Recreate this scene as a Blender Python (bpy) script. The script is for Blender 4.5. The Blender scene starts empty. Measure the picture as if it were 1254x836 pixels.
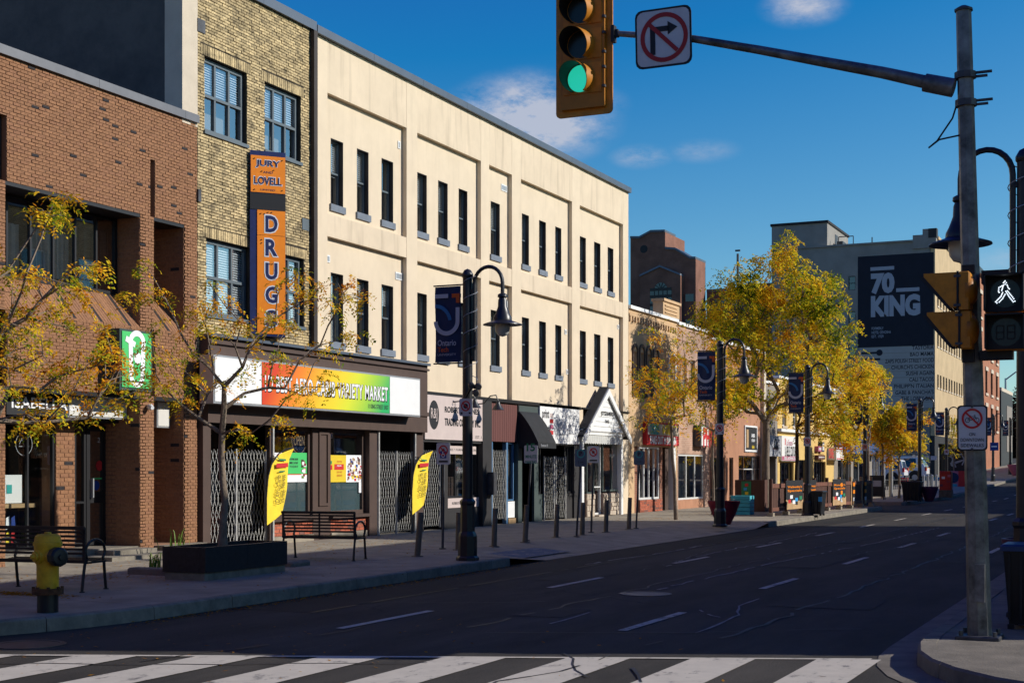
import bpy, math, random
import numpy as np
from mathutils import Vector, Matrix

S = bpy.context.scene
COL = S.collection
R = math.radians

# ------------------------------------------------------------------ camera, sky, sun
# The street runs along +Y, the facades on its left side stand at X = FX.
CAM_H = 1.75
FOC, PCX, HOR, VPX = 1740.0, 627.0, 572.0, 1430.0      # survey of the place: focal length, centre, horizon, street vanishing point
TH = math.atan((VPX - PCX) / FOC)
cam = bpy.data.cameras.new('camera')
cam.sensor_width = 36.0
cam.lens = FOC / 1254.0 * 36.0
cam.shift_y = (HOR - 418.0) / 1254.0
cam.clip_start, cam.clip_end = 0.1, 4000
cam_o = bpy.data.objects.new('camera', cam)
COL.objects.link(cam_o)
cam_o.location = (0, 0, CAM_H)
cam_o.rotation_euler = (R(90), 0, TH)
S.camera = cam_o

SUN_EL, SUN_AZ = R(28), R(22.4)      # azimuth measured from +X towards +Y
sun = bpy.data.lights.new('sun', 'SUN')
sun.energy = 5.0
sun.angle = R(0.53)
sun.color = (1.0, 0.955, 0.88)
sun_o = bpy.data.objects.new('sun', sun)
COL.objects.link(sun_o)
sd = Vector((math.cos(SUN_EL) * math.cos(SUN_AZ), math.cos(SUN_EL) * math.sin(SUN_AZ), math.sin(SUN_EL)))
sun_o.rotation_euler = (-sd).to_track_quat('-Z', 'Y').to_euler()
sun_o.location = (30, 20, 40)

W = bpy.data.worlds.new('World')
S.world = W
W.use_nodes = True
nt = W.node_tree
nt.nodes.clear()
N = nt.nodes.new
L = nt.links.new
out = N('ShaderNodeOutputWorld')
bg = N('ShaderNodeBackground')
sky = N('ShaderNodeTexSky')
sky.sky_type = 'NISHITA'
sky.sun_disc = False
sky.sun_elevation = SUN_EL
sky.sun_rotation = math.pi / 2 - SUN_AZ               # Blender measures it from +Y towards +X
sky.altitude = 100
sky.air_density = 1.0
sky.dust_density = 0.15
sky.ozone_density = 3.0
# a polarised, deep October blue: gain and offset per channel, the same over the whole sky
ga = N('ShaderNodeVectorMath'); ga.operation = 'MULTIPLY_ADD'
L(sky.outputs['Color'], ga.inputs[0])
ga.inputs[1].default_value = (1.45, 1.67, 1.32)
ga.inputs[2].default_value = (-1.93, -1.84, 0.48)
hs = N('ShaderNodeVectorMath'); hs.operation = 'MAXIMUM'
L(ga.outputs[0], hs.inputs[0]); hs.inputs[1].default_value = (0.14, 0.3, 1.2)
tc = N('ShaderNodeTexCoord')
bg.inputs['Strength'].default_value = 0.085


def px_dir(px, py):
    u = (px - PCX) / FOC
    v = (HOR - py) / FOC
    d = Vector((-math.sin(TH) + u * math.cos(TH), math.cos(TH) + u * math.sin(TH), v))
    return d.normalized()


# a few small fair-weather clouds, each a patch of noise around its own direction in the sky
mp = N('ShaderNodeMapping')
mp.inputs['Scale'].default_value = (1, 1, 2.2)
L(tc.outputs['Generated'], mp.inputs['Vector'])
nz = N('ShaderNodeTexNoise')
nz.inputs['Scale'].default_value = 24
nz.inputs['Detail'].default_value = 7
nz.inputs['Roughness'].default_value = 0.7
L(mp.outputs['Vector'], nz.inputs['Vector'])
acc = None
for (cx, cy, rad, zs, amp) in [(650, 146, 0.07, 1.9, 1.7), (785, 192, 0.026, 2.6, 0.6), (725, 128, 0.03, 2.0, 0.5), (985, 8, 0.034, 2.2, 0.9), (860, 185, 0.03, 3.0, 0.35),
                               (-260, 60, 0.12, 2.2, 0.8), (1700, 260, 0.14, 2.6, 0.7), (1250, 320, 0.05, 2.6, 0.35)]:
    c = px_dir(cx, cy)
    sb = N('ShaderNodeVectorMath'); sb.operation = 'SUBTRACT'
    L(tc.outputs['Generated'], sb.inputs[0]); sb.inputs[1].default_value = c
    ml = N('ShaderNodeVectorMath'); ml.operation = 'MULTIPLY'
    L(sb.outputs[0], ml.inputs[0]); ml.inputs[1].default_value = (1, 1, zs)
    ln = N('ShaderNodeVectorMath'); ln.operation = 'LENGTH'
    L(ml.outputs[0], ln.inputs[0])
    mr = N('ShaderNodeMapRange')
    mr.interpolation_type = 'SMOOTHSTEP'
    mr.inputs['From Min'].default_value = rad
    mr.inputs['From Max'].default_value = rad * 0.1
    mr.inputs['To Min'].default_value = 0
    mr.inputs['To Max'].default_value = amp
    L(ln.outputs['Value'], mr.inputs['Value'])
    if acc is None:
        acc = mr.outputs[0]
    else:
        mx = N('ShaderNodeMath'); mx.operation = 'MAXIMUM'
        L(acc, mx.inputs[0]); L(mr.outputs[0], mx.inputs[1]); acc = mx.outputs[0]
nm = N('ShaderNodeMath'); nm.operation = 'MULTIPLY_ADD'
L(nz.outputs['Fac'], nm.inputs[0]); nm.inputs[1].default_value = 3.6; nm.inputs[2].default_value = -1.2
nc = N('ShaderNodeMath'); nc.operation = 'MULTIPLY'; nc.use_clamp = True
L(nm.outputs[0], nc.inputs[0]); L(acc, nc.inputs[1])
cm = N('ShaderNodeMath'); cm.operation = 'MULTIPLY'
L(nc.outputs[0], cm.inputs[0]); cm.inputs[1].default_value = 0.8
mixc = N('ShaderNodeMix'); mixc.data_type = 'RGBA'
L(cm.outputs[0], mixc.inputs['Factor'])
L(hs.outputs[0], mixc.inputs[6])
mixc.inputs[7].default_value = (6.6, 6.8, 7.8, 1)
L(mixc.outputs[2], bg.inputs['Color'])
L(bg.outputs[0], out.inputs['Surface'])

S.view_settings.view_transform = 'Standard'
S.view_settings.look = 'None'
S.view_settings.exposure = 0.0
S.view_settings.gamma = 1.0
S.cycles.max_bounces = 5
S.cycles.diffuse_bounces = 3
S.cycles.glossy_bounces = 3
S.cycles.transmission_bounces = 3
S.cycles.transparent_max_bounces = 10
S.cycles.use_denoising = True

# ------------------------------------------------------------------ survey helpers
FX = -17.0                                             # facade line of the left side of the street


def ddir(px):
    u = (px - PCX) / FOC
    return (-math.sin(TH) + u * math.cos(TH), math.cos(TH) + u * math.sin(TH))


def fy(px, X=FX):                                      # Y of a sighting where it meets the plane x = X
    a, b = ddir(px)
    return X / a * b


def fz(px, py, X=FX):
    return CAM_H + (HOR - py) / FOC * X / ddir(px)[0]


def xy(px, Y):                                         # X of a sighting on the plane y = Y
    a, b = ddir(px)
    return Y / b * a


def zy(px, py, Y):
    return CAM_H + (HOR - py) / FOC * Y / ddir(px)[1]


def gp(px, py, z=0.15):                                # point on the ground
    D = FOC * (CAM_H - z) / (py - HOR)
    a, b = ddir(px)
    return Vector((a * D, b * D, z))


def gz(y):                                             # the street climbs gently beyond Y = 83
    return 0.02 * (y - 83) if y > 83 else 0.0


# ------------------------------------------------------------------ materials
def lin(c):
    c = c / 255.0
    return c / 12.92 if c <= 0.04045 else ((c + 0.055) / 1.055) ** 2.4


def rgb(r, g, b, k=1.0):
    return (lin(r) * k, lin(g) * k, lin(b) * k, 1)


MATS = {}


def mat(name, col, rough=0.8, metal=0.0, var=0.12, scale=3.0, bump=0.0, bscale=40.0, col2=None, spec=0.4, detail=5, streak=0.0, island=0.0, emit=None, estr=1.0, stretch=(1, 1, 1)):
    m = bpy.data.materials.new(name)
    m.use_nodes = True
    t = m.node_tree
    b = t.nodes['Principled BSDF']
    b.inputs['Roughness'].default_value = rough
    b.inputs['Metallic'].default_value = metal
    b.inputs['Specular IOR Level'].default_value = spec
    if len(col) == 3:
        col = (*col, 1)
    if emit:
        b.inputs['Emission Color'].default_value = (*emit[:3], 1)
        b.inputs['Emission Strength'].default_value = estr
    g = t.nodes.new('ShaderNodeNewGeometry')
    mpn = t.nodes.new('ShaderNodeMapping')
    mpn.inputs['Scale'].default_value = stretch
    t.links.new(g.outputs['Position'], mpn.inputs['Vector'])
    n = t.nodes.new('ShaderNodeTexNoise')
    n.inputs['Scale'].default_value = scale
    n.inputs['Detail'].default_value = detail
    n.inputs['Roughness'].default_value = 0.65
    t.links.new(mpn.outputs[0], n.inputs['Vector'])
    ramp = t.nodes.new('ShaderNodeMapRange')
    ramp.inputs['From Min'].default_value = 0.32
    ramp.inputs['From Max'].default_value = 0.68
    t.links.new(n.outputs['Fac'], ramp.inputs['Value'])
    mx = t.nodes.new('ShaderNodeMix'); mx.data_type = 'RGBA'
    t.links.new(ramp.outputs[0], mx.inputs['Factor'])
    c2 = col2 if col2 else tuple(min(1, c * (1 + var)) for c in col[:3])
    c1 = tuple(c * (1 - var) for c in col[:3]) if not col2 else col[:3]
    mx.inputs[6].default_value = (*c1[:3], 1)
    mx.inputs[7].default_value = (*c2[:3], 1)
    cur = mx.outputs[2]
    if streak:
        mp2 = t.nodes.new('ShaderNodeMapping')
        mp2.inputs['Scale'].default_value = (2.2, 2.2, 0.22)
        t.links.new(g.outputs['Position'], mp2.inputs['Vector'])
        n2 = t.nodes.new('ShaderNodeTexNoise')
        n2.inputs['Scale'].default_value = 2.4
        n2.inputs['Detail'].default_value = 6
        t.links.new(mp2.outputs[0], n2.inputs['Vector'])
        r2 = t.nodes.new('ShaderNodeMapRange')
        r2.inputs['From Min'].default_value = 0.52
        r2.inputs['From Max'].default_value = 0.75
        r2.inputs['To Max'].default_value = streak
        t.links.new(n2.outputs['Fac'], r2.inputs['Value'])
        m2 = t.nodes.new('ShaderNodeMix'); m2.data_type = 'RGBA'
        t.links.new(r2.outputs[0], m2.inputs['Factor'])
        t.links.new(cur, m2.inputs[6])
        m2.inputs[7].default_value = (col[0] * 0.35, col[1] * 0.33, col[2] * 0.32, 1)
        cur = m2.outputs[2]
    t.links.new(cur, b.inputs['Base Color'])
    if bump:
        nb = t.nodes.new('ShaderNodeTexNoise')
        nb.inputs['Scale'].default_value = bscale
        nb.inputs['Detail'].default_value = 6
        t.links.new(g.outputs['Position'], nb.inputs['Vector'])
        bp = t.nodes.new('ShaderNodeBump')
        bp.inputs['Strength'].default_value = bump
        bp.inputs['Distance'].default_value = 0.02
        t.links.new(nb.outputs['Fac'], bp.inputs['Height'])
        t.links.new(bp.outputs[0], b.inputs['Normal'])
    MATS[name] = m
    return m


def brick_mat(name, stops, dirt=0.0, soot=(0.03, 0.026, 0.02), rough=0.85, sscale=1.0):
    """bricks: one colour each (picked at random from the stops), with soot patches over them"""
    m = bpy.data.materials.new(name)
    m.use_nodes = True
    t = m.node_tree
    b = t.nodes['Principled BSDF']
    b.inputs['Roughness'].default_value = rough
    b.inputs['Specular IOR Level'].default_value = 0.25
    g = t.nodes.new('ShaderNodeNewGeometry')
    oi = t.nodes.new('ShaderNodeObjectInfo')
    ad = t.nodes.new('ShaderNodeMath'); ad.operation = 'ADD'
    t.links.new(g.outputs['Random Per Island'], ad.inputs[0])
    t.links.new(oi.outputs['Random'], ad.inputs[1])
    fr = t.nodes.new('ShaderNodeMath'); fr.operation = 'FRACT'
    t.links.new(ad.outputs[0], fr.inputs[0])
    cr = t.nodes.new('ShaderNodeValToRGB')
    cr.color_ramp.interpolation = 'CONSTANT'
    el = cr.color_ramp.elements
    while len(el) < len(stops):
        el.new(0.5)
    for e, (p, c) in zip(el, stops):
        e.position = p
        e.color = (*c[:3], 1)
    t.links.new(fr.outputs[0], cr.inputs['Fac'])
    n = t.nodes.new('ShaderNodeTexNoise')
    n.inputs['Scale'].default_value = 22
    n.inputs['Detail'].default_value = 4
    t.links.new(g.outputs['Position'], n.inputs['Vector'])
    hv = t.nodes.new('ShaderNodeHueSaturation')
    mr = t.nodes.new('ShaderNodeMapRange')
    mr.inputs['From Min'].default_value = 0.3; mr.inputs['From Max'].default_value = 0.7
    mr.inputs['To Min'].default_value = 0.78; mr.inputs['To Max'].default_value = 1.18
    t.links.new(n.outputs['Fac'], mr.inputs['Value'])
    t.links.new(mr.outputs[0], hv.inputs['Value'])
    t.links.new(cr.outputs['Color'], hv.inputs['Color'])
    cur = hv.outputs['Color']
    if dirt:
        mp2 = t.nodes.new('ShaderNodeMapping')
        mp2.inputs['Scale'].default_value = (1, 1, 1.6)
        t.links.new(g.outputs['Position'], mp2.inputs['Vector'])
        n2 = t.nodes.new('ShaderNodeTexNoise')
        n2.inputs['Scale'].default_value = sscale
        n2.inputs['Detail'].default_value = 8
        n2.inputs['Roughness'].default_value = 0.75
        t.links.new(mp2.outputs[0], n2.inputs['Vector'])
        r2 = t.nodes.new('ShaderNodeMapRange')
        r2.inputs['From Min'].default_value = 0.47; r2.inputs['From Max'].default_value = 0.66
        r2.inputs['To Max'].default_value = dirt
        t.links.new(n2.outputs['Fac'], r2.inputs['Value'])
        m2 = t.nodes.new('ShaderNodeMix'); m2.data_type = 'RGBA'
        t.links.new(r2.outputs[0], m2.inputs['Factor'])
        t.links.new(cur, m2.inputs[6])
        m2.inputs[7].default_value = (*soot, 1)
        cur = m2.outputs[2]
    t.links.new(cur, b.inputs['Base Color'])
    bp = t.nodes.new('ShaderNodeBump')
    bp.inputs['Strength'].default_value = 0.5
    bp.inputs['Distance'].default_value = 0.006
    t.links.new(n.outputs['Fac'], bp.inputs['Height'])
    t.links.new(bp.outputs[0], b.inputs['Normal'])
    MATS[name] = m
    return m


def glass_mat(name, tint=(0.55, 0.62, 0.62), refl=0.16, rc=(1, 1, 1), rough=0.02):
    m = bpy.data.materials.new(name)
    m.use_nodes = True
    t = m.node_tree
    t.nodes.clear()
    o = t.nodes.new('ShaderNodeOutputMaterial')
    tr = t.nodes.new('ShaderNodeBsdfTransparent'); tr.inputs[0].default_value = (*tint, 1)
    gl = t.nodes.new('ShaderNodeBsdfGlossy'); gl.inputs['Roughness'].default_value = rough
    gl.inputs['Color'].default_value = (*rc, 1)
    lw = t.nodes.new('ShaderNodeLayerWeight'); lw.inputs['Blend'].default_value = 0.25
    mr = t.nodes.new('ShaderNodeMapRange')
    mr.inputs['To Min'].default_value = refl; mr.inputs['To Max'].default_value = 0.42
    t.links.new(lw.outputs['Fresnel'], mr.inputs['Value'])
    mx = t.nodes.new('ShaderNodeMixShader')
    t.links.new(mr.outputs[0], mx.inputs[0])
    t.links.new(tr.outputs[0], mx.inputs[1]); t.links.new(gl.outputs[0], mx.inputs[2])
    t.links.new(mx.outputs[0], o.inputs['Surface'])
    MATS[name] = m
    return m


def brick_tex_mat(name, c1, c2, mortar, scale=1.0, plane='X', dirt=0.25):
    """far brickwork: courses too small to pick apart"""
    m = bpy.data.materials.new(name)
    m.use_nodes = True
    t = m.node_tree
    b = t.nodes['Principled BSDF']
    b.inputs['Roughness'].default_value = 0.9
    b.inputs['Specular IOR Level'].default_value = 0.2
    g = t.nodes.new('ShaderNodeNewGeometry')
    sp = t.nodes.new('ShaderNodeSeparateXYZ')
    t.links.new(g.outputs['Position'], sp.inputs[0])
    ad = t.nodes.new('ShaderNodeMath'); ad.operation = 'ADD'
    t.links.new(sp.outputs['X'], ad.inputs[0]); t.links.new(sp.outputs['Y'], ad.inputs[1])
    cb = t.nodes.new('ShaderNodeCombineXYZ')
    t.links.new(ad.outputs[0], cb.inputs[0]); t.links.new(sp.outputs['Z'], cb.inputs[1])
    br = t.nodes.new('ShaderNodeTexBrick')
    br.inputs['Scale'].default_value = 1.0 / scale
    br.inputs['Brick Width'].default_value = 0.21
    br.inputs['Row Height'].default_value = 0.072
    br.inputs['Mortar Size'].default_value = 0.008
    br.inputs['Color1'].default_value = (*c1[:3], 1)
    br.inputs['Color2'].default_value = (*c2[:3], 1)
    br.inputs['Mortar'].default_value = (*mortar[:3], 1)
    t.links.new(cb.outputs[0], br.inputs['Vector'])
    n = t.nodes.new('ShaderNodeTexNoise')
    n.inputs['Scale'].default_value = 0.8
    n.inputs['Detail'].default_value = 7
    t.links.new(g.outputs['Position'], n.inputs['Vector'])
    mr = t.nodes.new('ShaderNodeMapRange')
    mr.inputs['From Min'].default_value = 0.35; mr.inputs['From Max'].default_value = 0.7
    mr.inputs['To Min'].default_value = 1.1; mr.inputs['To Max'].default_value = 1 - dirt
    t.links.new(n.outputs['Fac'], mr.inputs['Value'])
    hv = t.nodes.new('ShaderNodeHueSaturation')
    t.links.new(mr.outputs[0], hv.inputs['Value'])
    t.links.new(br.outputs['Color'], hv.inputs['Color'])
    t.links.new(hv.outputs['Color'], b.inputs['Base Color'])
    MATS[name] = m
    return m


def leaf_mat(name, cols, nscale=1.1):
    m = bpy.data.materials.new(name)
    m.use_nodes = True
    t = m.node_tree
    t.nodes.clear()
    o = t.nodes.new('ShaderNodeOutputMaterial')
    g = t.nodes.new('ShaderNodeNewGeometry')
    n = t.nodes.new('ShaderNodeTexNoise')
    n.inputs['Scale'].default_value = nscale
    n.inputs['Detail'].default_value = 3
    t.links.new(g.outputs['Position'], n.inputs['Vector'])
    m1 = t.nodes.new('ShaderNodeMath'); m1.operation = 'MULTIPLY_ADD'
    t.links.new(n.outputs['Fac'], m1.inputs[0]); m1.inputs[1].default_value = 2.6; m1.inputs[2].default_value = -1.1
    m2 = t.nodes.new('ShaderNodeMath'); m2.operation = 'MULTIPLY_ADD'
    t.links.new(g.outputs['Random Per Island'], m2.inputs[0]); m2.inputs[1].default_value = 0.55
    t.links.new(m1.outputs[0], m2.inputs[2])
    cr = t.nodes.new('ShaderNodeValToRGB')
    el = cr.color_ramp.elements
    while len(el) < len(cols):
        el.new(0.5)
    for i, (e, c) in enumerate(zip(el, cols)):
        e.position = i / (len(cols) - 1)
        e.color = (*c[:3], 1)
    t.links.new(m2.outputs[0], cr.inputs['Fac'])
    d = t.nodes.new('ShaderNodeBsdfDiffuse')
    tl = t.nodes.new('ShaderNodeBsdfTranslucent')
    t.links.new(cr.outputs['Color'], d.inputs['Color'])
    t.links.new(cr.outputs['Color'], tl.inputs['Color'])
    mx = t.nodes.new('ShaderNodeMixShader'); mx.inputs[0].default_value = 0.38
    t.links.new(d.outputs[0], mx.inputs[1]); t.links.new(tl.outputs[0], mx.inputs[2])
    t.links.new(mx.outputs[0], o.inputs['Surface'])
    MATS[name] = m
    return m


K = 0.85
mat('stucco', (0.68, 0.56, 0.405), 0.95, var=0.05, scale=1.6, bump=0.35, bscale=70, streak=0.1, spec=0.15)
mat('stucco_band', (0.66, 0.54, 0.39), 0.95, var=0.06, scale=1.2, bump=0.35, bscale=70, streak=0.3, spec=0.15)
mat('stucco_pale', rgb(215, 200, 178, K), 0.95, var=0.08, scale=2, bump=0.3, bscale=50, spec=0.15)
mat('stucco_tan', rgb(214, 180, 140, K), 0.95, var=0.1, scale=2, bump=0.3, bscale=50, streak=0.15, spec=0.15)
mat('stucco_pink', rgb(184, 136, 108, K), 0.95, var=0.12, scale=2, bump=0.3, bscale=50, streak=0.15, spec=0.15)
mat('stucco_yellow', rgb(224, 190, 120, K), 0.95, var=0.08, scale=2, bump=0.3, bscale=50, spec=0.15)
mat('stucco_grey', rgb(150, 142, 132, K), 0.95, var=0.08, scale=2, bump=0.3, bscale=50, spec=0.15)
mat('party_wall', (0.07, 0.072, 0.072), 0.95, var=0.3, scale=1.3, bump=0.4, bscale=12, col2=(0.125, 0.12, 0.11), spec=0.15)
mat('coping_grey', (0.10, 0.12, 0.15), 0.45, metal=0.4, var=0.08, scale=2)
mat('coping_brown_building', (0.14, 0.14, 0.15), 0.5, metal=0.3, var=0.1)
mat('sill_grey', (0.16, 0.185, 0.22), 0.8, var=0.12, scale=5, bump=0.2)
mat('frame_grey', (0.10, 0.125, 0.14), 0.5, var=0.08)
mat('frame_black', (0.012, 0.012, 0.014), 0.45, var=0.1)
mat('frame_white', (0.62, 0.62, 0.6), 0.5, var=0.06)
mat('frame_blue', (0.07, 0.16, 0.28), 0.5, var=0.1)
mat('frame_green', (0.03, 0.055, 0.05), 0.5, var=0.1)
mat('blind', (0.72, 0.73, 0.75), 0.6, var=0.04)
mat('curtain', (0.42, 0.33, 0.2), 0.9, var=0.1)
mat('curtain_white', (0.55, 0.55, 0.52), 0.9, var=0.1)
mat('interior', (0.018, 0.017, 0.016), 0.95, var=0.4, scale=1)
mat('interior_mid', (0.09, 0.085, 0.08), 0.95, var=0.4, scale=1.5)
mat('store_brown', (0.072, 0.043, 0.032), 0.6, var=0.1, scale=4, bump=0.1, bscale=8, streak=0.15)
mat('store_brown_dark', (0.04, 0.025, 0.02), 0.65, var=0.12, scale=4)
mat('maroon', (0.13, 0.045, 0.038), 0.6, var=0.15, scale=1, stretch=(1, 9, 0.3))
mat('dark_pier', (0.022, 0.02, 0.02), 0.6, var=0.15, streak=0.2)
mat('dark_green', (0.05, 0.07, 0.065), 0.6, var=0.1)
mat('awning', (0.013, 0.014, 0.016), 0.8, var=0.3, scale=4, bump=0.2, bscale=10)
mat('awning_blue', (0.02, 0.06, 0.16), 0.8, var=0.2, scale=4)
mat('white_paint', (0.74, 0.74, 0.72), 0.6, var=0.05, scale=5, bump=0.05)
mat('white_sign', (0.78, 0.775, 0.75), 0.45, var=0.03)
mat('sign_panel', (0.62, 0.6, 0.55), 0.5, var=0.04)
mat('pink_sign', (0.56, 0.46, 0.42), 0.6, var=0.05)
mat('alu', (0.42, 0.43, 0.44), 0.4, metal=0.6, var=0.08)
mat('gate_steel', (0.46, 0.45, 0.42), 0.45, metal=0.35, var=0.2, scale=8)
mat('ink_black', (0.012, 0.012, 0.014), 0.6, var=0.05)
mat('ink_white', (0.8, 0.8, 0.8), 0.6, var=0.03)
mat('ink_grey', (0.35, 0.36, 0.38), 0.6, var=0.05)
mat('ink_red', (0.55, 0.02, 0.02), 0.6, var=0.08)
mat('ink_blue', (0.01, 0.04, 0.22), 0.6, var=0.08)
mat('ink_green', (0.02, 0.2, 0.08), 0.6, var=0.08)
mat('ink_yellow', (0.7, 0.5, 0.02), 0.6, var=0.06)
mat('ink_teal', (0.03, 0.35, 0.32), 0.6, var=0.06)
mat('sign_orange', (0.95, 0.27, 0.01), 0.45, var=0.06, scale=8)
mat('sign_navy', (0.012, 0.02, 0.10), 0.45, var=0.2, scale=8)
mat('sign_green', (0.07, 0.52, 0.14), 0.4, var=0.04)
mat('banner_navy', (0.008, 0.022, 0.075), 0.75, var=0.12, scale=6, bump=0.1, bscale=6)
mat('banner_white', (0.42, 0.43, 0.48), 0.7, var=0.05)
mat('banner_orange', (0.55, 0.09, 0.01), 0.7, var=0.05)
mat('banner_blue', (0.02, 0.14, 0.33), 0.7, var=0.1)
mat('flag_yellow', (0.83, 0.6, 0.03), 0.7, var=0.08, scale=6)
mat('lamp_black', (0.017, 0.017, 0.019), 0.38, var=0.25, scale=6, spec=0.5)
mat('lamp_globe', (0.5, 0.5, 0.48), 0.25, var=0.1)
mat('galv', (0.15, 0.15, 0.145), 0.5, metal=0.5, var=0.6, scale=5, bump=0.15, bscale=30, detail=9)
mat('galv_dark', (0.07, 0.07, 0.075), 0.5, metal=0.5, var=0.3, scale=6)
mat('signal_yellow', (0.5, 0.19, 0.008), 0.5, var=0.22, scale=9, streak=0.25)
mat('signal_yellow2', (0.42, 0.155, 0.008), 0.5, var=0.12, scale=9)
mat('signal_black', (0.01, 0.01, 0.011), 0.55, var=0.2)
mat('lens_dark', (0.018, 0.02, 0.018), 0.25, var=0.2)
mat('lens_green', (0.02, 0.5, 0.35), 0.3, emit=(0.02, 0.62, 0.42), estr=0.8, var=0.05)
mat('led_white', (0.8, 0.85, 0.9), 0.3, emit=(0.8, 0.9, 1.0), estr=1.6, var=0.02)
mat('sign_plate', (0.55, 0.55, 0.55), 0.5, var=0.07, scale=8)
mat('sign_back', (0.06, 0.10, 0.16), 0.5, var=0.1)
mat('sign_red', (0.35, 0.012, 0.012), 0.5, var=0.06)
mat('hydrant_yellow', (0.62, 0.34, 0.01), 0.55, var=0.2, scale=9, bump=0.2, bscale=25, streak=0.35)
mat('rust', (0.09, 0.035, 0.012), 0.85, var=0.4, scale=20)
mat('bench_black', (0.014, 0.014, 0.016), 0.4, var=0.2)
mat('granite', (0.018, 0.018, 0.02), 0.55, var=0.3, scale=18, bump=0.1)
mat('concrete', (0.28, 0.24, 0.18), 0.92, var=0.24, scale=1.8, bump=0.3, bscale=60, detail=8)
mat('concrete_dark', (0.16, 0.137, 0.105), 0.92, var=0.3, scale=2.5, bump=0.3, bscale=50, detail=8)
mat('kerb_concrete', (0.20, 0.175, 0.135), 0.92, var=0.32, scale=4, bump=0.35, bscale=40, detail=8)
mat('bollard', (0.17, 0.14, 0.10), 0.6, metal=0.2, var=0.2, scale=9, streak=0.2)
mat('pot_red', (0.22, 0.012, 0.03), 0.5, var=0.12)
mat('pot_pink', (0.45, 0.12, 0.2), 0.5, var=0.12)
mat('pot_purple', (0.10, 0.02, 0.06), 0.5, var=0.12)
mat('turquoise', (0.05, 0.36, 0.42), 0.7, var=0.12)
mat('fence_wood', (0.085, 0.035, 0.022), 0.8, var=0.25, scale=3, stretch=(4, 4, 0.5), bump=0.2)
mat('fence_rail', (0.16, 0.06, 0.035), 0.8, var=0.25, scale=3, stretch=(4, 4, 0.5))
mat('wood_light', (0.42, 0.27, 0.13), 0.8, var=0.2)
mat('bin_black', (0.01, 0.011, 0.013), 0.45, var=0.2)
mat('lid_reflection', (0.02, 0.045, 0.12), 0.45, var=0.1)  # blue reflected light put into the bin lid's colour
mat('tape_blue', (0.03, 0.30, 0.62), 0.5, var=0.1)
mat('bark', (0.19, 0.145, 0.105), 0.95, var=0.35, scale=14, bump=0.6, bscale=30, stretch=(1, 1, 0.4))
mat('bark_dark', (0.035, 0.026, 0.02), 0.95, var=0.3, scale=14, bump=0.5, bscale=30)
mat('stone', (0.48, 0.4, 0.31), 0.95, var=0.2, scale=5, bump=0.4)
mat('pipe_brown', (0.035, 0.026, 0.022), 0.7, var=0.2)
mat('car_white', (0.72, 0.72, 0.72), 0.2, var=0.02)
mat('tyre', (0.012, 0.012, 0.012), 0.8, var=0.1)
mat('soil', (0.05, 0.035, 0.022), 1, var=0.3, scale=8)
mat('plant_green', (0.12, 0.2, 0.02), 0.6, var=0.3)
mat('shingle', (0.02, 0.022, 0.026), 0.9, var=0.4, scale=12, bump=0.3)
mat('roof_dark', (0.03, 0.03, 0.032), 0.95, var=0.3)
mat('mural_black', (0.013, 0.015, 0.026), 0.85, var=0.15, scale=1)
mat('mural_grey', (0.36, 0.34, 0.32), 0.9, var=0.08, scale=0.6)
mat('mural_paint', (0.36, 0.37, 0.42), 0.85, var=0.05)
mat('hotel_block', (0.26, 0.245, 0.22), 0.95, var=0.12, scale=0.8, bump=0.1)
mat('hotel_buff', (0.50, 0.37, 0.21), 0.95, var=0.12, scale=0.9, streak=0.1)
mat('brick_red_far', (0.36, 0.15, 0.08), 0.95, var=0.15, scale=0.8)
mat('asphalt_patch', (0.024, 0.021, 0.018), 0.9, var=0.2, scale=3, bump=0.3, bscale=120)
mat('tar', (0.007, 0.007, 0.008), 0.6, var=0.2, scale=9)
mat('crack_light', (0.25, 0.24, 0.22), 0.9, var=0.3, scale=6)
glass_mat('glass_dark', (0.5, 0.56, 0.58), 0.10)
glass_mat('glass_clear', (0.86, 0.9, 0.9), 0.06)
glass_mat('glass_blue', (0.25, 0.3, 0.35), 0.3)
mat('glass_far', (0.012, 0.02, 0.028), 0.08, var=0.3, scale=1.5, spec=0.8)
mat('mortar_brown', (0.275, 0.148, 0.084), 0.95, var=0.15, scale=2)
mat('mortar_yellow', (0.045, 0.036, 0.024), 0.95, var=0.4, scale=1.5)
mat('mortar_red', (0.22, 0.16, 0.13), 0.95, var=0.15, scale=2)
br = (0.27, 0.132, 0.066)
sc = lambda c, k: tuple(x * k for x in c[:3])
brick_mat('brick_brown', [(0, sc(br, 1.0)), (0.22, sc(br, 1.07)), (0.42, sc(br, 0.92)), (0.6, sc(br, 1.02)), (0.78, (0.26, 0.125, 0.066)), (0.98, (0.03, 0.026, 0.028))])
by = (0.54, 0.41, 0.215)
brick_mat('brick_yellow', [(0, sc(by, 0.95)), (0.18, sc(by, 1.12)), (0.42, sc(by, 0.82)), (0.62, sc(by, 0.9)), (0.9, sc(by, 0.6))], dirt=0.72, sscale=2.6)
brr = (0.36, 0.10, 0.055)
brick_mat('brick_red', [(0, brr), (0.3, sc(brr, 1.25)), (0.55, sc(brr, 0.7)), (0.75, sc(brr, 1.0)), (0.9, (0.2, 0.09, 0.07))])
brick_mat('brick_red_dark', [(0, sc(brr, 0.6)), (0.3, sc(brr, 0.7)), (0.55, sc(brr, 0.5)), (0.75, sc(brr, 0.55))])
brick_tex_mat('brick_far_brown', (0.26, 0.115, 0.075), (0.21, 0.095, 0.065), (0.2, 0.12, 0.09))
brick_tex_mat('brick_tex_brown', (0.20, 0.10, 0.07), (0.17, 0.085, 0.06), (0.13, 0.09, 0.07))
brick_tex_mat('brick_tex_yellow', (0.5, 0.37, 0.19), (0.36, 0.26, 0.13), (0.1, 0.08, 0.05))
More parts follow.
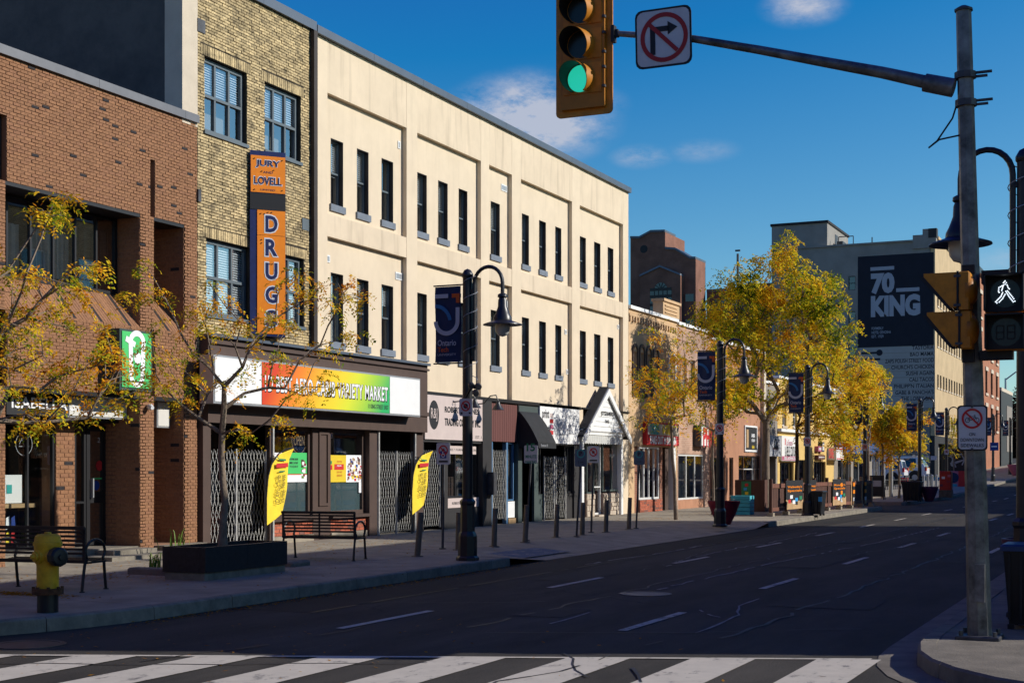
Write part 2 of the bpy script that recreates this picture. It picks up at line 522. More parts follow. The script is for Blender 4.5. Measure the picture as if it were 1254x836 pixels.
brick_tex_mat('brick_tex_pink', (0.46, 0.28, 0.20), (0.38, 0.22, 0.155), (0.5, 0.38, 0.3), dirt=0.4)
brick_tex_mat('brick_tex_red', (0.30, 0.11, 0.06), (0.24, 0.085, 0.05), (0.25, 0.2, 0.16))
leaf_mat('leaf_locust', [(0.13, 0.22, 0.015), (0.36, 0.38, 0.02), (0.78, 0.55, 0.03), (0.9, 0.52, 0.03), (0.85, 0.36, 0.02), (0.5, 0.15, 0.015)], 2.2)
leaf_mat('leaf_big', [(0.09, 0.15, 0.012), (0.24, 0.31, 0.018), (0.62, 0.52, 0.025), (0.85, 0.64, 0.03), (0.88, 0.5, 0.025), (0.75, 0.34, 0.02)], 0.9)
leaf_mat('leaf_orange', [(0.2, 0.27, 0.02), (0.6, 0.52, 0.03), (0.95, 0.66, 0.04), (0.92, 0.52, 0.03), (0.8, 0.32, 0.02)], 1.0)
leaf_mat('leaf_purple', [(0.015, 0.008, 0.008), (0.035, 0.015, 0.012), (0.05, 0.03, 0.015)], 0.4)
leaf_mat('leaf_fallen', [(0.4, 0.16, 0.02), (0.5, 0.25, 0.03), (0.25, 0.08, 0.01)], 3)

# ------------------------------------------------------------------ object helpers
ORG = {}


def tag(o, label=None, cat=None, group=None, kind=None):
    if label: o['label'] = label
    if cat: o['category'] = cat
    if group: o['group'] = group
    if kind: o['kind'] = kind
    return o


def thing(name, loc, label, cat, group=None, rz=0.0):
    o = bpy.data.objects.new(name, None)
    COL.objects.link(o)
    o.location = loc
    o.rotation_euler = (0, 0, rz)
    o.empty_display_size = 0.2
    ORG[o.name] = Vector(loc)
    return tag(o, label, cat, group)


def FXT(X=FX):                                          # a wall facing the street: (along, out, up)
    return (lambda s, d, z: (X + d, s, z), True)


def FYT(Y):                                             # a wall facing the camera's side (-Y): (along x, out, up)
    return (lambda s, d, z: (s, Y - d, z), True)


def FXN(X):                                             # a wall on the right side of the street, facing -X
    return (lambda s, d, z: (X - d, s, z), False)


class MB:
    def __init__(s, T=None):
        s.v = []; s.f = []
        s.T, s.flip = T if T else (None, False)

    def add(s, vs, fs):
        n = len(s.v)
        s.v += [s.T(*p) for p in vs] if s.T else [tuple(p) for p in vs]
        for f in fs:
            f = tuple(n + i for i in f)
            s.f.append(f[::-1] if s.flip else f)
        return s

    def box(s, a0, a1, b0, b1, c0, c1):
        if a0 > a1: a0, a1 = a1, a0
        if b0 > b1: b0, b1 = b1, b0
        if c0 > c1: c0, c1 = c1, c0
        return s.add([(a0, b0, c0), (a1, b0, c0), (a1, b1, c0), (a0, b1, c0), (a0, b0, c1), (a1, b0, c1), (a1, b1, c1), (a0, b1, c1)],
                     [(3, 2, 1, 0), (4, 5, 6, 7), (0, 1, 5, 4), (1, 2, 6, 5), (2, 3, 7, 6), (3, 0, 4, 7)])

    def chbox(s, a0, a1, b0, b1, c0, c1, r=0.01):
        """box with chamfered vertical and top edges"""
        rings = []
        for (q, z) in ((0, c0), (0, c1 - r), (r, c1)):
            A0, A1, B0, B1 = a0 + q, a1 - q, b0 + q, b1 - q
            rings.append([(A0 + r, B0, z), (A1 - r, B0, z), (A1, B0 + r, z), (A1, B1 - r, z), (A1 - r, B1, z), (A0 + r, B1, z), (A0, B1 - r, z), (A0, B0 + r, z)])
        vs = [p for g in rings for p in g]
        fs = []
        for k in range(2):
            for i in range(8):
                j = (i + 1) % 8
                fs.append((k * 8 + i, k * 8 + j, k * 8 + 8 + j, k * 8 + 8 + i))
        fs.append(tuple(range(16, 24))); fs.append(tuple(range(7, -1, -1)))
        return s.add(vs, fs)

    def quad(s, a, b, c, d):
        return s.add([a, b, c, d], [(0, 1, 2, 3)])

    def poly(s, pts):
        return s.add(pts, [tuple(range(len(pts)))])

    def prism(s, pts, h0, h1, ax=2):
        """outline pts (2D) extruded between h0 and h1 along axis ax"""
        def mk(p, h):
            if ax == 2: return (p[0], p[1], h)
            if ax == 1: return (p[0], h, p[1])
            return (h, p[0], p[1])
        n = len(pts)
        vs = [mk(p, h0) for p in pts] + [mk(p, h1) for p in pts]
        fs = [tuple(range(n))[::-1], tuple(range(n, 2 * n))]
        fs += [(i, (i + 1) % n, n + (i + 1) % n, n + i) for i in range(n)]
        return s.add(vs, fs)

    def tube(s, pts, r, n=8, caps=True, closed=False):
        pts = [Vector(p) for p in pts]
        rs = r if isinstance(r, (list, tuple)) else [r] * len(pts)
        vs = []; fs = []
        prev = None
        m = len(pts)
        for i, p in enumerate(pts):
            if closed:
                d = pts[(i + 1) % m] - pts[i - 1]
            else:
                d = pts[min(i + 1, m - 1)] - pts[max(i - 1, 0)]
            if d.length < 1e-9: d = Vector((0, 0, 1))
            d.normalize()
            if prev is None:
                a = d.orthogonal().normalized()
            else:
                a = (prev - d * prev.dot(d))
                a = a.normalized() if a.length > 1e-6 else d.orthogonal().normalized()
            prev = a
            b = d.cross(a)
            for k in range(n):
                t = 2 * math.pi * k / n
                vs.append(tuple(p + (a * math.cos(t) + b * math.sin(t)) * rs[i]))
        for i in range(m if closed else m - 1):
            for k in range(n):
                k2 = (k + 1) % n
                j = (i + 1) % m
                fs.append((i * n + k, i * n + k2, j * n + k2, j * n + k))
        if caps and not closed:
            fs.append(tuple(range(n))[::-1]); fs.append(tuple((m - 1) * n + k for k in range(n)))
        return s.add(vs, fs)

    def lathe(s, prof, c=(0, 0, 0), n=16, axis=(0, 0, 1)):
        """prof: (radius, height) along an axis"""
        ax = Vector(axis).normalized()
        a = ax.orthogonal().normalized() if abs(ax.z) < 0.9 else Vector((1, 0, 0))
        b = ax.cross(a)
        c = Vector(c)
        vs = []; fs = []
        for (r, h) in prof:
            for k in range(n):
                t = 2 * math.pi * (k + 0.5) / n
                vs.append(tuple(c + ax * h + (a * math.cos(t) + b * math.sin(t)) * max(r, 1e-4)))
        for i in range(len(prof) - 1):
            for k in range(n):
                k2 = (k + 1) % n
                fs.append((i * n + k, i * n + k2, (i + 1) * n + k2, (i + 1) * n + k))
        fs.append(tuple(range(n))[::-1]); fs.append(tuple((len(prof) - 1) * n + k for k in range(n)))
        return s.add(vs, fs)

    def build(s, name, m, parent=None, kind=None, smooth=False, label=None, cat=None, group=None):
        me = bpy.data.meshes.new(name)
        o_ = ORG[parent.name] if parent else Vector((0, 0, 0))
        me.from_pydata([(x - o_.x, y - o_.y, z - o_.z) for x, y, z in s.v], [], s.f)
        if smooth:
            me.polygons.foreach_set('use_smooth', [True] * len(me.polygons))
            me.set_sharp_from_angle(angle=R(38))
        me.materials.append(MATS[m])
        o = bpy.data.objects.new(name, me)
        COL.objects.link(o)
        if parent:
            o.parent = parent
            ORG[o.name] = o_
        else:
            ORG[o.name] = Vector((0, 0, 0))
        return tag(o, label, cat, group, kind)


def inst(name, me, parent, loc):
    """another object on shared mesh data; loc in world"""
    o = bpy.data.objects.new(name, me)
    COL.objects.link(o)
    o.parent = parent
    o.location = Vector(loc) - ORG[parent.name]
    ORG[o.name] = ORG[parent.name]
    return o


def copy_tree(o, parent=None):
    c = o.copy()
    COL.objects.link(c)
    c.parent = parent
    for ch in o.children:
        copy_tree(ch, c)
    return c


def place(proto, loc, rz, label=None, group=None):
    c = copy_tree(proto)
    c.location = loc
    c.rotation_euler = (0, 0, rz)
    if label: c['label'] = label
    if group: c['group'] = group
    return c


TXT = {}


def text_mesh(body, w, h, bold=0.0, shear=0.0, spacing=1.0):
    key = (body, round(w, 3), round(h, 3), bold, shear, spacing)
    if key in TXT: return TXT[key]
    cu = bpy.data.curves.new('lettering', 'FONT')
    cu.body = body
    cu.size = 1.0
    cu.offset = bold
    cu.shear = shear
    cu.space_character = spacing
    cu.resolution_u = 3
    cu.align_x = 'CENTER'
    ob = bpy.data.objects.new('lettering', cu)
    COL.objects.link(ob)
    dg = bpy.context.evaluated_depsgraph_get()
    me = bpy.data.meshes.new_from_object(ob.evaluated_get(dg))
    bpy.data.objects.remove(ob)
    bpy.data.curves.remove(cu)
    n = len(me.vertices)
    co = np.empty(n * 3)
    me.vertices.foreach_get('co', co)
    co = co.reshape(-1, 3)
    mn, mx = co.min(0), co.max(0)
    co[:, 0] = ((co[:, 0] - mn[0]) / max(1e-6, mx[0] - mn[0]) - 0.5) * w
    co[:, 1] = ((co[:, 1] - mn[1]) / max(1e-6, mx[1] - mn[1]) - 0.5) * h
    co[:, 2] = 0
    me.vertices.foreach_set('co', co.ravel())
    me.materials.clear()
    me.update()
    me.name = 'lettering'
    TXT[key] = me
    return me


ROT = {'X': (R(90), 0, R(90)), 'Y': (R(90), 0, 0), '-X': (R(90), 0, R(-90))}


def text(body, w, h, loc, face, m, parent, bold=0.0, shear=0.0, roll=0.0, name='lettering', rot=None, spacing=1.0):
    me = text_mesh(body, w, h, bold, shear, spacing)
    if me.materials and me.materials[0] != MATS[m]:
        me = me.copy(); me.materials.clear()
    if not me.materials: me.materials.append(MATS[m])
    o = bpy.data.objects.new(name, me)
    COL.objects.link(o)
    e = rot if rot else ROT[face]
    M = Matrix.Rotation(0, 4, 'X')
    from mathutils import Euler
    M = Euler(e).to_matrix() @ Matrix.Rotation(roll, 3, 'Z')
    o.rotation_euler = M.to_euler()
    o.location = Vector(loc) - (ORG[parent.name] if parent else Vector((0, 0, 0)))
    if parent: o.parent = parent
    return o


def disc(mb, c, r, d, n=24, r0=0.0, a0=0.0, a1=2 * math.pi):
    """flat disc or ring (or part of one) in a wall's own coordinates at depth d: c=(along, up)"""
    k = n
    full = abs(a1 - a0 - 2 * math.pi) < 1e-6
    if r0 <= 0:
        pts = [(c[0] + r * math.cos(a0 + (a1 - a0) * i / k), d, c[1] + r * math.sin(a0 + (a1 - a0) * i / k)) for i in range(k if full else k + 1)]
        mb.add(pts, [tuple(range(len(pts)))])
    else:
        vs = []
        for i in range(k + 1):
            t = a0 + (a1 - a0) * i / k
            vs += [(c[0] + r * math.cos(t), d, c[1] + r * math.sin(t)), (c[0] + r0 * math.cos(t), d, c[1] + r0 * math.sin(t))]
        mb.add(vs, [(2 * i, 2 * i + 2, 2 * i + 3, 2 * i + 1) for i in range(k)])


def stroke(mb, p, q, w, d):
    """flat bar from p to q in wall coordinates"""
    (x0, z0), (x1, z1) = p, q
    l = math.hypot(x1 - x0, z1 - z0)
    nx, nz = -(z1 - z0) / l * w / 2, (x1 - x0) / l * w / 2
    mb.add([(x0 + nx, d, z0 + nz), (x1 + nx, d, z1 + nz), (x1 - nx, d, z1 - nz), (x0 - nx, d, z0 - nz)], [(0, 1, 2, 3)])


def wall_holes(mb, s0, s1, z0, z1, holes, d0, d1):
    """solid wall s0..s1 x z0..z1 between depths d0 (back) and d1 (front), with rectangular openings"""
    cuts = sorted({s0, s1, *[h[0] for h in holes], *[h[1] for h in holes]})
    cuts = [c for c in cuts if s0 <= c <= s1]
    for a, b in zip(cuts, cuts[1:]):
        if b - a < 1e-5: continue
        m = (a + b) / 2
        spans = sorted((h[2], h[3]) for h in holes if h[0] < m < h[1])
        z = z0
        for (h0, h1) in spans:
            if h0 > z: mb.box(a, b, d0, d1, z, h0)
            z = max(z, h1)
        if z < z1: mb.box(a, b, d0, d1, z, z1)


BRL, BRH, JT = 0.205, 0.064, 0.009


def bricks(parent, T, s0, s1, z0, z1, holes, m, front=0.0, depth=0.012, singles=0, near=None, seed=1, vertical=False, keep=None, L_=None, H_=None, rough=0.004, name='brickwork'):
    """courses of bricks standing proud of the mortar; the 'singles' nearest ones become parts of their own"""
    rnd = random.Random(seed)
    bl, bh = (L_ or BRL), (H_ or BRH)
    if vertical: bl, bh = 0.064, 0.205
    row = 0
    z = z0
    items = []
    while z + bh * 0.5 < z1:
        zt = min(z + bh, z1)
        zc = (z + zt) / 2
        iv = [(s0, s1)]
        for h in holes:
            if h[2] < zc < h[3]:
                nv = []
                for a, b in iv:
                    if h[1] <= a or h[0] >= b: nv.append((a, b))
                    else:
                        if h[0] > a: nv.append((a, h[0]))
                        if h[1] < b: nv.append((h[1], b))
                iv = nv
        off = 0 if vertical else (0.5 if row % 2 else 0.0) * (bl + JT)
        for a, b in iv:
            k = math.floor((a - s0 - off) / (bl + JT))
            x = s0 + off + k * (bl + JT)
            while x < b:
                xa, xb = max(x, a + 0.001), min(x + bl, b - 0.001)
                if xb - xa > 0.03 and (keep is None or keep((xa + xb) / 2, zc)):
                    items.append((xa, xb, z, zt, front + rnd.uniform(-rough, rough * 0.8), xb - xa > bl - 1e-3 and zt - z > bh - 1e-3))
                x += bl + JT
        z += bh + JT
        row += 1
    alone = []
    if singles:
        full = [i for i, it in enumerate(items) if it[5]]
        alone = set(sorted(full, key=lambda i: near(items[i]) if near else items[i][0])[:singles])
    mb = MB(T)
    fs = [(0, 1, 5, 4), (1, 2, 6, 5), (2, 3, 7, 6), (3, 0, 4, 7), (4, 5, 6, 7)]

    def bv(xa, xb, za, zb, f, back):
        e = 0.003
        return [(xa, back, za), (xb, back, za), (xb, back, zb), (xa, back, zb), (xa + e, f, za + e), (xb - e, f, za + e), (xb - e, f, zb - e), (xa + e, f, zb - e)]
    for i, it in enumerate(items):
        if i in alone: continue
        mb.add(bv(it[0], it[1], it[2], it[3], it[4], front - depth), fs)
    mb.build(name, m, parent, kind='stuff')
    if alone:
        b1 = MB(T)
        b1.add(bv(0, bl, 0, bh, 0, -depth - 0.004), fs)
        me = bpy.data.meshes.new('brick')
        zero = Vector(T[0](0, 0, 0))
        me.from_pydata([tuple(Vector(p) - zero) for p in b1.v], [], b1.f)
        me.materials.append(MATS[m])
        for i in sorted(alone):
            it = items[i]
            inst('brick', me, parent, T[0](it[0], it[4], it[2]))


def window(parent, T, s0, s1, z0, z1, d, fm='frame_grey', gm='glass_dark', cols=1, rows=(), bar=0.05, blind=None, sill=None, name='window', back='interior', bd=0.06, backd=0.25, mbar=0.04, blindz=None):
    """window > pane, blind, sill, interior wall behind; d = depth of the frame's front"""
    f = MB(T)
    f.box(s0, s0 + bar, d - 0.06, d, z0, z1); f.box(s1 - bar, s1, d - 0.06, d, z0, z1)
    f.box(s0 + bar, s1 - bar, d - 0.06, d, z1 - bar, z1); f.box(s0 + bar, s1 - bar, d - 0.06, d, z0, z0 + bar)
    w = (s1 - s0) / cols
    zs = [z0] + [z0 + (z1 - z0) * r for r in rows] + [z1]
    for c in range(1, cols):
        f.box(s0 + w * c - mbar / 2, s0 + w * c + mbar / 2, d - 0.055, d - 0.004, z0 + bar, z1 - bar)
    for r in rows:
        zr = z0 + (z1 - z0) * r
        f.box(s0 + bar, s1 - bar, d - 0.05, d + 0.002, zr - mbar / 2, zr + mbar / 2)
    fo = f.build(name, fm, parent)
    for c in range(cols):
        for r in range(len(zs) - 1):
            a, b = s0 + w * c + 0.02, s0 + w * (c + 1) - 0.02
            dd = d - 0.035 - (0.012 if r == 0 and len(zs) > 2 else 0)
            MB(T).add([(a, dd, zs[r] + 0.02), (b, dd, zs[r] + 0.02), (b, dd, zs[r + 1] - 0.02), (a, dd, zs[r + 1] - 0.02)], [(0, 1, 2, 3)]).build('pane', gm, fo)
    if blind == 'slats':
        b = MB(T)
        za, zb = blindz if blindz else (z0 + 0.05, z1 - 0.05)
        z = zb
        while z > za:
            b.add([(s0 + 0.05, d - bd - 0.045, z), (s1 - 0.05, d - bd - 0.045, z), (s1 - 0.05, d - bd - 0.005, z - 0.041), (s0 + 0.05, d - bd - 0.005, z - 0.041)], [(0, 1, 2, 3)])
            z -= 0.048
        b.build('blind', 'blind', fo)
    elif blind == 'curtain':
        b = MB(T)
        n = int((s1 - s0) / 0.04)
        pts = [(s0 + 0.05 + (s1 - s0 - 0.1) * i / n, d - bd - 0.06 + 0.03 * math.sin(i * 1.7) * (0.5 + 0.5 * math.sin(i * 0.37))) for i in range(n + 1)]
        for (x, q), (x2, q2) in zip(pts, pts[1:]):
            b.add([(x, q, z0 + 0.05), (x2, q2, z0 + 0.05), (x2, q2, z1 - 0.05), (x, q, z1 - 0.05)], [(0, 1, 2, 3)])
        b.build('curtain', 'curtain_white', fo, smooth=True)
    MB(T).add([(s0, d - backd, z0), (s1, d - backd, z0), (s1, d - backd, z1), (s0, d - backd, z1)], [(0, 1, 2, 3)]).build('interior_wall', back, fo)
    if sill:
        MB(T).box(s0 - 0.05, s1 + 0.05, d - 0.05, sill, z0 - 0.14, z0 - 0.002).build('sill', 'sill_grey', fo)
    return fo


def gate(s0, s1, z0, z1, X, label, m='gate_steel', cell=0.115, posts=(0.5,), curved=True):
    """folding scissor gate on the facade"""
    t = thing('folding_gate', (X, s0, z0), label, 'security gate')
    T = FXT(X)
    g = MB(T)
    n = max(2, round((s1 - s0) / cell))
    w = (s1 - s0) / n
    hz = 0.31
    k = int((z1 - z0) / hz)
    hz = (z1 - z0) / k
    hw = 0.0065
    for i in range(n):
        c = s0 + w * (i + 0.5)
        for sgn in (-1, 1):
            z = z0
            for j in range(k):
                a = c + sgn * w * 0.5 * (1 if j % 2 else -1)
                b = c - sgn * w * 0.5 * (1 if j % 2 else -1)
                dd = 0.012 * sgn
                g.add([(a - hw, dd, z), (a + hw, dd, z), (b + hw, dd, z + hz), (b - hw, dd, z + hz)], [(0, 1, 2, 3)])
                g.add([(a + hw, dd, z), (a + hw, dd - 0.008, z), (b + hw, dd - 0.008, z + hz), (b + hw, dd, z + hz)], [(0, 1, 2, 3)])
                z += hz
    for i in range(n + 1):
        c = s0 + w * i
        g.box(c - 0.004, c + 0.004, -0.02, -0.012, z1 - 0.06, z1 + 0.03)
    g.build('lattice', m, t, kind='stuff')
    for q in (0.0,) + tuple(posts) + (1.0,):
        c = s0 + (s1 - s0) * q
        MB(T).box(c - 0.02, c + 0.02, -0.015, 0.03, z0 - 0.04, z1 + 0.04).build('post', m, t)
    return t


def np_mesh(name, V, Fq, m, parent=None, kind=None):
    me = bpy.data.meshes.new(name)
    o_ = ORG[parent.name] if parent else Vector((0, 0, 0))
    V = np.asarray(V, dtype=np.float32) - np.array(o_, dtype=np.float32)
    nf = len(Fq)
    k = Fq.shape[1]
    me.vertices.add(len(V)); me.vertices.foreach_set('co', V.ravel())
    me.loops.add(nf * k); me.loops.foreach_set('vertex_index', Fq.astype(np.int32).ravel())
    me.polygons.add(nf)
    me.polygons.foreach_set('loop_start', np.arange(0, nf * k, k, dtype=np.int32))
    me.polygons.foreach_set('loop_total', np.full(nf, k, dtype=np.int32))
    me.update(calc_edges=True)
    me.materials.append(MATS[m])
    o = bpy.data.objects.new(name, me)
    COL.objects.link(o)
    if parent:
        o.parent = parent
    if kind: o['kind'] = kind
    return o


def fronds(centers, rng, per, length, pairs, lw, ll, spread):
    """drooping compound leaves: per fronds round each centre; returns verts, quads"""
    C = np.repeat(np.asarray(centers, dtype=float), per, axis=0)
    n = len(C)
    C = C + rng.normal(0, spread, (n, 3))
    az = rng.uniform(0, 2 * np.pi, n)
    el = rng.uniform(-0.7, 0.45, n)
    D = np.stack([np.cos(az) * np.cos(el), np.sin(az) * np.cos(el), np.sin(el)], 1)
    Ln = length * rng.uniform(0.6, 1.25, n)
    side = np.stack([-np.sin(az), np.cos(az), np.zeros(n)], 1)
    roll = rng.uniform(-0.9, 0.9, n)
    side = side * np.cos(roll)[:, None] + np.array([0, 0, 1.0]) * np.sin(roll)[:, None]
    V = []
    for j in range(pairs):
        t = (j + 0.6) / pairs
        P = C + D * (Ln * t)[:, None] + np.array([0, 0, -1.0]) * (Ln * 0.55 * t * t)[:, None]
        tang = D + np.array([0, 0, -1.1]) * t
        tang /= np.linalg.norm(tang, axis=1)[:, None]
        for sg in (-1, 1):
            sdir = side * sg + tang * 0.35 + rng.normal(0, 0.22, (n, 3))
            sdir /= np.linalg.norm(sdir, axis=1)[:, None]
            l = ll * (1 - 0.35 * t) * rng.uniform(0.7, 1.2, n)[:, None]
            wv = tang * (lw / 2) + rng.normal(0, lw * 0.12, (n, 3))
            V.append(np.stack([P, P + sdir * l * 0.5 + wv, P + sdir * l, P + sdir * l * 0.5 - wv], 1))
    V = np.concatenate(V, 0).reshape(-1, 3)
    Fq = np.arange(len(V)).reshape(-1, 4)
    return V, Fq


def grow(base, fork, targets, seed, r_tip=0.006, power=0.5, r_max=None, wiggle=0.06, up=0.25):
    """branches grown from the trunk's fork towards the target points; radii from how many tips each carries"""
    rnd = random.Random(seed)
    nodes = [Vector(base)]
    par = [-1]
    plen = [0.0]
    nseg = 5
    base = Vector(base); fork = Vector(fork)
    for i in range(1, nseg + 1):
        p = base.lerp(fork, i / nseg) + Vector((rnd.gauss(0, 0.012), rnd.gauss(0, 0.012), 0))
        nodes.append(p); par.append(len(nodes) - 2); plen.append(plen[-1] + (p - nodes[-2]).length)
    first = len(nodes) - 1
    tg = sorted(targets, key=lambda t: (Vector(t) - fork).length)
    tips = []
    for t in tg:
        t = Vector(t)
        best, bi = 1e9, first
        for i in range(first, len(nodes)):
            n = nodes[i]
            d = (t - n).length
            pen = 0.42 * (plen[i] - plen[first])
            if t.z < n.z - 0.1: pen += (n.z - t.z) * 0.8
            if d + pen < best:
                best, bi = d + pen, i
        s = nodes[bi]
        d = (t - s).length
        k = max(1, min(6, int(d / 0.28)))
        prev = bi
        for j in range(1, k + 1):
            q = j / k
            p = s.lerp(t, q) + Vector((0, 0, 1)) * (up * d * 0.25 * math.sin(math.pi * q))
            if j < k:
                p += Vector((rnd.gauss(0, 1), rnd.gauss(0, 1), rnd.gauss(0, 0.8))) * wiggle * min(d, 1) * 0.6
            nodes.append(p); par.append(prev); plen.append(plen[prev] + (p - nodes[prev]).length)
            prev = len(nodes) - 1
        tips.append(prev)
    cnt = [0] * len(nodes)
    for t in tips: cnt[t] += 1
    for i in range(len(nodes) - 1, 0, -1):
        if par[i] >= 0: cnt[par[i]] += cnt[i]
    rad = [r_tip * max(1, c) ** power for c in cnt]
    if r_max:
        k = r_max / rad[0]
        rad = [r_tip + (r - r_tip) * k if k < 1 else r * (1 + (k - 1) * min(1, (c / max(cnt)) ** 0.7)) for r, c in zip(rad, cnt)]
    for i in range(1, len(nodes)):
        rad[i] = min(rad[i], rad[par[i]])
    return nodes, par, rad, first, tips


def make_tree(name, base, fork, targets, seed, label, group, leaf='leaf_locust', bark='bark', r_max=0.07, per=7, flen=0.22, pairs=8, lw=0.018, ll=0.045, spread=0.07, r_tip=0.005, cat='tree', extra=0, flare=1.3, up=0.25, nonleaf=0.0):
    t = thing(name, base, label, cat, group)
    nodes, par, rad, first, tips = grow(base, fork, targets, seed, r_tip=r_tip, r_max=r_max, up=up)
    m = MB()
    pts = [nodes[i] for i in range(first + 1)]
    rr = [rad[0] * (flare if i == 0 else 1.0 - 0.25 * i / first) for i in range(first + 1)]
    m.tube(pts, rr, 10)
    m.build('trunk', bark, t, smooth=True)
    b = MB()
    for i in range(first + 1, len(nodes)):
        p = par[i]
        r0 = min(rad[p], rr[-1]) if p <= first else rad[p]
        r0 = min(r0, rad[i] * 1.5 + 0.002)
        b.tube([nodes[p], nodes[i]], [r0, rad[i]], 6 if rad[i] > 0.012 else 4, caps=False)
    b.build('branches', bark, t, kind='stuff', smooth=True)
    rng = np.random.default_rng(seed)
    cs = [nodes[i] for i in tips if rng.random() >= nonleaf]
    for _ in range(extra):
        i = tips[rng.integers(len(tips))]
        p = par[i]
        cs.append(nodes[i].lerp(nodes[p], rng.random()) + Vector(rng.normal(0, spread * 1.6, 3)))
    V, Fq = fronds([tuple(c) for c in cs], rng, per, flen, pairs, lw, ll, spread)
    np_mesh('crown', V, Fq, leaf, t, kind='stuff')
    return t


def crown_targets(c, r, n, seed, clumps=14, clump_r=0.35, fill=0.5):
    """points in uneven clumps inside an ellipsoid"""
    rng = np.random.default_rng(seed)
    c = np.array(c); r = np.array(r)
    K = []
    while len(K) < clumps:
        p = rng.uniform(-1, 1, 3)
        q = np.linalg.norm(p)
        if 0.35 < q < 1 and (p[2] > -0.75):
            K.append(p)
    out_ = []
    for i in range(n):
        k = K[rng.integers(clumps)]
        p = k + rng.normal(0, clump_r, 3) * np.array([1, 1, 0.7])
        q = np.linalg.norm(p)
        if q > 1.08: p = p / q * rng.uniform(0.8, 1.05)
        out_.append(tuple(c + p * r))
    return out_

# ------------------------------------------------------------------ asphalt and paint
def asphalt(name, base, var=0.25):
    m = mat(name, base, 0.88, var=var, scale=1.3, detail=9, bump=0.5, bscale=140, spec=0.25, stretch=(1, 0.22, 1))
    t = m.node_tree
    b = t.nodes['Principled BSDF']
    src = b.inputs['Base Color'].links[0].from_socket
    g = t.nodes.new('ShaderNodeNewGeometry')
    vo = t.nodes.new('ShaderNodeTexVoronoi')
    vo.feature = 'DISTANCE_TO_EDGE'
    vo.inputs['Scale'].default_value = 0.42
    no = t.nodes.new('ShaderNodeTexNoise'); no.inputs['Scale'].default_value = 1.7; no.inputs['Detail'].default_value = 5
    t.links.new(g.outputs['Position'], no.inputs['Vector'])
    am = t.nodes.new('ShaderNodeMix'); am.data_type = 'VECTOR'; am.inputs['Factor'].default_value = 0.35
    t.links.new(g.outputs['Position'], am.inputs[4]); t.links.new(no.outputs['Color'], am.inputs[5])
    t.links.new(am.outputs[1], vo.inputs['Vector'])
    mr = t.nodes.new('ShaderNodeMapRange')
    mr.inputs['From Min'].default_value = 0.0; mr.inputs['From Max'].default_value = 0.012
    mr.inputs['To Min'].default_value = 0.75; mr.inputs['To Max'].default_value = 0.0
    t.links.new(vo.outputs['Distance'], mr.inputs['Value'])
    n3 = t.nodes.new('ShaderNodeTexNoise'); n3.inputs['Scale'].default_value = 0.35
    t.links.new(g.outputs['Position'], n3.inputs['Vector'])
    r3 = t.nodes.new('ShaderNodeMapRange')
    r3.inputs['From Min'].default_value = 0.5; r3.inputs['From Max'].default_value = 0.6
    t.links.new(n3.outputs['Fac'], r3.inputs['Value'])
    mu = t.nodes.new('ShaderNodeMath'); mu.operation = 'MULTIPLY'
    t.links.new(mr.outputs[0], mu.inputs[0]); t.links.new(r3.outputs[0], mu.inputs[1])
    n4 = t.nodes.new('ShaderNodeTexNoise'); n4.inputs['Scale'].default_value = 55; n4.inputs['Detail'].default_value = 3
    t.links.new(g.outputs['Position'], n4.inputs['Vector'])
    r4 = t.nodes.new('ShaderNodeMapRange')
    r4.inputs['From Min'].default_value = 0.3; r4.inputs['From Max'].default_value = 0.7
    r4.inputs['To Min'].default_value = 0.72; r4.inputs['To Max'].default_value = 1.35
    t.links.new(n4.outputs['Fac'], r4.inputs['Value'])
    hv = t.nodes.new('ShaderNodeHueSaturation')
    t.links.new(r4.outputs[0], hv.inputs['Value']); t.links.new(src, hv.inputs['Color'])
    mx = t.nodes.new('ShaderNodeMix'); mx.data_type = 'RGBA'
    t.links.new(mu.outputs[0], mx.inputs['Factor'])
    t.links.new(hv.outputs['Color'], mx.inputs[6]); mx.inputs[7].default_value = (0.01, 0.01, 0.01, 1)
    t.links.new(mx.outputs[2], b.inputs['Base Color'])
    return m


def paint(name, col, wear_lo, wear_hi, road=(0.06, 0.06, 0.06)):
    m = mat(name, col, 0.75, var=0.08, scale=4, bump=0.2, bscale=120)
    t = m.node_tree
    b = t.nodes['Principled BSDF']
    src = b.inputs['Base Color'].links[0].from_socket
    g = t.nodes.new('ShaderNodeNewGeometry')
    mpn = t.nodes.new('ShaderNodeMapping'); mpn.inputs['Scale'].default_value = (1, 0.5, 1)
    t.links.new(g.outputs['Position'], mpn.inputs['Vector'])
    n = t.nodes.new('ShaderNodeTexNoise'); n.inputs['Scale'].default_value = 5; n.inputs['Detail'].default_value = 10
    n.inputs['Roughness'].default_value = 0.75
    t.links.new(mpn.outputs[0], n.inputs['Vector'])
    mr = t.nodes.new('ShaderNodeMapRange')
    mr.inputs['From Min'].default_value = wear_lo; mr.inputs['From Max'].default_value = wear_hi
    t.links.new(n.outputs['Fac'], mr.inputs['Value'])
    mx = t.nodes.new('ShaderNodeMix'); mx.data_type = 'RGBA'
    t.links.new(mr.outputs[0], mx.inputs['Factor'])
    t.links.new(src, mx.inputs[6]); mx.inputs[7].default_value = (*road, 1)
    t.links.new(mx.outputs[2], b.inputs['Base Color'])
    return m


asphalt('asphalt', (0.044, 0.0385, 0.031), 0.45)
asphalt('asphalt_new', (0.027, 0.024, 0.020), 0.3)
paint('road_paint', (0.48, 0.43, 0.35), 0.55, 0.66, (0.09, 0.085, 0.08))
paint('lane_paint', (0.46, 0.42, 0.34), 0.52, 0.62, (0.09, 0.085, 0.08))

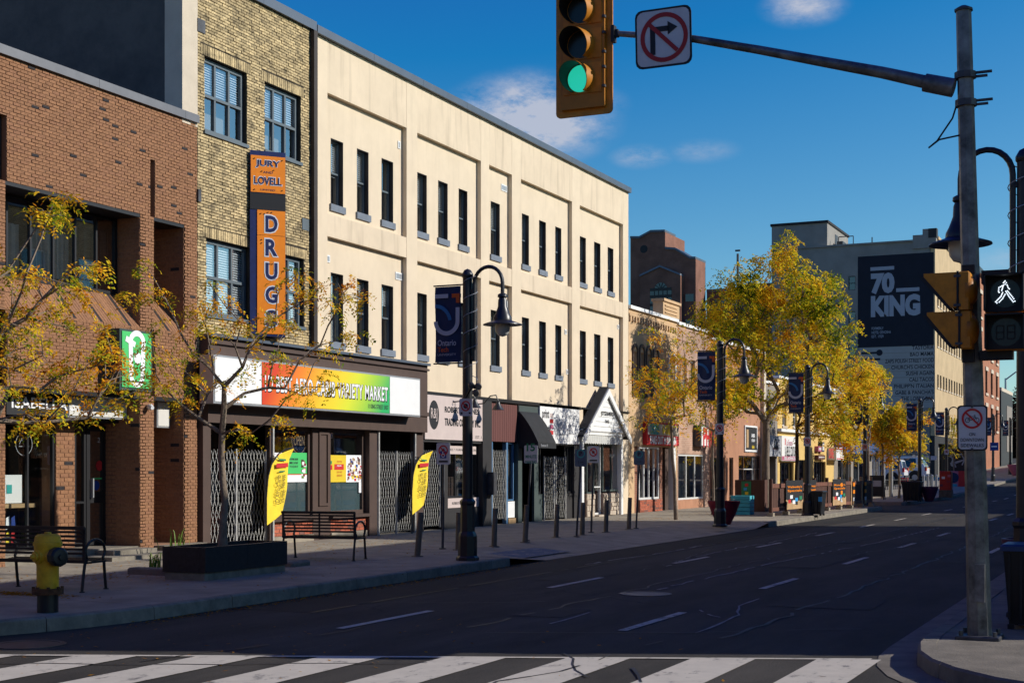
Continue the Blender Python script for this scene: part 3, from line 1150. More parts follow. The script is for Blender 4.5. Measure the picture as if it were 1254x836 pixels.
# ------------------------------------------------------------------ ground, road, pavements
def strip(mb, x0, x1, y0, y1, z, step=6.0, zf=None):
    n = max(1, int((y1 - y0) / step))
    for i in range(n):
        a, b = y0 + (y1 - y0) * i / n, y0 + (y1 - y0) * (i + 1) / n
        mb.quad((x0, a, z + gz(a)), (x1, a, z + gz(a)), (x1, b, z + gz(b)), (x0, b, z + gz(b)))
    return mb


g = MB()
ys = [-300, -60, 83, 420, 1500, 3500]
for a, b in zip(ys, ys[1:]):
    for x0, x1 in ((-1500, -300), (-300, 0), (0, 300), (300, 1500)):
        za, zb = (min(gz(a), 8) - 0.06), (min(gz(b), 8) - 0.06)
        g.quad((x0, a, za), (x1, a, za), (x1, b, zb), (x0, b, zb))
g.build('ground', 'asphalt', kind='structure')
r = MB()
strip(r, -60, 60, -60, 83, 0.0, 143)
strip(r, -60, 60, 83, 420, 0.0, 337)
r.build('road', 'asphalt', kind='structure')
MB().quad((-10.55, 14.5, 0.004), (-9.35, 14.5, 0.004), (-9.35, 59, 0.004), (-10.55, 59, 0.004)).build('parking_lane', 'asphalt_new', kind='structure')

mk = bpy.data.objects.new('lane_markings', None); COL.objects.link(mk); tag(mk, kind='structure'); ORG[mk.name] = Vector((0, 0, 0))
for X, off in ((-8.15, 13.2), (-5.3, 14.3), (-3.3, 30.3)):
    y = off
    while y < 190:
        d = MB(); strip(d, X - 0.055, X + 0.055, y, y + 2.1, 0.008, 2.1)
        d.build('lane_dash', 'lane_paint', mk)
        y += 5.75
# crosswalk across King Street, set askew like the crossing street
cw = bpy.data.objects.new('crosswalk', None); COL.objects.link(cw); tag(cw, kind='structure'); ORG[cw.name] = Vector((0, 0, 0))
CL = lambda x: 10.0 + (x + 9.8) * 0.419
cl = MB(); cl.quad((-13, CL(-13), 0.008), (-2.45, CL(-2.45), 0.008), (-2.45, CL(-2.45) + 0.09, 0.008), (-13, CL(-13) + 0.09, 0.008))
cl.build('edge_line', 'road_paint', cw)
x = -13.4
while x < -2.8:
    d = MB(); d.quad((x, CL(x) - 3.2, 0.008), (x + 0.54, CL(x + 0.54) - 3.2, 0.008), (x + 0.54, CL(x + 0.54) - 0.002, 0.008), (x, CL(x) - 0.002, 0.008))
    d.build('stripe', 'road_paint', cw)
    x += 1.05


def wavy(name, pts, w, m, z=0.008, seed=0, rough=0.03):
    rnd = random.Random(seed)
    P = []
    for (a, b) in zip(pts, pts[1:]):
        n = max(2, int(math.dist(a, b) / 0.35))
        for i in range(n):
            t = i / n
            P.append((a[0] + (b[0] - a[0]) * t + rnd.gauss(0, rough), a[1] + (b[1] - a[1]) * t))
    P.append(pts[-1])
    mb = MB()
    for (a, b) in zip(P, P[1:]):
        if rnd.random() < 0.12: continue
        l = math.dist(a, b) or 1
        nx, ny = -(b[1] - a[1]) / l * w / 2, (b[0] - a[0]) / l * w / 2
        k = rnd.uniform(0.6, 1.1)
        mb.quad((a[0] + nx * k, a[1] + ny * k, z), (a[0] - nx * k, a[1] - ny * k, z), (b[0] - nx * k, b[1] - ny * k, z), (b[0] + nx * k, b[1] + ny * k, z))
    o = mb.build(name, m, mk)
    return o


G0 = lambda px, py: tuple(gp(px, py, 0)[:2])
wavy('sealed_crack', [G0(805, 722), G0(850, 711), G0(960, 687), G0(1080, 663), G0(1150, 646)], 0.05, 'crack_light', seed=3)
wavy('sealed_crack', [G0(852, 775), G0(880, 765), G0(892, 758), G0(903, 753), G0(906, 742), G0(930, 733)], 0.035, 'crack_light', seed=4, rough=0.015)
wavy('sealed_crack', [G0(858, 747), G0(866, 752), G0(882, 756)], 0.03, 'crack_light', seed=5, rough=0.01)
wavy('sealed_crack', [G0(660, 768), G0(690, 760), G0(722, 750)], 0.04, 'crack_light', seed=6, rough=0.01)
wavy('sealed_crack', [G0(716, 691), G0(760, 684), G0(800, 679), G0(860, 668)], 0.05, 'crack_light', seed=8, rough=0.02)
wavy('sealed_crack', [G0(810, 695), G0(840, 684), G0(900, 672), G0(950, 663), G0(1000, 652)], 0.04, 'crack_light', seed=9, rough=0.04)
wavy('tar_seam', [(-9.34, 14.5), (-9.34, 59)], 0.05, 'tar', seed=10, rough=0.006)
wavy('tar_seam', [(-6.9, 13.9), (-7.0, 30), (-6.8, 60)], 0.05, 'tar', z=0.006, seed=11, rough=0.04)
wavy('tar_seam', [(-4.1, 14.1), (-4.0, 30), (-4.3, 60)], 0.05, 'tar', z=0.006, seed=12, rough=0.04)
wavy('tar_seam', [G0(690, 800), G0(720, 830)], 0.03, 'tar', z=0.011, seed=13, rough=0.03)
wavy('tar_seam', [G0(770, 818), G0(785, 836)], 0.03, 'tar', z=0.011, seed=14, rough=0.03)
for (x, y, a, b) in ((-9.0, 20.2, 0.8, 2.6), (-6.4, 24.5, 0.9, 4.2), (-4.6, 17.6, 1.3, 1.3), (-7.7, 33, 1.1, 6.5), (-5.0, 41, 1.9, 3.0), (-7.1, 15.2, 0.7, 1.1), (-3.9, 27, 0.8, 5)):
    MB().quad((x, y, 0.005), (x + a, y + 0.05, 0.005), (x + a * 0.97, y + b, 0.005), (x + 0.02, y + b * 0.98, 0.005)).build('asphalt_patch', 'asphalt_patch', mk)
for k, (p, q) in enumerate((((-11, 9), (-6, 11.2)), ((-8.4, 10.2), (-8.0, 13.4)), ((-5.2, 9), (-4.6, 13.6)), ((-6.5, 13.5), (-3, 15.5)), ((-9.2, 16), (-7, 17.2)), ((-8, 22), (-8.8, 29)), ((-5.8, 28), (-5.1, 36)))):
    wavy('tar_seam', [p, ((p[0] + q[0]) / 2 + 0.15, (p[1] + q[1]) / 2 - 0.1), q], 0.03, 'tar', z=0.011, seed=30 + k, rough=0.04)
mh = MB(); mh.lathe([(0.36, 0.0), (0.36, 0.009), (0.3, 0.009), (0.3, 0.005)], c=(-6.55, 18.6, 0.0), n=24)
mh.build('manhole_cover', 'galv_dark', label='round iron manhole cover in the middle lanes of the shaded road', cat='manhole cover')
mh = MB(); mh.lathe([(0.36, 0.0), (0.36, 0.008), (0.3, 0.008), (0.3, 0.004)], c=(*G0(35, 789)[:2], 0.0), n=24)
mh.build('manhole_cover', 'galv_dark', label='round iron manhole cover in the dark road beside the near kerb', cat='manhole cover')


def arc(cx, cy, r, a0, a1, n=10):
    return [(cx + r * math.cos(R(a0 + (a1 - a0) * i / n)), cy + r * math.sin(R(a0 + (a1 - a0) * i / n))) for i in range(n + 1)]


KX = -10.6
sw = MB()
corner = arc(-16.1, 13.3, 5.5 - 0.15, -62, 0)
poly = [(-60, -1), (-20, 5)] + corner + [(KX - 0.15, 22.9), (-17.3, 22.9), (-17.3, 9.9), (-60, 9.9)]
sw.prism(poly, -0.05, 0.13)
sw.box(-17.3, -12.4, 22.9, 60, -0.05, 0.13)
sw.box(-12.4, KX - 0.15, 40.9, 59.6, -0.05, 0.13)
sw_o = sw.build('sidewalk', 'concrete', kind='structure')
ORG[sw_o.name] = Vector((0, 0, 0))
# paving slabs with open joints
rnd = random.Random(5)
sl = {}


def slab(w, l):
    key = (round(w, 3), round(l, 3))
    if key not in sl:
        b = MB(); b.chbox(0.004, w - 0.004, 0.004, l - 0.004, -0.03, 0.0, 0.004)
        me = bpy.data.meshes.new('paving_slab'); me.from_pydata(b.v, [], b.f); me.materials.append(MATS['concrete']); sl[key] = me
    return sl[key]


def pave(xs, ys):
    for a, b in zip(xs, xs[1:]):
        for c, d in zip(ys, ys[1:]):
            inst('paving_slab', slab(b - a, d - c), sw_o, (a, c, 0.15 + rnd.uniform(-0.002, 0.002)))


xs1 = [-17.3, -15.85, -14.2, -12.55, -10.9]
pave([-17.3, -15.6, -14.0, -12.4], [13.3 + 1.6 * i for i in range(30)])
pave([-12.4, -10.75], [13.3 + 1.6 * i for i in range(7)])
pave([-12.4, -10.75], [40.9 + 1.6 * i for i in range(12)])
edge = MB(); edge.prism([(-60, -1), (-20, 5)] + corner + [(-12.4, 13.3), (-17.3, 13.3), (-17.3, 9.9), (-60, 9.9)], 0.131, 0.149); edge.build('corner_pavement', 'concrete', sw_o)
# lay-by apron that ramps down to the road between two kerb stretches
ap = MB()
rows = [(22.9, 0.149), (24.5, 0.02), (39.4, 0.02), (40.9, 0.149)]
for (a, za), (b, zb) in zip(rows, rows[1:]):
    n = max(1, int((b - a) / 2.5))
    for i in range(n):
        y0_, y1_ = a + (b - a) * i / n, a + (b - a) * (i + 1) / n
        z0_, z1_ = za + (zb - za) * i / n, za + (zb - za) * (i + 1) / n
        e = 0.006 if n > 1 else 0
        ap.quad((KX - 0.3, y0_ + e, z0_ + 0.005), (KX - 0.3, y1_ - e, z1_ + 0.005), (-12.4, y1_ - e, 0.148), (-12.4, y0_ + e, 0.148))
        ap.quad((KX, y0_, z0_ - 0.012), (KX, y1_, z1_ - 0.012), (KX - 0.3, y1_, z1_ + 0.003), (KX - 0.3, y0_, z0_ + 0.003))
ap.build('lay_by', 'concrete', kind='structure')
bd_ = MB(); c_ = gp(663, 675, 0.09)
bd_.quad((c_.x - 0.55, c_.y - 1.4, 0.112), (c_.x + 0.25, c_.y - 1.4, 0.052), (c_.x + 0.25, c_.y + 0.9, 0.052), (c_.x - 0.55, c_.y + 0.9, 0.112))
paint('blue_paint', (0.01, 0.06, 0.14), 0.5, 0.6, (0.2, 0.2, 0.2))
bd_.build('parking_mark', 'blue_paint', mk)

# kerb stones
kb = bpy.data.objects.new('kerb', None); COL.objects.link(kb); tag(kb, kind='structure'); ORG[kb.name] = Vector((0, 0, 0))


def kerb_run(pts, w=0.15, z1=0.155, step=1.5, m='kerb_concrete', drop=None):
    """kerb stones along a path; the pavement lies to the left of the path's outer edge"""
    seg = []
    acc_ = 0
    P = [Vector((*p, 0)) for p in pts]
    cur = [P[0]]
    for a, b in zip(P, P[1:]):
        l = (b - a).length
        s_ = 0
        while acc_ + (l - s_) >= step:
            s_ += step - acc_
            q = a.lerp(b, s_ / l)
            cur.append(q); seg.append(cur); cur = [q]; acc_ = 0
        acc_ += l - s_
        if (b - cur[-1]).length > 1e-4: cur.append(b)
    if len(cur) > 1: seg.append(cur)
    for cur in seg:
        mb = MB()
        vs = []
        for i, p in enumerate(cur):
            d = (cur[min(i + 1, len(cur) - 1)] - cur[max(i - 1, 0)]).normalized()
            n_ = Vector((-d.y, d.x, 0))
            q = p + d * (0.006 if i == 0 else (-0.006 if i == len(cur) - 1 else 0))
            h = gz(p.y)
            zt = z1 + rnd.uniform(-0.002, 0.002) + h
            vs += [(q.x, q.y, -0.05 + h), (q.x + n_.x * 0.012, q.y + n_.y * 0.012, zt - 0.02), (q.x + n_.x * 0.035, q.y + n_.y * 0.035, zt), (q.x + n_.x * w, q.y + n_.y * w, zt), (q.x + n_.x * w, q.y + n_.y * w, -0.05 + h)]
        fs = []
        k = len(cur)
        for i in range(k - 1):
            for j in range(4):
                fs.append((i * 5 + j, (i + 1) * 5 + j, (i + 1) * 5 + j + 1, i * 5 + j + 1))
        fs.append((0, 1, 2, 3, 4)); fs.append(tuple((k - 1) * 5 + j for j in (4, 3, 2, 1, 0)))
        mb.add(vs, fs)
        mb.build('kerb_stone', m, kb)


kerb_run([(-20.3, 4.8)] + arc(-16.1, 13.3, 5.5, -62, 0) + [(KX, 22.9)])
kerb_run([(KX, 40.9), (KX, 59.0)] + arc(-11.2, 59.0, 0.6, 0, 90, 4) + [(-13, 59.6)])
# far block of pavement beyond the side lane
fs_ = MB()
n = 30
for i in range(n):
    a, b = 67 + 360 * i / n, 67 + 360 * (i + 1) / n
    fs_.quad((-17.2, a, 0.15 + gz(a)), (-11.15, a, 0.15 + gz(a)), (-11.15, b, 0.15 + gz(b)), (-17.2, b, 0.15 + gz(b)))
fs_.quad((-17.2, 67, -0.02), (-11.15, 67, -0.02), (-11.15, 67, 0.15), (-17.2, 67, 0.15))
fs_.build('sidewalk_beyond', 'concrete', kind='structure')
kerb_run([(-13, 67)] + arc(-11.6, 67.6, 0.6, -90, 0, 4) + [(-11.0, 83), (-11.0, 200)], step=2.2)
# pavement on the right side with its rounded corner
rc = [(30, 23.6), (2.2, 11.9), (1.0, 11.3), (0.2, 11.05), (-0.3, 11.06), (-0.72, 11.22), (-1.1, 11.5), (-1.42, 11.88), (-1.66, 12.32), (-1.83, 12.82), (-1.92, 13.4), (-1.95, 14.0), (-1.95, 83)]
rs = MB()
rs.prism(rc + [(30, 83)], -0.05, 0.149)
rs.quad((-1.95, 83, 0.149), (30, 83, 0.149), (30, 420, 0.149 + gz(420)), (-1.95, 420, 0.149 + gz(420)))
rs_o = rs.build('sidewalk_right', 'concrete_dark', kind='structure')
rk = [(30, 23.4)]
for i in range(1, 12):
    (ax_, ay_), (bx_, by_) = rc[i - 1], rc[i + 1]
    l_ = math.hypot(bx_ - ax_, by_ - ay_)
    rk.append((rc[i][0] + (by_ - ay_) / l_ * -0.17 * (1 if by_ > ay_ or True else 1), rc[i][1] + (bx_ - ax_) / l_ * 0.17))
rk.append((-2.12, 120))
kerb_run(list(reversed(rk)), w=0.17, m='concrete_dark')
gt = MB()
gp_ = [(-2.12, 60)] + [rk[i] for i in range(11, 1, -1)]
go_ = [(-2.5, 60)] + [(x - 0.34 * math.cos(R(a)), y - 0.34 * math.sin(R(a))) for (x, y), a in zip(gp_[1:], (0, 4, 12, 22, 32, 44, 54, 66, 78, 92))]
for i in range(len(gp_) - 1):
    gt.quad((*go_[i], 0.006), (*go_[i + 1], 0.006), (*gp_[i + 1], 0.02), (*gp_[i], 0.02))
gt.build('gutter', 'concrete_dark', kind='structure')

# ------------------------------------------------------------------ fallen leaves (nobody could count them)
def litter(name, spots, n, m='leaf_fallen', seed=3):
    rng = np.random.default_rng(seed)
    V = []
    for i in range(n):
        cx, cy, sx, sy, z = spots[rng.integers(len(spots))]
        p = np.array([cx + rng.normal(0, sx), cy + rng.normal(0, sy), z + rng.uniform(0.004, 0.012)])
        a = rng.uniform(0, 6.28); l = rng.uniform(0.012, 0.035); w = l * 0.45
        d = np.array([math.cos(a), math.sin(a), rng.uniform(-0.1, 0.3)]); e = np.array([-math.sin(a), math.cos(a), rng.uniform(-0.1, 0.3)])
        V += [p - d * l, p + e * w, p + d * l, p - e * w]
    V = np.array(V)
    np_mesh(name, V, np.arange(len(V)).reshape(-1, 4), m, None, kind='stuff')


lp = [(gp(20, 727).x, gp(20, 727).y, 0.5, 0.12, 0.15)] * 5 + [(gp(85, 710).x, gp(85, 710).y, 0.5, 0.5, 0.15), (-13.5, 17.5, 1.2, 1.5, 0.15), (-12, 20, 1.2, 2.5, 0.15), (-14.2, 16.2, 0.5, 0.4, 0.15), (-14.5, 42, 0.5, 0.9, 0.15), (-14.2, 52, 0.6, 2.5, 0.15), (-14, 47, 0.6, 1.2, 0.15), (-9, 12, 2.5, 1.5, 0.0)]
lp += [(-10.45, 14 + 2 * i, 0.08, 0.9, 0.0) for i in range(5)] + [(-15.5, 18 + 2.5 * i, 1.0, 1.2, 0.15) for i in range(5)]
litter('fallen_leaves', lp, 4200)
# paper cup lying in the gutter
c_ = gp(108, 763, 0.0)
t = thing('paper_cup', (c_.x, c_.y, 0.0), 'dark paper cup lying on its side in the gutter near the hydrant', 'cup')
MB().lathe([(0.032, 0), (0.042, 0.10), (0.042, 0.104)], c=(c_.x, c_.y, 0.046), axis=(-0.9, -0.35, 0), n=14).build('cup_body', 'bin_black', t, smooth=True)
MB().lathe([(0.045, 0.104), (0.045, 0.115), (0.036, 0.122)], c=(c_.x, c_.y, 0.046), axis=(-0.9, -0.35, 0), n=14).build('lid', 'ink_white', t, smooth=True)

# ================================================================== BUILDINGS, left side of the street
def room(parent, s0, s1, z0, z1, depth, T, d=-0.36, m='interior', name='shop_interior'):
    mb = MB(T)
    a, b = s0, s1
    mb.add([(a, d, z0), (b, d, z0), (b, d, z1), (a, d, z1), (a, d - depth, z0), (b, d - depth, z0), (b, d - depth, z1), (a, d - depth, z1)],
           [(4, 5, 6, 7), (0, 4, 7, 3), (1, 2, 6, 5), (0, 1, 5, 4), (3, 7, 6, 2)])
    return mb.build(name, m, parent)


def shell(parent, y0, y1, z1, back=-34, m='stucco_grey', front=-17.36, lower=None, zl=3.4, roof='roof_dark'):
    """the body of a building behind its facade; below zl it starts further back to leave room for the shops"""
    mb = MB()
    mb.box(back, front, y0 + 0.01, y1 - 0.01, zl, z1 - 0.4)
    if lower: mb.box(back, lower, y0 + 0.01, y1 - 0.01, 0.0, zl - 0.002)
    mb.box(front - 6, front, y0 + 0.012, y0 + 0.2, 0.0, zl - 0.002); mb.box(front - 6, front, y1 - 0.2, y1 - 0.012, 0.0, zl - 0.002)
    return mb.build('building_body', m, parent)


FT = FXT()
# ---------------------------------------------------------------- 1. brown brick building
BY0, BY1 = 9.9, 22.33
bb = thing('brick_building', (FX, 16, 0), 'brown brick two-storey building with recessed windows, left of the yellow brick one', 'building')
P0, P1, P2, P3, P4 = fy(6), fy(171), fy(188), fy(225), BY1
zr = 8.47
ZU0, ZU1, ZL1 = 4.3, 6.36, 3.06
holes = [(P0, P1, ZU0, ZU1), (P2, P3, ZU0, ZU1), (P0, P1, 0.0, ZL1), (P2, P3, 0.32, ZL1),
         (10.4, P0 - 0.4, ZU0, ZU1), (10.4, P0 - 0.4, 0.0, ZL1)]
slots = [(P2 - 0.1, P2 + 0.03, ZU1 + 0.001, 7.42), (P0 - 0.14, P0 + 0.03, ZU1 + 0.001, 7.42), (P2 - 0.1, P2 + 0.03, ZL1, 4.29), (P0 - 0.14, P0 + 0.03, ZL1, 4.29)]
w = MB(FT)
wall_holes(w, BY0, BY1, 0.0, zr - 0.1, holes + slots, -0.16, 0.0)
wall_holes(w, BY0, BY1, 0.0, zr - 0.1, holes, -0.55, -0.162)
w.build('wall', 'mortar_brown', bb)
bricks(bb, FT, BY0, BY1, 0.15, zr - 0.12, holes + slots, 'brick_brown', front=0.012, singles=290, near=lambda it: abs(it[0] - 18.0) * 0.6 + abs(it[2] - 7.2), seed=2, L_=0.155, H_=0.048)
# brick reveals facing the camera's side, at the far end of every opening
for (s, z0_, z1_, dep) in ((P1, 0.15, ZL1, 0.9), (P1, ZU0, ZU1, 0.55), (P3, 0.32, ZL1, 1.3), (P3, ZU0 + 0.1, ZU1, 1.3)):
    TT = (lambda a, d, z, s=s: (FX - a, s - d, z), True)
    m_ = MB(TT); m_.box(0.0, dep, -0.16, -0.004, z0_, z1_); m_.build('reveal_wall', 'mortar_brown', bb)
    bricks(bb, TT, 0.0, dep, z0_, z1_, [], 'brick_brown', front=0.006, seed=int(s * 10), name='reveal_brickwork')
for q in slots: MB(FT).box(q[0] + 0.001, q[1] - 0.001, -0.159, -0.10, q[2], q[3]).build('slot_shade', 'frame_black', bb)  # black strips colour in the deep shade of the slots
lt = MB(FT)
for a, b in ((P0, P1), (P2, P3), (10.4, P0 - 0.4)):
    lt.box(a, b, -0.5, 0.004, ZL1 - 0.07, ZL1 - 0.002); lt.box(a, b, -0.5, 0.004, ZU1 - 0.06, ZU1 - 0.002)
lt.build('lintel', 'frame_black', bb)
for a, b in ((P0, P1), (P2, P3), (10.4, P0 - 0.4)):
    dep = 0.53 if b != P3 else 0.53
    sl_ = MB(FT)
    n = int((b - a) / 0.075)
    for i in range(n):
        s_ = a + (b - a) * i / n
        e = rnd.uniform(-0.004, 0.004)
        sl_.add([(s_ + 0.004, 0.012 + e, ZU0 - 0.06), (s_ + (b - a) / n - 0.004, 0.012 + e, ZU0 - 0.06), (s_ + (b - a) / n - 0.004, 0.01 + e, ZU0), (s_ + 0.004, 0.01 + e, ZU0),
                 (s_ + 0.004, -dep, ZU0 + 0.62 + e), (s_ + (b - a) / n - 0.004, -dep, ZU0 + 0.62 + e), (s_ + 0.004, -dep, ZU0), (s_ + (b - a) / n - 0.004, -dep, ZU0)],
                [(0, 1, 2, 3), (3, 2, 5, 4), (3, 4, 6), (2, 7, 5)])
    sl_.build('sloped_sill', 'brick_brown', bb, kind='stuff')
# recess walls behind, upper windows
rw = MB(FT)
rw.box(BY0, P0 - 0.02, -0.9, -0.56, 0, zr - 0.3)
rw.box(P1, P2, -1.3, -0.56, 0, zr - 0.3)
rw.box(BY0, BY1, -1.0, -0.56, ZU1 - 0.05, zr - 0.3)
rw.box(BY0, BY1, -1.5, -0.56, ZL1 + 0.01, ZU0 + 0.3)
rw.box(P2, P3, -1.5, -1.3, 0, ZU1); rw.box(P3, BY1, -1.4, -0.56, 0, zr - 0.3)
rw.box(P0 - 0.4, P0, -1.4, -0.56, 0, zr - 0.3)
rw.build('recess_wall', 'brick_tex_brown', bb)
window(bb, FT, P0 + 0.02, P1 - 0.02, ZU0 + 0.6, ZU1 - 0.05, -0.5, 'frame_black', 'glass_blue', cols=6, bar=0.06, blind=None, backd=0.9, back='interior')
cu_ = MB(FT)
for k, (a, b, mm) in enumerate(((P0 + 0.1, P0 + 1.0, 'a'), (P0 + 1.25, P0 + 2.2, 'b'))):
    n = 24
    for i in range(n):
        s_, s2 = a + (b - a) * i / n, a + (b - a) * (i + 1) / n
        q, q2 = 0.03 * math.sin(i * 1.9), 0.03 * math.sin((i + 1) * 1.9)
        cu_.add([(s_, -0.7 + q, ZU0 + 0.75), (s2, -0.7 + q2, ZU0 + 0.75), (s2, -0.7 + q2, ZU1 - 0.5), (s_, -0.7 + q, ZU1 - 0.5)], [(0, 1, 2, 3)])
cu_.build('curtain', 'curtain_white', bb, smooth=True)
cu_ = MB(FT)
a, b = P1 - 0.72, P1 - 0.08
for i in range(22):
    s_, s2 = a + (b - a) * i / 22, a + (b - a) * (i + 1) / 22
    if i in (6, 7, 13, 14, 20): continue
    q, q2 = 0.03 * math.sin(i * 1.9), 0.03 * math.sin((i + 1) * 1.9)
    cu_.add([(s_, -0.66 + q, ZU0 + 0.66), (s2, -0.66 + q2, ZU0 + 0.66), (s2, -0.66 + q2, ZU1 - 0.3), (s_, -0.66 + q, ZU1 - 0.3)], [(0, 1, 2, 3)])
cu_.build('curtain', 'curtain', bb, smooth=True)
window(bb, FT, P2 + 0.05, P3 - 0.02, ZU0 + 0.6, ZU1 - 0.05, -1.2, 'frame_black', 'glass_dark', cols=1, back='interior', backd=0.08)
window(bb, FT, 10.42, P0 - 0.42, ZU0 + 0.6, ZU1 - 0.05, -0.5, 'frame_black', 'glass_blue', cols=6, backd=0.9)
# coping in lengths
y = BY0
while y < BY1 - 0.1:
    y2 = min(y + 2.4, BY1)
    MB(FT).box(y + 0.003, y2 - 0.003, -0.4, 0.07, zr - 0.1, zr + 0.05).build('coping', 'coping_brown_building', bb)
    y = y2
m_ = MB(); m_.box(-40, -19.6, BY0, BY1, 0, 8.0); m_.box(-19.599, -17.56, BY0, BY1, 8.0, 8.2); m_.build('building_body', 'brick_tex_brown', bb)
# shopfront of the ground floor, set back
SD = -0.78
W0, W1 = P0 + 0.05, fy(67, FX + SD)
base = MB(FT)
base.box(W0 - 0.05, P1, SD - 0.4, -0.02, 0.0, 0.32)
base.build('shop_step', 'kerb_concrete', bb)
MB(FT).box(fy(117), P1 - 0.002, -0.5, 0.4, 0.0, 0.30).build('step', 'kerb_concrete', bb)
MB(FT).box(fy(95), P2 + 0.4, 0.0, 0.75, 0.0, 0.22).build('step', 'kerb_concrete', bb)
MB(FT).box(P2, BY1, -1.3, 0.25, 0.0, 0.31).build('step', 'kerb_concrete', bb)
window(bb, FT, W0, W1, 0.34, 2.55, SD, 'frame_black', 'glass_clear', cols=3, bar=0.05, backd=1.6, name='shop_window')
pb0, pb1 = W1, fy(90, FX + SD)
p_ = MB(FT); p_.box(pb0, pb1, SD - 0.3, SD + 0.02, 0.32, 2.6); p_.build('brick_pier', 'mortar_brown', bb)
TT = FXT(FX + SD + 0.02)
bricks(bb, TT, pb0, pb1, 0.33, 2.6, [], 'brick_brown', front=0.012, seed=21)
d0_, d1_ = pb1, fy(131, FX + SD)
door = window(bb, FT, d0_ + 0.02, (d0_ + d1_) / 2 - 0.12, 0.34, 2.5, SD, 'frame_black', 'glass_clear', backd=1.6, rows=(0.36,), name='side_light')
door = window(bb, FT, (d0_ + d1_) / 2 - 0.1, d1_ - 0.02, 0.34, 2.5, SD, 'frame_black', 'glass_clear', cols=1, rows=(0.4,), bar=0.09, mbar=0.2, backd=1.6, name='door')
MB(FT).box((d0_ + d1_) / 2 + 0.0, (d0_ + d1_) / 2 + 0.03, SD, SD + 0.06, 1.2, 1.55).build('handle', 'alu', door)
st = MB(FT); disc(st, ((d0_ + d1_) / 2 + 0.27, 1.78), 0.1, SD - 0.025, 8); st.build('sticker', 'ink_red', door)
st = MB(FT); st.box((d0_ + d1_) / 2 + 0.08, d1_ - 0.1, SD - 0.03, SD - 0.026, 1.53, 1.56); st.build('sticker', 'sign_green', door)
st = MB(FT); disc(st, ((d0_ + d1_) / 2 + 0.18, 1.42), 0.09, SD - 0.024, 10); st.build('sticker', 'ink_blue', door)
text('2', 0.05, 0.09, (FX + SD - 0.02, (d0_ + d1_) / 2 + 0.25, 2.25), 'X', 'ink_white', bb)
MB(FT).box(P0, P1, SD - 0.3, SD + 0.3, 2.56, ZL1 - 0.02).build('fascia', 'frame_black', bb)
# things on display behind the shop window
dsp = MB(FT); dsp.box(W0 + 0.1, W1 - 0.15, SD - 0.6, SD - 0.3, 1.05, 1.12); dsp.build('display_shelf', 'wood_light', bb)
dsp = MB(FT)
dsp.box(W0 + 0.62, W1 - 0.35, SD - 0.5, SD - 0.42, 1.13, 1.62)
dsp.build('display_picture', 'white_sign', bb)
for k, (a_, b_, mm) in enumerate([(0.66, 0.8, 'pot_red'), (0.86, 0.98, 'ink_teal')]):
    dsp = MB(FT); dsp.box(W0 + a_ + 0.35, W0 + b_ + 0.35, SD - 0.415, SD - 0.41, 1.2 + 0.1 * k, 1.45); dsp.build('print', mm, bb)
for k, c in enumerate(('ink_white', 'flag_yellow', 'ink_red', 'ink_teal', 'ink_white', 'ink_blue')):
    dsp = MB(FT); a_ = W0 + 0.95 + 0.12 * (k % 3); z_ = 0.42 + 0.26 * (k // 3)
    dsp.add([(a_, SD - 0.3, z_), (a_ + 0.11, SD - 0.3, z_ + 0.03), (a_ + 0.1, SD - 0.31, z_ + 0.24), (a_ + 0.01, SD - 0.3, z_ + 0.2)], [(0, 1, 2, 3)]); dsp.build('print', c, bb)
ng = MB(FXT(FX + SD - 0.08)); cx, cz = W0 + (W1 - W0) * 0.66, 2.15
disc(ng, (cx, cz), 0.2, 0, 28, r0=0.188); disc(ng, (cx, cz - 0.02), 0.11, 0, 20, r0=0.1, a0=0.3, a1=3.0); stroke(ng, (cx - 0.12, cz - 0.04), (cx + 0.12, cz - 0.04), 0.012, 0); stroke(ng, (cx - 0.06, cz + 0.1), (cx + 0.05, cz - 0.1), 0.012, 0)
ng.build('window_emblem', 'ink_grey', bb)
# signs
SG = fy(8, -17.28), fy(83, -17.28), fy(157, -17.28)
sz0, sz1 = 2.62, 3.0
sgn = thing('shop_sign', (-17.28, (SG[0] + SG[1]) / 2, sz0), 'black sign with white lettering ISABELLA\'S above the brick shopfront', 'shop sign')
MB().box(-17.45, -17.28, SG[0], SG[1], sz0, sz1).build('sign_panel', 'ink_black', sgn)
text("ISABELLA'S", 1.5, 0.2, (-17.275, SG[0] + 0.86, 2.83), 'X', 'ink_white', sgn, bold=0.012)
sgn = thing('blank_sign', (-17.28, (SG[1] + SG[2]) / 2, sz0), 'blank pale sign panel over the door, right of the black sign', 'shop sign')
MB().box(-17.45, -17.30, SG[1] + 0.003, SG[2], sz0, sz1).build('frame', 'alu', sgn)
MB().box(-17.302, -17.28, SG[1] + 0.04, SG[2] - 0.04, sz0 + 0.03, sz1 - 0.03).build('sign_panel', 'sign_panel', sgn)
sgn = thing('blank_sign', (-17.28, P2 + 0.3, 2.55), 'small blank pale sign panel in the narrow brick recess', 'shop sign')
MB().box(-17.45, -17.26, fy(190, -17.3), fy(206, -17.3), 2.5, 3.0).build('frame', 'alu', sgn)
MB().box(-17.262, -17.25, fy(190, -17.3) + 0.03, fy(206, -17.3) - 0.03, 2.53, 2.97).build('sign_panel', 'sign_panel', sgn)
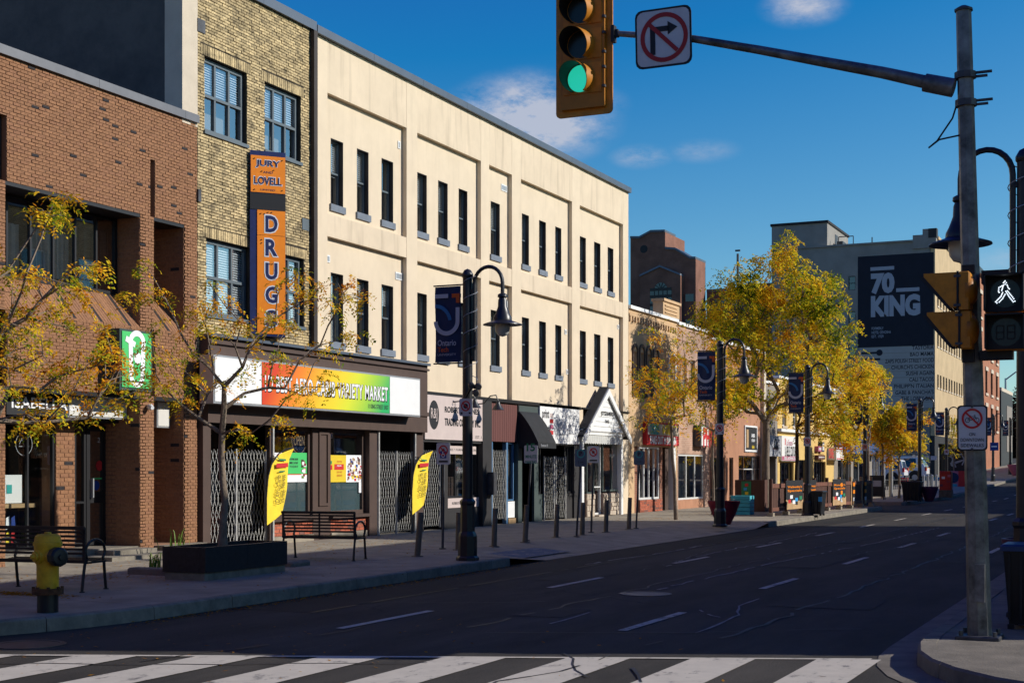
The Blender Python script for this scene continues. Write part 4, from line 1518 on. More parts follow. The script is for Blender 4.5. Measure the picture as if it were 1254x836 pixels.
# projecting green box sign
gs0, gs1 = fy(147, -16.62), fy(187, -16.62)
gz0, gz1 = fz(165, 478, -16.62), fz(165, 404, -16.62)
sgn = thing('box_sign', (-16.8, gs0, gz0), 'green lightbox sign with a white emblem, standing out from the brown brick', 'shop sign')
MB().box(-16.99, -16.63, gs0, gs1, gz0, gz1).build('sign_case', 'frame_green', sgn)
MB().box(-16.63, -16.615, gs0 + 0.05, gs1 - 0.05, gz0 + 0.05, gz1 - 0.04).build('sign_face', 'sign_green', sgn)
T2 = FXT(-16.61)
em = MB(T2); cx, cz = (gs0 + gs1) / 2, (gz0 + gz1) / 2 + 0.02
for k in (-1, 1):
    stroke(em, (cx + k * 0.15, cz - 0.32), (cx + k * 0.17, cz + 0.3), 0.11, 0)
disc(em, (cx, cz - 0.3), 0.2, 0, 20, r0=0.1, a0=math.pi, a1=2 * math.pi)
disc(em, (cx, cz + 0.28), 0.23, 0.001, 20, r0=0.13, a0=0, a1=math.pi)
disc(em, (cx + 0.02, cz + 0.02), 0.1, 0, 14)
stroke(em, (cx - 0.3, cz + 0.35), (cx - 0.05, cz + 0.25), 0.1, 0.002)
em.build('emblem', 'ink_white', sgn)
# small security camera on the pier
c_ = thing('security_camera', (-16.9, P1 + 0.2, 2.85), 'small white dome camera on the brown brick pier', 'camera')
MB().lathe([(0.05, 0), (0.06, 0.05), (0.035, 0.12)], c=(-16.95, P1 + 0.2, 2.86), axis=(0.9, -0.3, -0.2), n=12).build('camera_body', 'white_paint', c_, smooth=True)
MB().box(-17, -16.93, P1 + 0.18, P1 + 0.23, 2.84, 2.9).build('bracket', 'white_paint', c_)

# ---------------------------------------------------------------- 2. yellow brick building
YY0, YY1 = 22.34, fy(384)
yb = thing('brick_building', (FX, 24, 0), 'old yellow brick building with grey triple windows behind the orange vertical sign', 'building')
yz = 11.35
wins = []
for (a, b, pt, pb) in ((250, 302, fz(250, 68), fz(250, 160)), (324, 368, fz(324, 100), fz(368, 200)), (252.5, 306, fz(252.5, 291), fz(252.5, 384.5)), (328, 372, fz(372, 317.5), fz(372, 401))):
    wins.append((fy(a), fy(b), pb, pt))
zg = 3.85
w = MB(FT)
wall_holes(w, YY0, YY1, zg, yz - 0.05, wins, -0.35, 0.0)
w.build('wall', 'mortar_yellow', yb)
sold = [(h[0] - 0.12, h[1] + 0.12, h[3] + 0.0, h[3] + 0.235) for h in wins]
bricks(yb, FT, YY0, YY1, zg, yz - 0.05, wins + sold, 'brick_yellow', front=0.012, singles=290, near=lambda it: abs(it[0] - 22.6) + abs(it[2] - 7.5) * 0.5, seed=7, L_=0.17, H_=0.05, rough=0.008)
for h in sold:
    bricks(yb, FT, h[0], h[1], h[2] + 0.004, h[3] - 0.004, [], 'brick_yellow', front=0.014, vertical=True, seed=8, name='soldier_course')
for k, h in enumerate(wins):
    window(yb, FT, h[0] + 0.01, h[1] - 0.01, h[2] + 0.01, h[3] - 0.01, -0.09, 'frame_grey', 'glass_clear', cols=3, rows=(0.5,), bar=0.07, mbar=0.055, blind='slats', backd=0.4, blindz=(h[2] + (0.75 if k < 2 else 0.1), h[3] - 0.08))
    MB(FT).box(h[0] - 0.03, h[1] + 0.03, -0.08, 0.045, h[2] - 0.06, h[2] + 0.008).build('sill', 'frame_grey', yb)
y = YY0
while y < YY1 - 0.1:
    y2 = min(y + 2.1, YY1)
    MB(FT).box(y + 0.003, y2 - 0.003, -0.35, 0.09, yz - 0.06, yz + 0.14).build('coping', 'coping_grey', yb)
    y = y2
MB(FT).box(YY1 - 0.16, YY1 - 0.02, 0.0, 0.12, 3.95, yz - 0.08).build('downpipe', 'pipe_brown', yb)
vt = MB(FT); vt.box(fy(369), fy(377), 0.0, 0.03, fz(373, 282), fz(373, 268)); vt.build('vent', 'frame_grey', yb)
vt = MB(FT); vt.box(fy(240.5), fy(244), 0.0, 0.05, fz(242, 247), fz(242, 232)); vt.build('vent', 'galv_dark', yb)
vt = MB(FT); vt.box(fy(241), fy(250), 0.0, 0.03, fz(245, 40), fz(245, 24)); vt.build('vent', 'galv_dark', yb)
# cream end pilaster and the dark party wall above the brown building's roof
MB(FT).box(fy(222.5), YY0 + 0.0, -0.4, 0.014, 8.3, yz + 0.5).build('end_pilaster', 'stucco_pale', yb)
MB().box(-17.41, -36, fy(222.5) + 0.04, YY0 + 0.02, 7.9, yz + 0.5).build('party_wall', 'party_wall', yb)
body = MB(); body.box(-36, -17.42, YY0 + 0.021, YY1, 3.9, yz + 0.3); body.box(-36, -20.2, YY0, YY1, 0, 3.9); body.build('building_body', 'stucco_grey', yb)

# the vertical drugs sign: a wedge with two faces
SW = thing('vertical_sign', (-16.9, 24.3, 4.4), 'tall orange and blue vertical sign reading JURY AND LOVELL LIMITED, DRUGS', 'sign')
A_, B_, C2 = Vector((-16.93, 23.98, 0)), Vector((-16.44, 24.53, 0)), Vector((-16.93, 25.08, 0))
zt_, zb_ = CAM_H + (HOR - 183) / FOC * 28.9, CAM_H + (HOR - 411) / FOC * 28.9


def sz(py): return CAM_H + (HOR - py) / FOC * 28.9


def wedge(name, m, z0, z1, q0=0.0, q1=1.0, off=0.0, backside=True):
    d = (B_ - A_); n_ = Vector((d.y, -d.x, 0)).normalized()
    a = A_ + d * q0 + n_ * off; b = A_ + d * q1 + n_ * off
    mb = MB()
    if backside:
        c = C2 + Vector((0, 1, 0)) * off
        mb.prism([(a.x, a.y), (b.x, b.y), (c.x, c.y)], z0, z1)
    else:
        i = n_ * -0.006
        mb.prism([(a.x, a.y), (b.x, b.y), (b.x + i.x, b.y + i.y), (a.x + i.x, a.y + i.y)], z0, z1)
    return mb.build(name, m, SW)


wedge('sign_case', 'sign_navy', zb_, sz(184))
wedge('face_panel', 'sign_orange', sz(235), sz(190), 0.02, 0.99, 0.012, False)
wedge('black_panel', 'ink_black', sz(256), sz(236), 0.0, 1.0, 0.010, False)
wedge('face_panel', 'sign_orange', sz(287), sz(256.5), 0.2, 0.99, 0.012, False)
wedge('face_panel', 'sign_orange', sz(408), sz(287.5), 0.2, 0.99, 0.012, False)
dW = (B_ - A_); ang = math.atan2(dW.y, dW.x); nW = Vector((dW.y, -dW.x, 0)).normalized()


def wtext(body, w, h, q, z, m, off, bold=0.0, sp=1.0):
    p = A_ + dW * q + nW * off
    text(body, w, h, (p.x, p.y, z), None, m, SW, bold=bold, rot=(R(90), 0, ang), spacing=sp)


for body, w_, h_, py in (('JURY', 0.50, 0.155, 200), ('LOVELL', 0.57, 0.155, 220.5)):
    wtext(body, w_ + 0.03, h_ + 0.03, 0.5, sz(py), 'ink_white', 0.016, bold=0.045)
    wtext(body, w_, h_, 0.5, sz(py), 'sign_navy', 0.019, bold=0.02)
wtext('AND', 0.2, 0.045, 0.5, sz(210), 'sign_navy', 0.016)
wtext('LIMITED', 0.3, 0.035, 0.5, sz(231.5), 'sign_navy', 0.016)
for ch, py in zip('DRUGS', (273, 302, 331, 360, 389)):
    wtext(ch, 0.30, 0.39, 0.6, sz(py), 'ink_white', 0.016, bold=0.075)
    wtext(ch, 0.25, 0.34, 0.6, sz(py), 'sign_navy', 0.019, bold=0.035)
bo = MB()
for q, py in ((0.12, 194), (0.9, 194), (0.12, 232), (0.9, 231), (0.3, 261), (0.4, 261), (0.5, 259), (0.6, 259), (0.32, 293), (0.32, 297), (0.55, 322), (0.62, 322), (0.88, 352), (0.93, 330), (0.9, 379), (0.93, 398), (0.33, 209), (0.66, 207)):
    p = A_ + dW * q + nW * 0.018
    bo.lathe([(0.013, 0), (0.013, 0.006)], c=(p.x, p.y, sz(py)), axis=tuple(nW), n=8)
bo.build('fixing_bolts', 'rust', SW)

# ---------------------------------------------------------------- 3. beige stucco building
SY0, SY1 = fy(384) + 0.01, fy(769.5)
st_ = thing('stucco_building', (FX, 36, 0), 'long three-storey beige stucco building with rows of narrow windows', 'building')
bays = [(401, 498, (411, 426), (443, 457), (473, 487)), (511, 589, (516, 528), (542, 553.5), (567, 577.5)), (599, 627, (606, 617)),
        (638, 700.5, (644, 652.5), (665, 673.2), (684.7, 692)), (710, 763, (714, 721.9), (732, 739.6), (748.6, 755.4))]
UZ1, UZ0 = fz(650, 263), fz(650, 325)
LZ1, LZ0 = fz(650, 389), fz(650, 454)
PT = fz(638, 219)                                          # top of the sunk panels
MB0, MB1 = fz(638, 354), fz(403, 262)                      # the raised band between the storeys
GT = fz(600, 487)                                          # top of the shop level
SZ = fz(769, 236)
holes = []
for b_ in bays:
    for (a, b) in b_[2:]:
        holes.append((fy(a), fy(b), UZ0, UZ1)); holes.append((fy(a), fy(b), LZ0, LZ1))
w = MB(FT)
wall_holes(w, SY0, SY1, GT, SZ, holes, -0.40, -0.13)
w.build('wall', 'stucco', st_)
edges_ = [SY0] + [v for b_ in bays for v in (fy(b_[0]), fy(b_[1]))] + [SY1]
for a, b in zip(edges_[::2], edges_[1::2]):
    MB(FT).box(a, b, -0.128, 0.0, GT, SZ).build('pilaster', 'stucco', st_)
for b_ in bays:
    a, b = fy(b_[0]), fy(b_[1])
    MB(FT).box(a + 0.001, b - 0.001, -0.128, -0.004, PT, SZ).build('wall_band', 'stucco_band', st_)
    MB(FT).box(a + 0.001, b - 0.001, -0.128, -0.006, MB0, MB1).build('wall_band', 'stucco_band', st_)
for i, h in enumerate(holes):
    window(st_, FT, h[0] + 0.005, h[1] - 0.005, h[2] + 0.005, h[3] - 0.005, -0.235, 'frame_grey', 'glass_clear', rows=(0.5,), bar=0.032, blind='slats' if i % 3 != 1 else 'curtain' if i % 2 else None, backd=0.35, bd=0.05, blindz=(h[2] + 1.1 if i % 2 else h[2] + 0.7, h[3] - 0.05))
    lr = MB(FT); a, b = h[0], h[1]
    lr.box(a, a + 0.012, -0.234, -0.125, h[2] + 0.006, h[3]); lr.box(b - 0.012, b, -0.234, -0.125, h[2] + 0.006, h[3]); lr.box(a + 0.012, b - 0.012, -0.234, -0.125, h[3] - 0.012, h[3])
    lr.build('reveal_shade', 'pipe_brown', st_)  # dark brown strips colour in the shade on jambs and head
    MB(FT).box(h[0] - 0.05, h[1] + 0.06, -0.28, -0.085, h[2] - 0.15, h[2] + 0.004).build('sill', 'sill_grey', st_)
y = SY0
while y < SY1 - 0.1:
    y2 = min(y + 2.44, SY1 + 0.05)
    MB(FT).box(y + 0.004, y2 - 0.004, -0.4, 0.1, SZ + 0.0, SZ + 0.17).build('coping', 'coping_grey', st_)
    y = y2
for (px, py, w_, h_) in ((402.5, 134, 4, 10), (494, 177, 3, 9), (512.5, 182, 3, 9), (406, 316, 7, 9), (494, 338, 9, 9), (514, 344, 3, 9), (640, 211, 4, 9), (701, 239, 3, 8), (622, 230, 7, 8), (709, 246, 3, 7), (762.5, 265, 3, 6), (624, 372, 4, 8), (640, 383, 3, 6), (640, 394, 3, 5), (697, 406, 2.5, 6), (699, 455, 2.5, 6), (640, 447, 3, 5), (640, 457, 3, 5), (761, 400, 2, 5)):
    m_ = MB(FT); m_.box(fy(px - w_ / 2), fy(px + w_ / 2), -0.13, -0.112, fz(px, py + h_ / 2), fz(px, py - h_ / 2)); v_ = m_.build('vent', 'white_paint', st_)
    m_ = MB(FT); m_.box(fy(px - w_ / 2) + 0.03, fy(px + w_ / 2) - 0.03, -0.112, -0.108, fz(px, py + h_ / 2) + 0.03, fz(px, py - h_ / 2) - 0.03); m_.build('grille', 'alu', v_)
body = MB(); body.box(-34, -17.42, SY0 + 0.02, SY1 - 0.01, 3.9, SZ - 0.3); body.box(-34, -20.6, SY0, SY1 - 0.01, 0, 3.9)
body.box(-20.6, -17.4, SY1 - 0.25, SY1 - 0.01, 0, 3.9)
body.build('building_body', 'stucco_grey', st_)
rt = MB(); rt.box(-34, -17.1, SY0, SY1, SZ - 0.3, SZ - 0.15); rt.build('roof', 'roof_dark', st_)
# end pier running down to the ground
MB(FT).box(fy(763), SY1, -0.4, 0.0, 0.0, GT - 0.001).build('end_pier', 'stucco', st_)
MB(FT).box(fy(708), fy(714), -0.4, -0.002, 0.0, GT - 0.001).build('pier', 'stucco', st_)
# ledge over the shops
MB(FT).box(fy(514), fy(708), -0.38, 0.10, GT - 0.10, GT - 0.003).build('ledge', 'frame_black', st_)
MB(FT).box(fy(712), SY1 - 0.02, 0.002, 0.05, GT - 0.05, GT).build('cable_tray', 'frame_black', st_)

# ================================================================== SHOPFRONTS under the stucco and the yellow brick
def shopfront(label, y, name='shopfront'):
    return thing(name, (FX, y, 0.0), label, 'shopfront')


# ---------------------------------------------------------------- the brown market shopfront
a0, a1 = fy(243.5), fy(514)
MK = shopfront('brown wooden shopfront with steel gates and a big rainbow-coloured market sign', (a0 + a1) / 2)
zt0 = fz(330, 521)
zft = fz(513, 447)
fa = MB(FT)
fa.box(a0, a1, -0.36, 0.22, zt0, zft - 0.03)
fa.build('fascia', 'store_brown', MK)
MB(FT).box(a0 - 0.02, a1 + 0.03, -0.36, 0.3, zft - 0.028, zft + 0.03).build('fascia_cap', 'coping_grey', MK)
MB(FT).box(a0, a1, 0.222, 0.26, fz(513, 504) - 0.12, fz(513, 504) - 0.02).build('lower_moulding', 'store_brown', MK)
MB(FT).box(a0, a1, 0.222, 0.28, fz(388, 437) - 0.03, fz(388, 437) + 0.02).build('upper_moulding', 'store_brown', MK)
cols = [(243.5, 253), (325.5, 331), (382, 404), (448, 457.5), (503, 514)]
for (p, q) in cols:
    MB(FT).box(fy(p), fy(q), -0.3, 0.10 if q - p < 15 else 0.02, 0.0, zt0 - 0.002).build('pilaster', 'store_brown', MK)
pn = MB(FT); s0, s1 = fy(389), fy(401)
for (x0, x1, z0, z1) in ((s0, s0 + 0.06, 0.9, zt0 - 0.08), (s1 - 0.06, s1, 0.9, zt0 - 0.08), (s0 + 0.06, s1 - 0.06, 0.9, 0.96), (s0 + 0.06, s1 - 0.06, zt0 - 0.14, zt0 - 0.08)):
    pn.box(x0, x1, 0.021, 0.05, z0, z1)
pn.build('panel_moulding', 'store_brown', MK)
sillz = fz(360, 633)
for (p, q) in ((331, 382), (404, 448)):
    wf = window(MK, FT, fy(p), fy(q), sillz, zt0 - 0.002, -0.04, 'store_brown', 'glass_clear', bar=0.09, backd=1.3, name='shop_window', back='interior')
    MB(FT).box(fy(p), fy(q), -0.28, 0.0, 0.15, sillz - 0.05).build('knee_wall', 'mortar_red', MK)
    bricks(MK, FT, fy(p), fy(q), 0.30, sillz - 0.06, [], 'brick_red', front=0.012, seed=int(p), name='brickwork')
    MB(FT).box(fy(p), fy(q), 0.013, 0.05, 0.13, 0.29).build('plinth', 'concrete', MK)
    MB(FT).box(fy(p) - 0.05, fy(q) + 0.05, -0.05, 0.12, sillz - 0.07, sillz - 0.002).build('sill', 'store_brown', MK)
mat('film', (0.10, 0.155, 0.165), 0.35, var=0.15, scale=1.0, spec=0.5)
mat('film_bright', (0.2, 0.2, 0.2), 0.4)
for (p, q) in ((331, 382), (404, 448)):
    MB(FT).box(fy(p) + 0.1, fy(q) - 0.1, -0.11, -0.10, sillz + 0.09, fz(430, 589)).build('window_film', 'film', MK)
# posters in the windows
PD = -0.068


def wposter(px0, px1, py0, py1, col, name='poster', d=PD, parent=None, pm=None):
    z1_, z0_ = fz((px0 + px1) / 2, py0), fz((px0 + px1) / 2, py1)
    o = MB(FT).box(fy(px0), fy(px1), d - 0.004, d, z0_, z1_).build(name, col, parent or MK)
    return o


wposter(334, 349, 554, 590, 'ink_white', parent=MK)
pr = random.Random(3)
for i in range(26):
    px_, py_ = 334 + pr.random() * 12, 555 + pr.random() * 17
    wposter(px_, px_ + 3, py_, py_ + 3.5, pr.choice(['ink_red', 'ink_white', 'ink_blue', 'ink_white']), 'print', PD + 0.001 + i * 0.0002)
wposter(350, 380.5, 554, 581, 'sign_green')
wposter(350, 380.5, 581, 590, 'ink_white')
wposter(350, 380.5, 580, 581.2, 'ink_red', d=PD + 0.002)
for py, t_ in ((562, 'SHOPPING MADE'), (566.5, 'SIMPLE & FAST'), (571, 'TODAY')):
    text(t_, 0.34, 0.05, (FX + PD + 0.003, fy(363), fz(363, py)), 'X', 'frame_green', MK, bold=0.02)
for i in range(22):
    px_, py_ = 372 + pr.random() * 5, 561 + pr.random() * 22
    wposter(px_, px_ + 2.6, py_, py_ + 3, pr.choice(['ink_red', 'flag_yellow', 'ink_white', 'pot_red', 'plant_green', 'store_brown']), 'print', PD + 0.004 + i * 0.0002)
wposter(405, 427, 557, 590, 'ink_yellow')
wposter(427, 447.3, 557, 590, 'ink_white')
wposter(412.5, 424, 568, 575, 'ink_red', d=PD + 0.002)
text('WHOLESALE & RETAIL', 0.20, 0.035, (FX + PD + 0.004, fy(418.3), fz(418.3, 570)), 'X', 'ink_white', MK, bold=0.02)
text('AFRICAN FOODS', 0.22, 0.045, (FX + PD + 0.004, fy(418.6), fz(418.6, 565)), 'X', 'ink_red', MK)
text('QUALITY FOODS', 0.22, 0.045, (FX + PD + 0.004, fy(418.6), fz(418.6, 578)), 'X', 'ink_red', MK)
text('GREAT PRICES', 0.22, 0.045, (FX + PD + 0.004, fy(418.6), fz(418.6, 582)), 'X', 'ink_red', MK)
wposter(407, 410, 569, 575, 'ink_red', 'print', PD + 0.003)
wposter(407.5, 409.5, 564, 568, 'ink_green', 'print', PD + 0.003)
for i in range(70):
    px_, py_ = 428 + pr.random() * 16, 558 + pr.random() * 28
    if px_ < 428 + (572 - py_) * 0.2: continue
    s_ = pr.uniform(1.2, 2.6)
    wposter(px_, px_ + s_, py_, py_ + s_ * 1.4, pr.choice(['ink_red', 'pot_red', 'ink_white', 'maroon', 'flag_yellow', 'ink_blue', 'wood_light', 'store_brown', 'pink_sign']), 'print', PD + 0.003 + i * 0.0001)
wposter(442.5, 446.5, 590, 603, 'ink_white', 'notice', PD + 0.002)
nn = MB(FXT(FX - 0.1)); cx, cz = fy(371), fz(371, 539)
disc(nn, (cx, cz), 0.29, 0.0, 26, r0=0.275)
nn.build('neon_ring', 'wood_light', MK)
text('OPEN', 0.42, 0.22, (FX - 0.098, cx, cz), 'X', 'wood_light', MK)
# vestibules behind the gates
for (p, q) in ((253, 325.5), (457.5, 503)):
    room(MK, fy(p), fy(q), 0.15, zt0, 2.2, FT, d=-0.02, m='interior')
ds = MB(FT); ds.box(fy(276), fy(281), -1.3, -1.15, 0.15, zt0); ds.build('inner_post', 'store_brown', MK)
window(MK, FT, fy(255), fy(275), 0.5, zt0 - 0.1, -1.2, 'store_brown', 'glass_clear', bar=0.08, backd=0.5, name='inner_window', back='interior_mid')
window(MK, FT, fy(283), fy(324), 0.9, zt0 - 0.1, -1.2, 'store_brown', 'glass_clear', bar=0.08, backd=0.5, name='inner_window', back='interior')
MB(FT).box(fy(290), fy(322), -1.19, -1.18, 0.95, 1.75).build('window_film', 'film_bright', MK)
MB(FT).box(fy(283), fy(324), -1.3, -1.1, 0.15, 0.88).build('knee_wall', 'mortar_red', MK)
bricks(MK, FXT(FX - 1.1), fy(283), fy(324), 0.2, 0.86, [], 'brick_red', front=0.01, seed=4)
for k in range(10):
    px_, py_ = 462 + pr.random() * 34, 572 + pr.random() * 48
    MB(FT).box(fy(px_), fy(px_ + 4 + pr.random() * 5), -0.9, -0.88, fz(px_, py_ + 8), fz(px_, py_)).build('notice', pr.choice(['wood_light', 'ink_yellow', 'ink_white', 'film_bright', 'plant_green', 'store_brown']), MK)
gz1_ = fz(330, 552)
gate(fy(254), fy(325), 0.19, fz(300, 552), FX + 0.0, 'wide folding steel gate left of the yellow feather flag, before the market entrance', posts=(0.47,))
gate(fy(459), fy(503), 0.19, fz(480, 554), FX + 0.03, 'folding steel gate right of the yellow poster window, market\'s second door', posts=(0.55,))
for q in (327.5, 457.6, 502.5):
    MB(FT).box(fy(q), fy(q) + 0.05, 0.10, 0.14, 0.15, zt0).build('gate_post', 'gate_steel', MK)
# the long sign box
ss = thing('market_sign', (-16.5, (a0 + a1) / 2, 3.3), 'long white sign box with a red to green gradient, 1D BEST AFRO-CARIB VARIETY MARKET', 'shop sign')
XS = -16.45
q0, q1, q2, q3 = fy(263.5, XS), fy(321, XS), fy(477, XS), fy(514, XS)
zs0, zs1 = fz(321, 495, XS), fz(321, 443, XS)
MB().box(-16.78, XS - 0.01, q0 - 0.04, q3 + 0.04, zs0 - 0.04, zs1 + 0.04).build('sign_case', 'alu', ss)
MB().box(XS - 0.012, XS, q0, q1 - 0.02, zs0, zs1).build('white_panel', 'white_sign', ss)
MB().box(XS - 0.012, XS, q2 + 0.02, q3, zs0, zs1).build('white_panel', 'white_sign', ss)
gm = bpy.data.materials.new('gradient_print'); gm.use_nodes = True; MATS['gradient_print'] = gm
t_ = gm.node_tree; b_ = t_.nodes['Principled BSDF']; b_.inputs['Roughness'].default_value = 0.45
tcn = t_.nodes.new('ShaderNodeTexCoord'); sp = t_.nodes.new('ShaderNodeSeparateXYZ'); t_.links.new(tcn.outputs['Generated'], sp.inputs[0])
mu = t_.nodes.new('ShaderNodeMath'); mu.operation = 'MULTIPLY_ADD'; t_.links.new(sp.outputs['Z'], mu.inputs[0]); mu.inputs[1].default_value = -0.12; t_.links.new(sp.outputs['Y'], mu.inputs[2])
cr = t_.nodes.new('ShaderNodeValToRGB'); t_.links.new(mu.outputs[0], cr.inputs['Fac'])
el = cr.color_ramp.elements
while len(el) < 6: el.new(0.5)
for e, (p, c) in zip(el, [(0, (0.62, 0.05, 0.012)), (0.2, (0.85, 0.24, 0.015)), (0.42, (0.86, 0.55, 0.02)), (0.62, (0.65, 0.68, 0.03)), (0.78, (0.3, 0.56, 0.05)), (0.93, (0.02, 0.40, 0.11))]):
    e.position = p; e.color = (*c, 1)
t_.links.new(cr.outputs['Color'], b_.inputs['Base Color'])
MB().box(XS - 0.012, XS, q1, q2, zs0, zs1).build('gradient_panel', 'gradient_print', ss)
ln_ = q2 - q1
text('1D BEST AFRO-CARIB VARIETY MARKET', ln_ * 0.965 + 0.03, (zs1 - zs0) * 0.40 + 0.02, (XS + 0.004, (q1 + q2) / 2 + 0.02, zs0 + (zs1 - zs0) * 0.50), 'X', 'ink_black', ss, bold=0.035, spacing=1.12)
text('1D BEST AFRO-CARIB VARIETY MARKET', ln_ * 0.965, (zs1 - zs0) * 0.385, (XS + 0.007, (q1 + q2) / 2, zs0 + (zs1 - zs0) * 0.51), 'X', 'ink_white', ss, bold=0.02, spacing=1.12)
text('11 KING STREET EAST', ln_ * 0.18, 0.1, (XS + 0.004, q2 - ln_ * 0.1, zs0 + 0.13), 'X', 'frame_green', ss, bold=0.01)


# feather flags standing by the shopfront
def feather_flag(px0, px1, pyt, pyb, X, label, lean=0.0):
    y0, y1 = fy(px0, X), fy(px1, X)
    z0, z1 = fz(px0, pyb, X), fz(px1, pyt, X)
    t = thing('feather_flag', (X, y0, z0 - 0.5), label, 'flag', 'yellow feather flags')
    H = z1 - z0; Wd = y1 - y0
    ed = [(0.0, 0.0), (-0.0, 0.35), (0.06, 0.62), (0.2, 0.8), (0.45, 0.92), (0.72, 0.985), (1.0, 1.0)]
    rt_ = [(0.9, 0.86), (0.82, 0.6), (0.74, 0.38), (0.68, 0.2), (0.64, 0.13)]
    n = 14
    import bisect

    def li(v):
        for (u0, v0), (u1, v1) in zip(ed, ed[1:]):
            if v <= v1: return u0 + (u1 - u0) * (v - v0) / max(1e-6, v1 - v0)
        return 1.0

    def ri(v):
        R_ = [(0.58, 0.14), (0.6, 0.2), (0.66, 0.38), (0.76, 0.6), (0.88, 0.86), (1.0, 1.0)]
        if v < 0.14: return 0.58 * v / 0.14
        for (u0, v0), (u1, v1) in zip(R_, R_[1:]):
            if v <= v1: return u0 + (u1 - u0) * (v - v0) / max(1e-6, v1 - v0)
        return 1.0
    m = MB(); vs = []; K_ = 8
    for i in range(n + 1):
        v = i / n
        for k in range(K_ + 1):
            u = li(v) + (ri(v) - li(v)) * k / K_
            vs.append((X + 0.03 * math.sin(u * 9 + v * 4) * (k / K_), y0 + u * Wd, z0 + v * H))
    m.add(vs, [(i * (K_ + 1) + k, i * (K_ + 1) + k + 1, (i + 1) * (K_ + 1) + k + 1, (i + 1) * (K_ + 1) + k) for i in range(n) for k in range(K_)])
    m.build('flag_cloth', 'flag_yellow', t, smooth=True)
    m = MB(); m.tube([(X, y0 - 0.02, z0 - 0.62)] + [(X - 0.005, y0 + li(v) * Wd - 0.015, z0 + v * H + 0.01) for v in (0, 0.2, 0.35, 0.5, 0.62, 0.7, 0.8, 0.87, 0.92, 0.96, 0.985, 1.0)], 0.014, 6)
    m.build('pole', 'ink_black', t, smooth=True)
    X2 = X + 0.045
    text('1D Afro-Carib', H * 0.38, Wd * 0.15, (X2, y0 + Wd * 0.34, z0 + H * 0.46), 'X', 'ink_black', t, bold=0.0, roll=R(84))
    text('Variety Market', H * 0.38, Wd * 0.15, (X2, y0 + Wd * 0.56, z0 + H * 0.47), 'X', 'ink_black', t, bold=0.0, roll=R(84))
    lg = MB(FXT(X2)); c_ = (y0 + Wd * 0.5, z0 + H * 0.77); stroke(lg, (c_[0] - Wd * 0.22, c_[1]), (c_[0] + Wd * 0.22, c_[1] + 0.02), 0.09, 0); lg.build('emblem', 'ink_red', t)
    lg = MB(FXT(X2)); stroke(lg, (c_[0] - Wd * 0.1, c_[1] + 0.13), (c_[0] + Wd * 0.14, c_[1] + 0.12), 0.04, 0); stroke(lg, (c_[0] - Wd * 0.1, c_[1] + 0.13), (c_[0] - Wd * 0.2, c_[1] + 0.19), 0.02, 0); stroke(lg, (c_[0] - Wd * 0.12, c_[1] - 0.12), (c_[0] + Wd * 0.1, c_[1] - 0.11), 0.025, 0); lg.build('emblem', 'ink_green', t)
    return t


feather_flag(327, 359.5, 549, 643, -16.72, 'yellow feather flag reading 1D Afro-Carib Variety Market, behind the bench')
feather_flag(505, 529.5, 552, 630, -16.6, 'yellow feather flag at the market\'s right end, above a leaning bollard')

# ---------------------------------------------------------------- trading company shop
b0, b1 = fy(514.6), fy(597)
TR = shopfront('shopfront with a pale pink ROBERTS & TRADING COMPANY sign and black piers', (b0 + b1) / 2)
zs_t, zs_b = fz(560, 487), fz(560, 539)
MB(FT).box(b0, fy(596), -0.3, 0.08, zs_b - 0.07, GT - 0.1).build('fascia', 'dark_pier', TR)
MB(FT).box(fy(586.5), fy(597.5), -0.3, 0.12, 0.0, GT - 0.1).build('pier', 'dark_pier', TR)
MB(FT).box(b0, b0 + 0.08, -0.3, 0.06, 0.0, zs_b).build('pier', 'dark_pier', TR)
MB(FT).box(fy(541.5), fy(546), -0.3, 0.06, 0.0, zs_b - 0.071).build('pier', 'dark_pier', TR)
room(TR, b0 + 0.08, fy(541.5), 0.0, zs_b, 1.6, FT, d=-0.1)
window(TR, FT, fy(546), fy(586.5), 0.95, zs_b - 0.08, -0.05, 'frame_black', 'glass_clear', cols=3, bar=0.05, backd=1.5, name='shop_window')
MB(FT).box(fy(546), fy(586.5), -0.25, 0.02, 0.12, 0.68).build('knee_wall', 'dark_pier', TR)
MB(FT).box(fy(546), fy(586.5), -0.2, 0.0, 0.69, 0.94).build('lettered_band', 'pink_sign', TR)
text('ROBERTS & CO. TRADING', 1.2, 0.07, (FX + 0.004, (fy(546) + fy(586)) / 2, 0.81), 'X', 'ink_black', TR)
MB(FT).box(fy(546) + 0.06, fy(586.5) - 0.06, -0.06, -0.052, zs_b - 0.36, zs_b - 0.14).build('window_band', 'pink_sign', TR)
text('ANTIQUES * FURNITURE * DECOR', 2.4, 0.07, (FX - 0.048, (fy(546) + fy(586)) / 2, zs_b - 0.25), 'X', 'ink_black', TR)
for (p, q, z0_, z1_, c) in ((550, 561, 0.95, 1.75, 'sign_panel'), (562, 566, 0.95, 1.4, 'wood_light'), (549, 552, 1.76, 2.0, 'ink_red'), (555, 559, 1.76, 2.1, 'curtain_white'), (568, 575, 0.95, 1.5, 'store_brown'), (577, 583, 0.95, 1.9, 'interior_mid'), (563, 565, 1.4, 1.55, 'sign_orange')):
    m_ = MB(FT); m_.chbox(fy(p), fy(q), -0.7, -0.45, z0_, z1_, 0.03); m_.build('display_item', c, TR)
gate(b0 + 0.1, fy(541), 0.25, fz(528, 552), FX - 0.06, 'dark-backed folding gate between the yellow flag and the trading company window', posts=())
tsn = thing('shop_sign', (FX + 0.1, (b0 + fy(586)) / 2, zs_b), 'pale pink sign with black oval emblem and western lettering, behind the street lamp', 'shop sign')
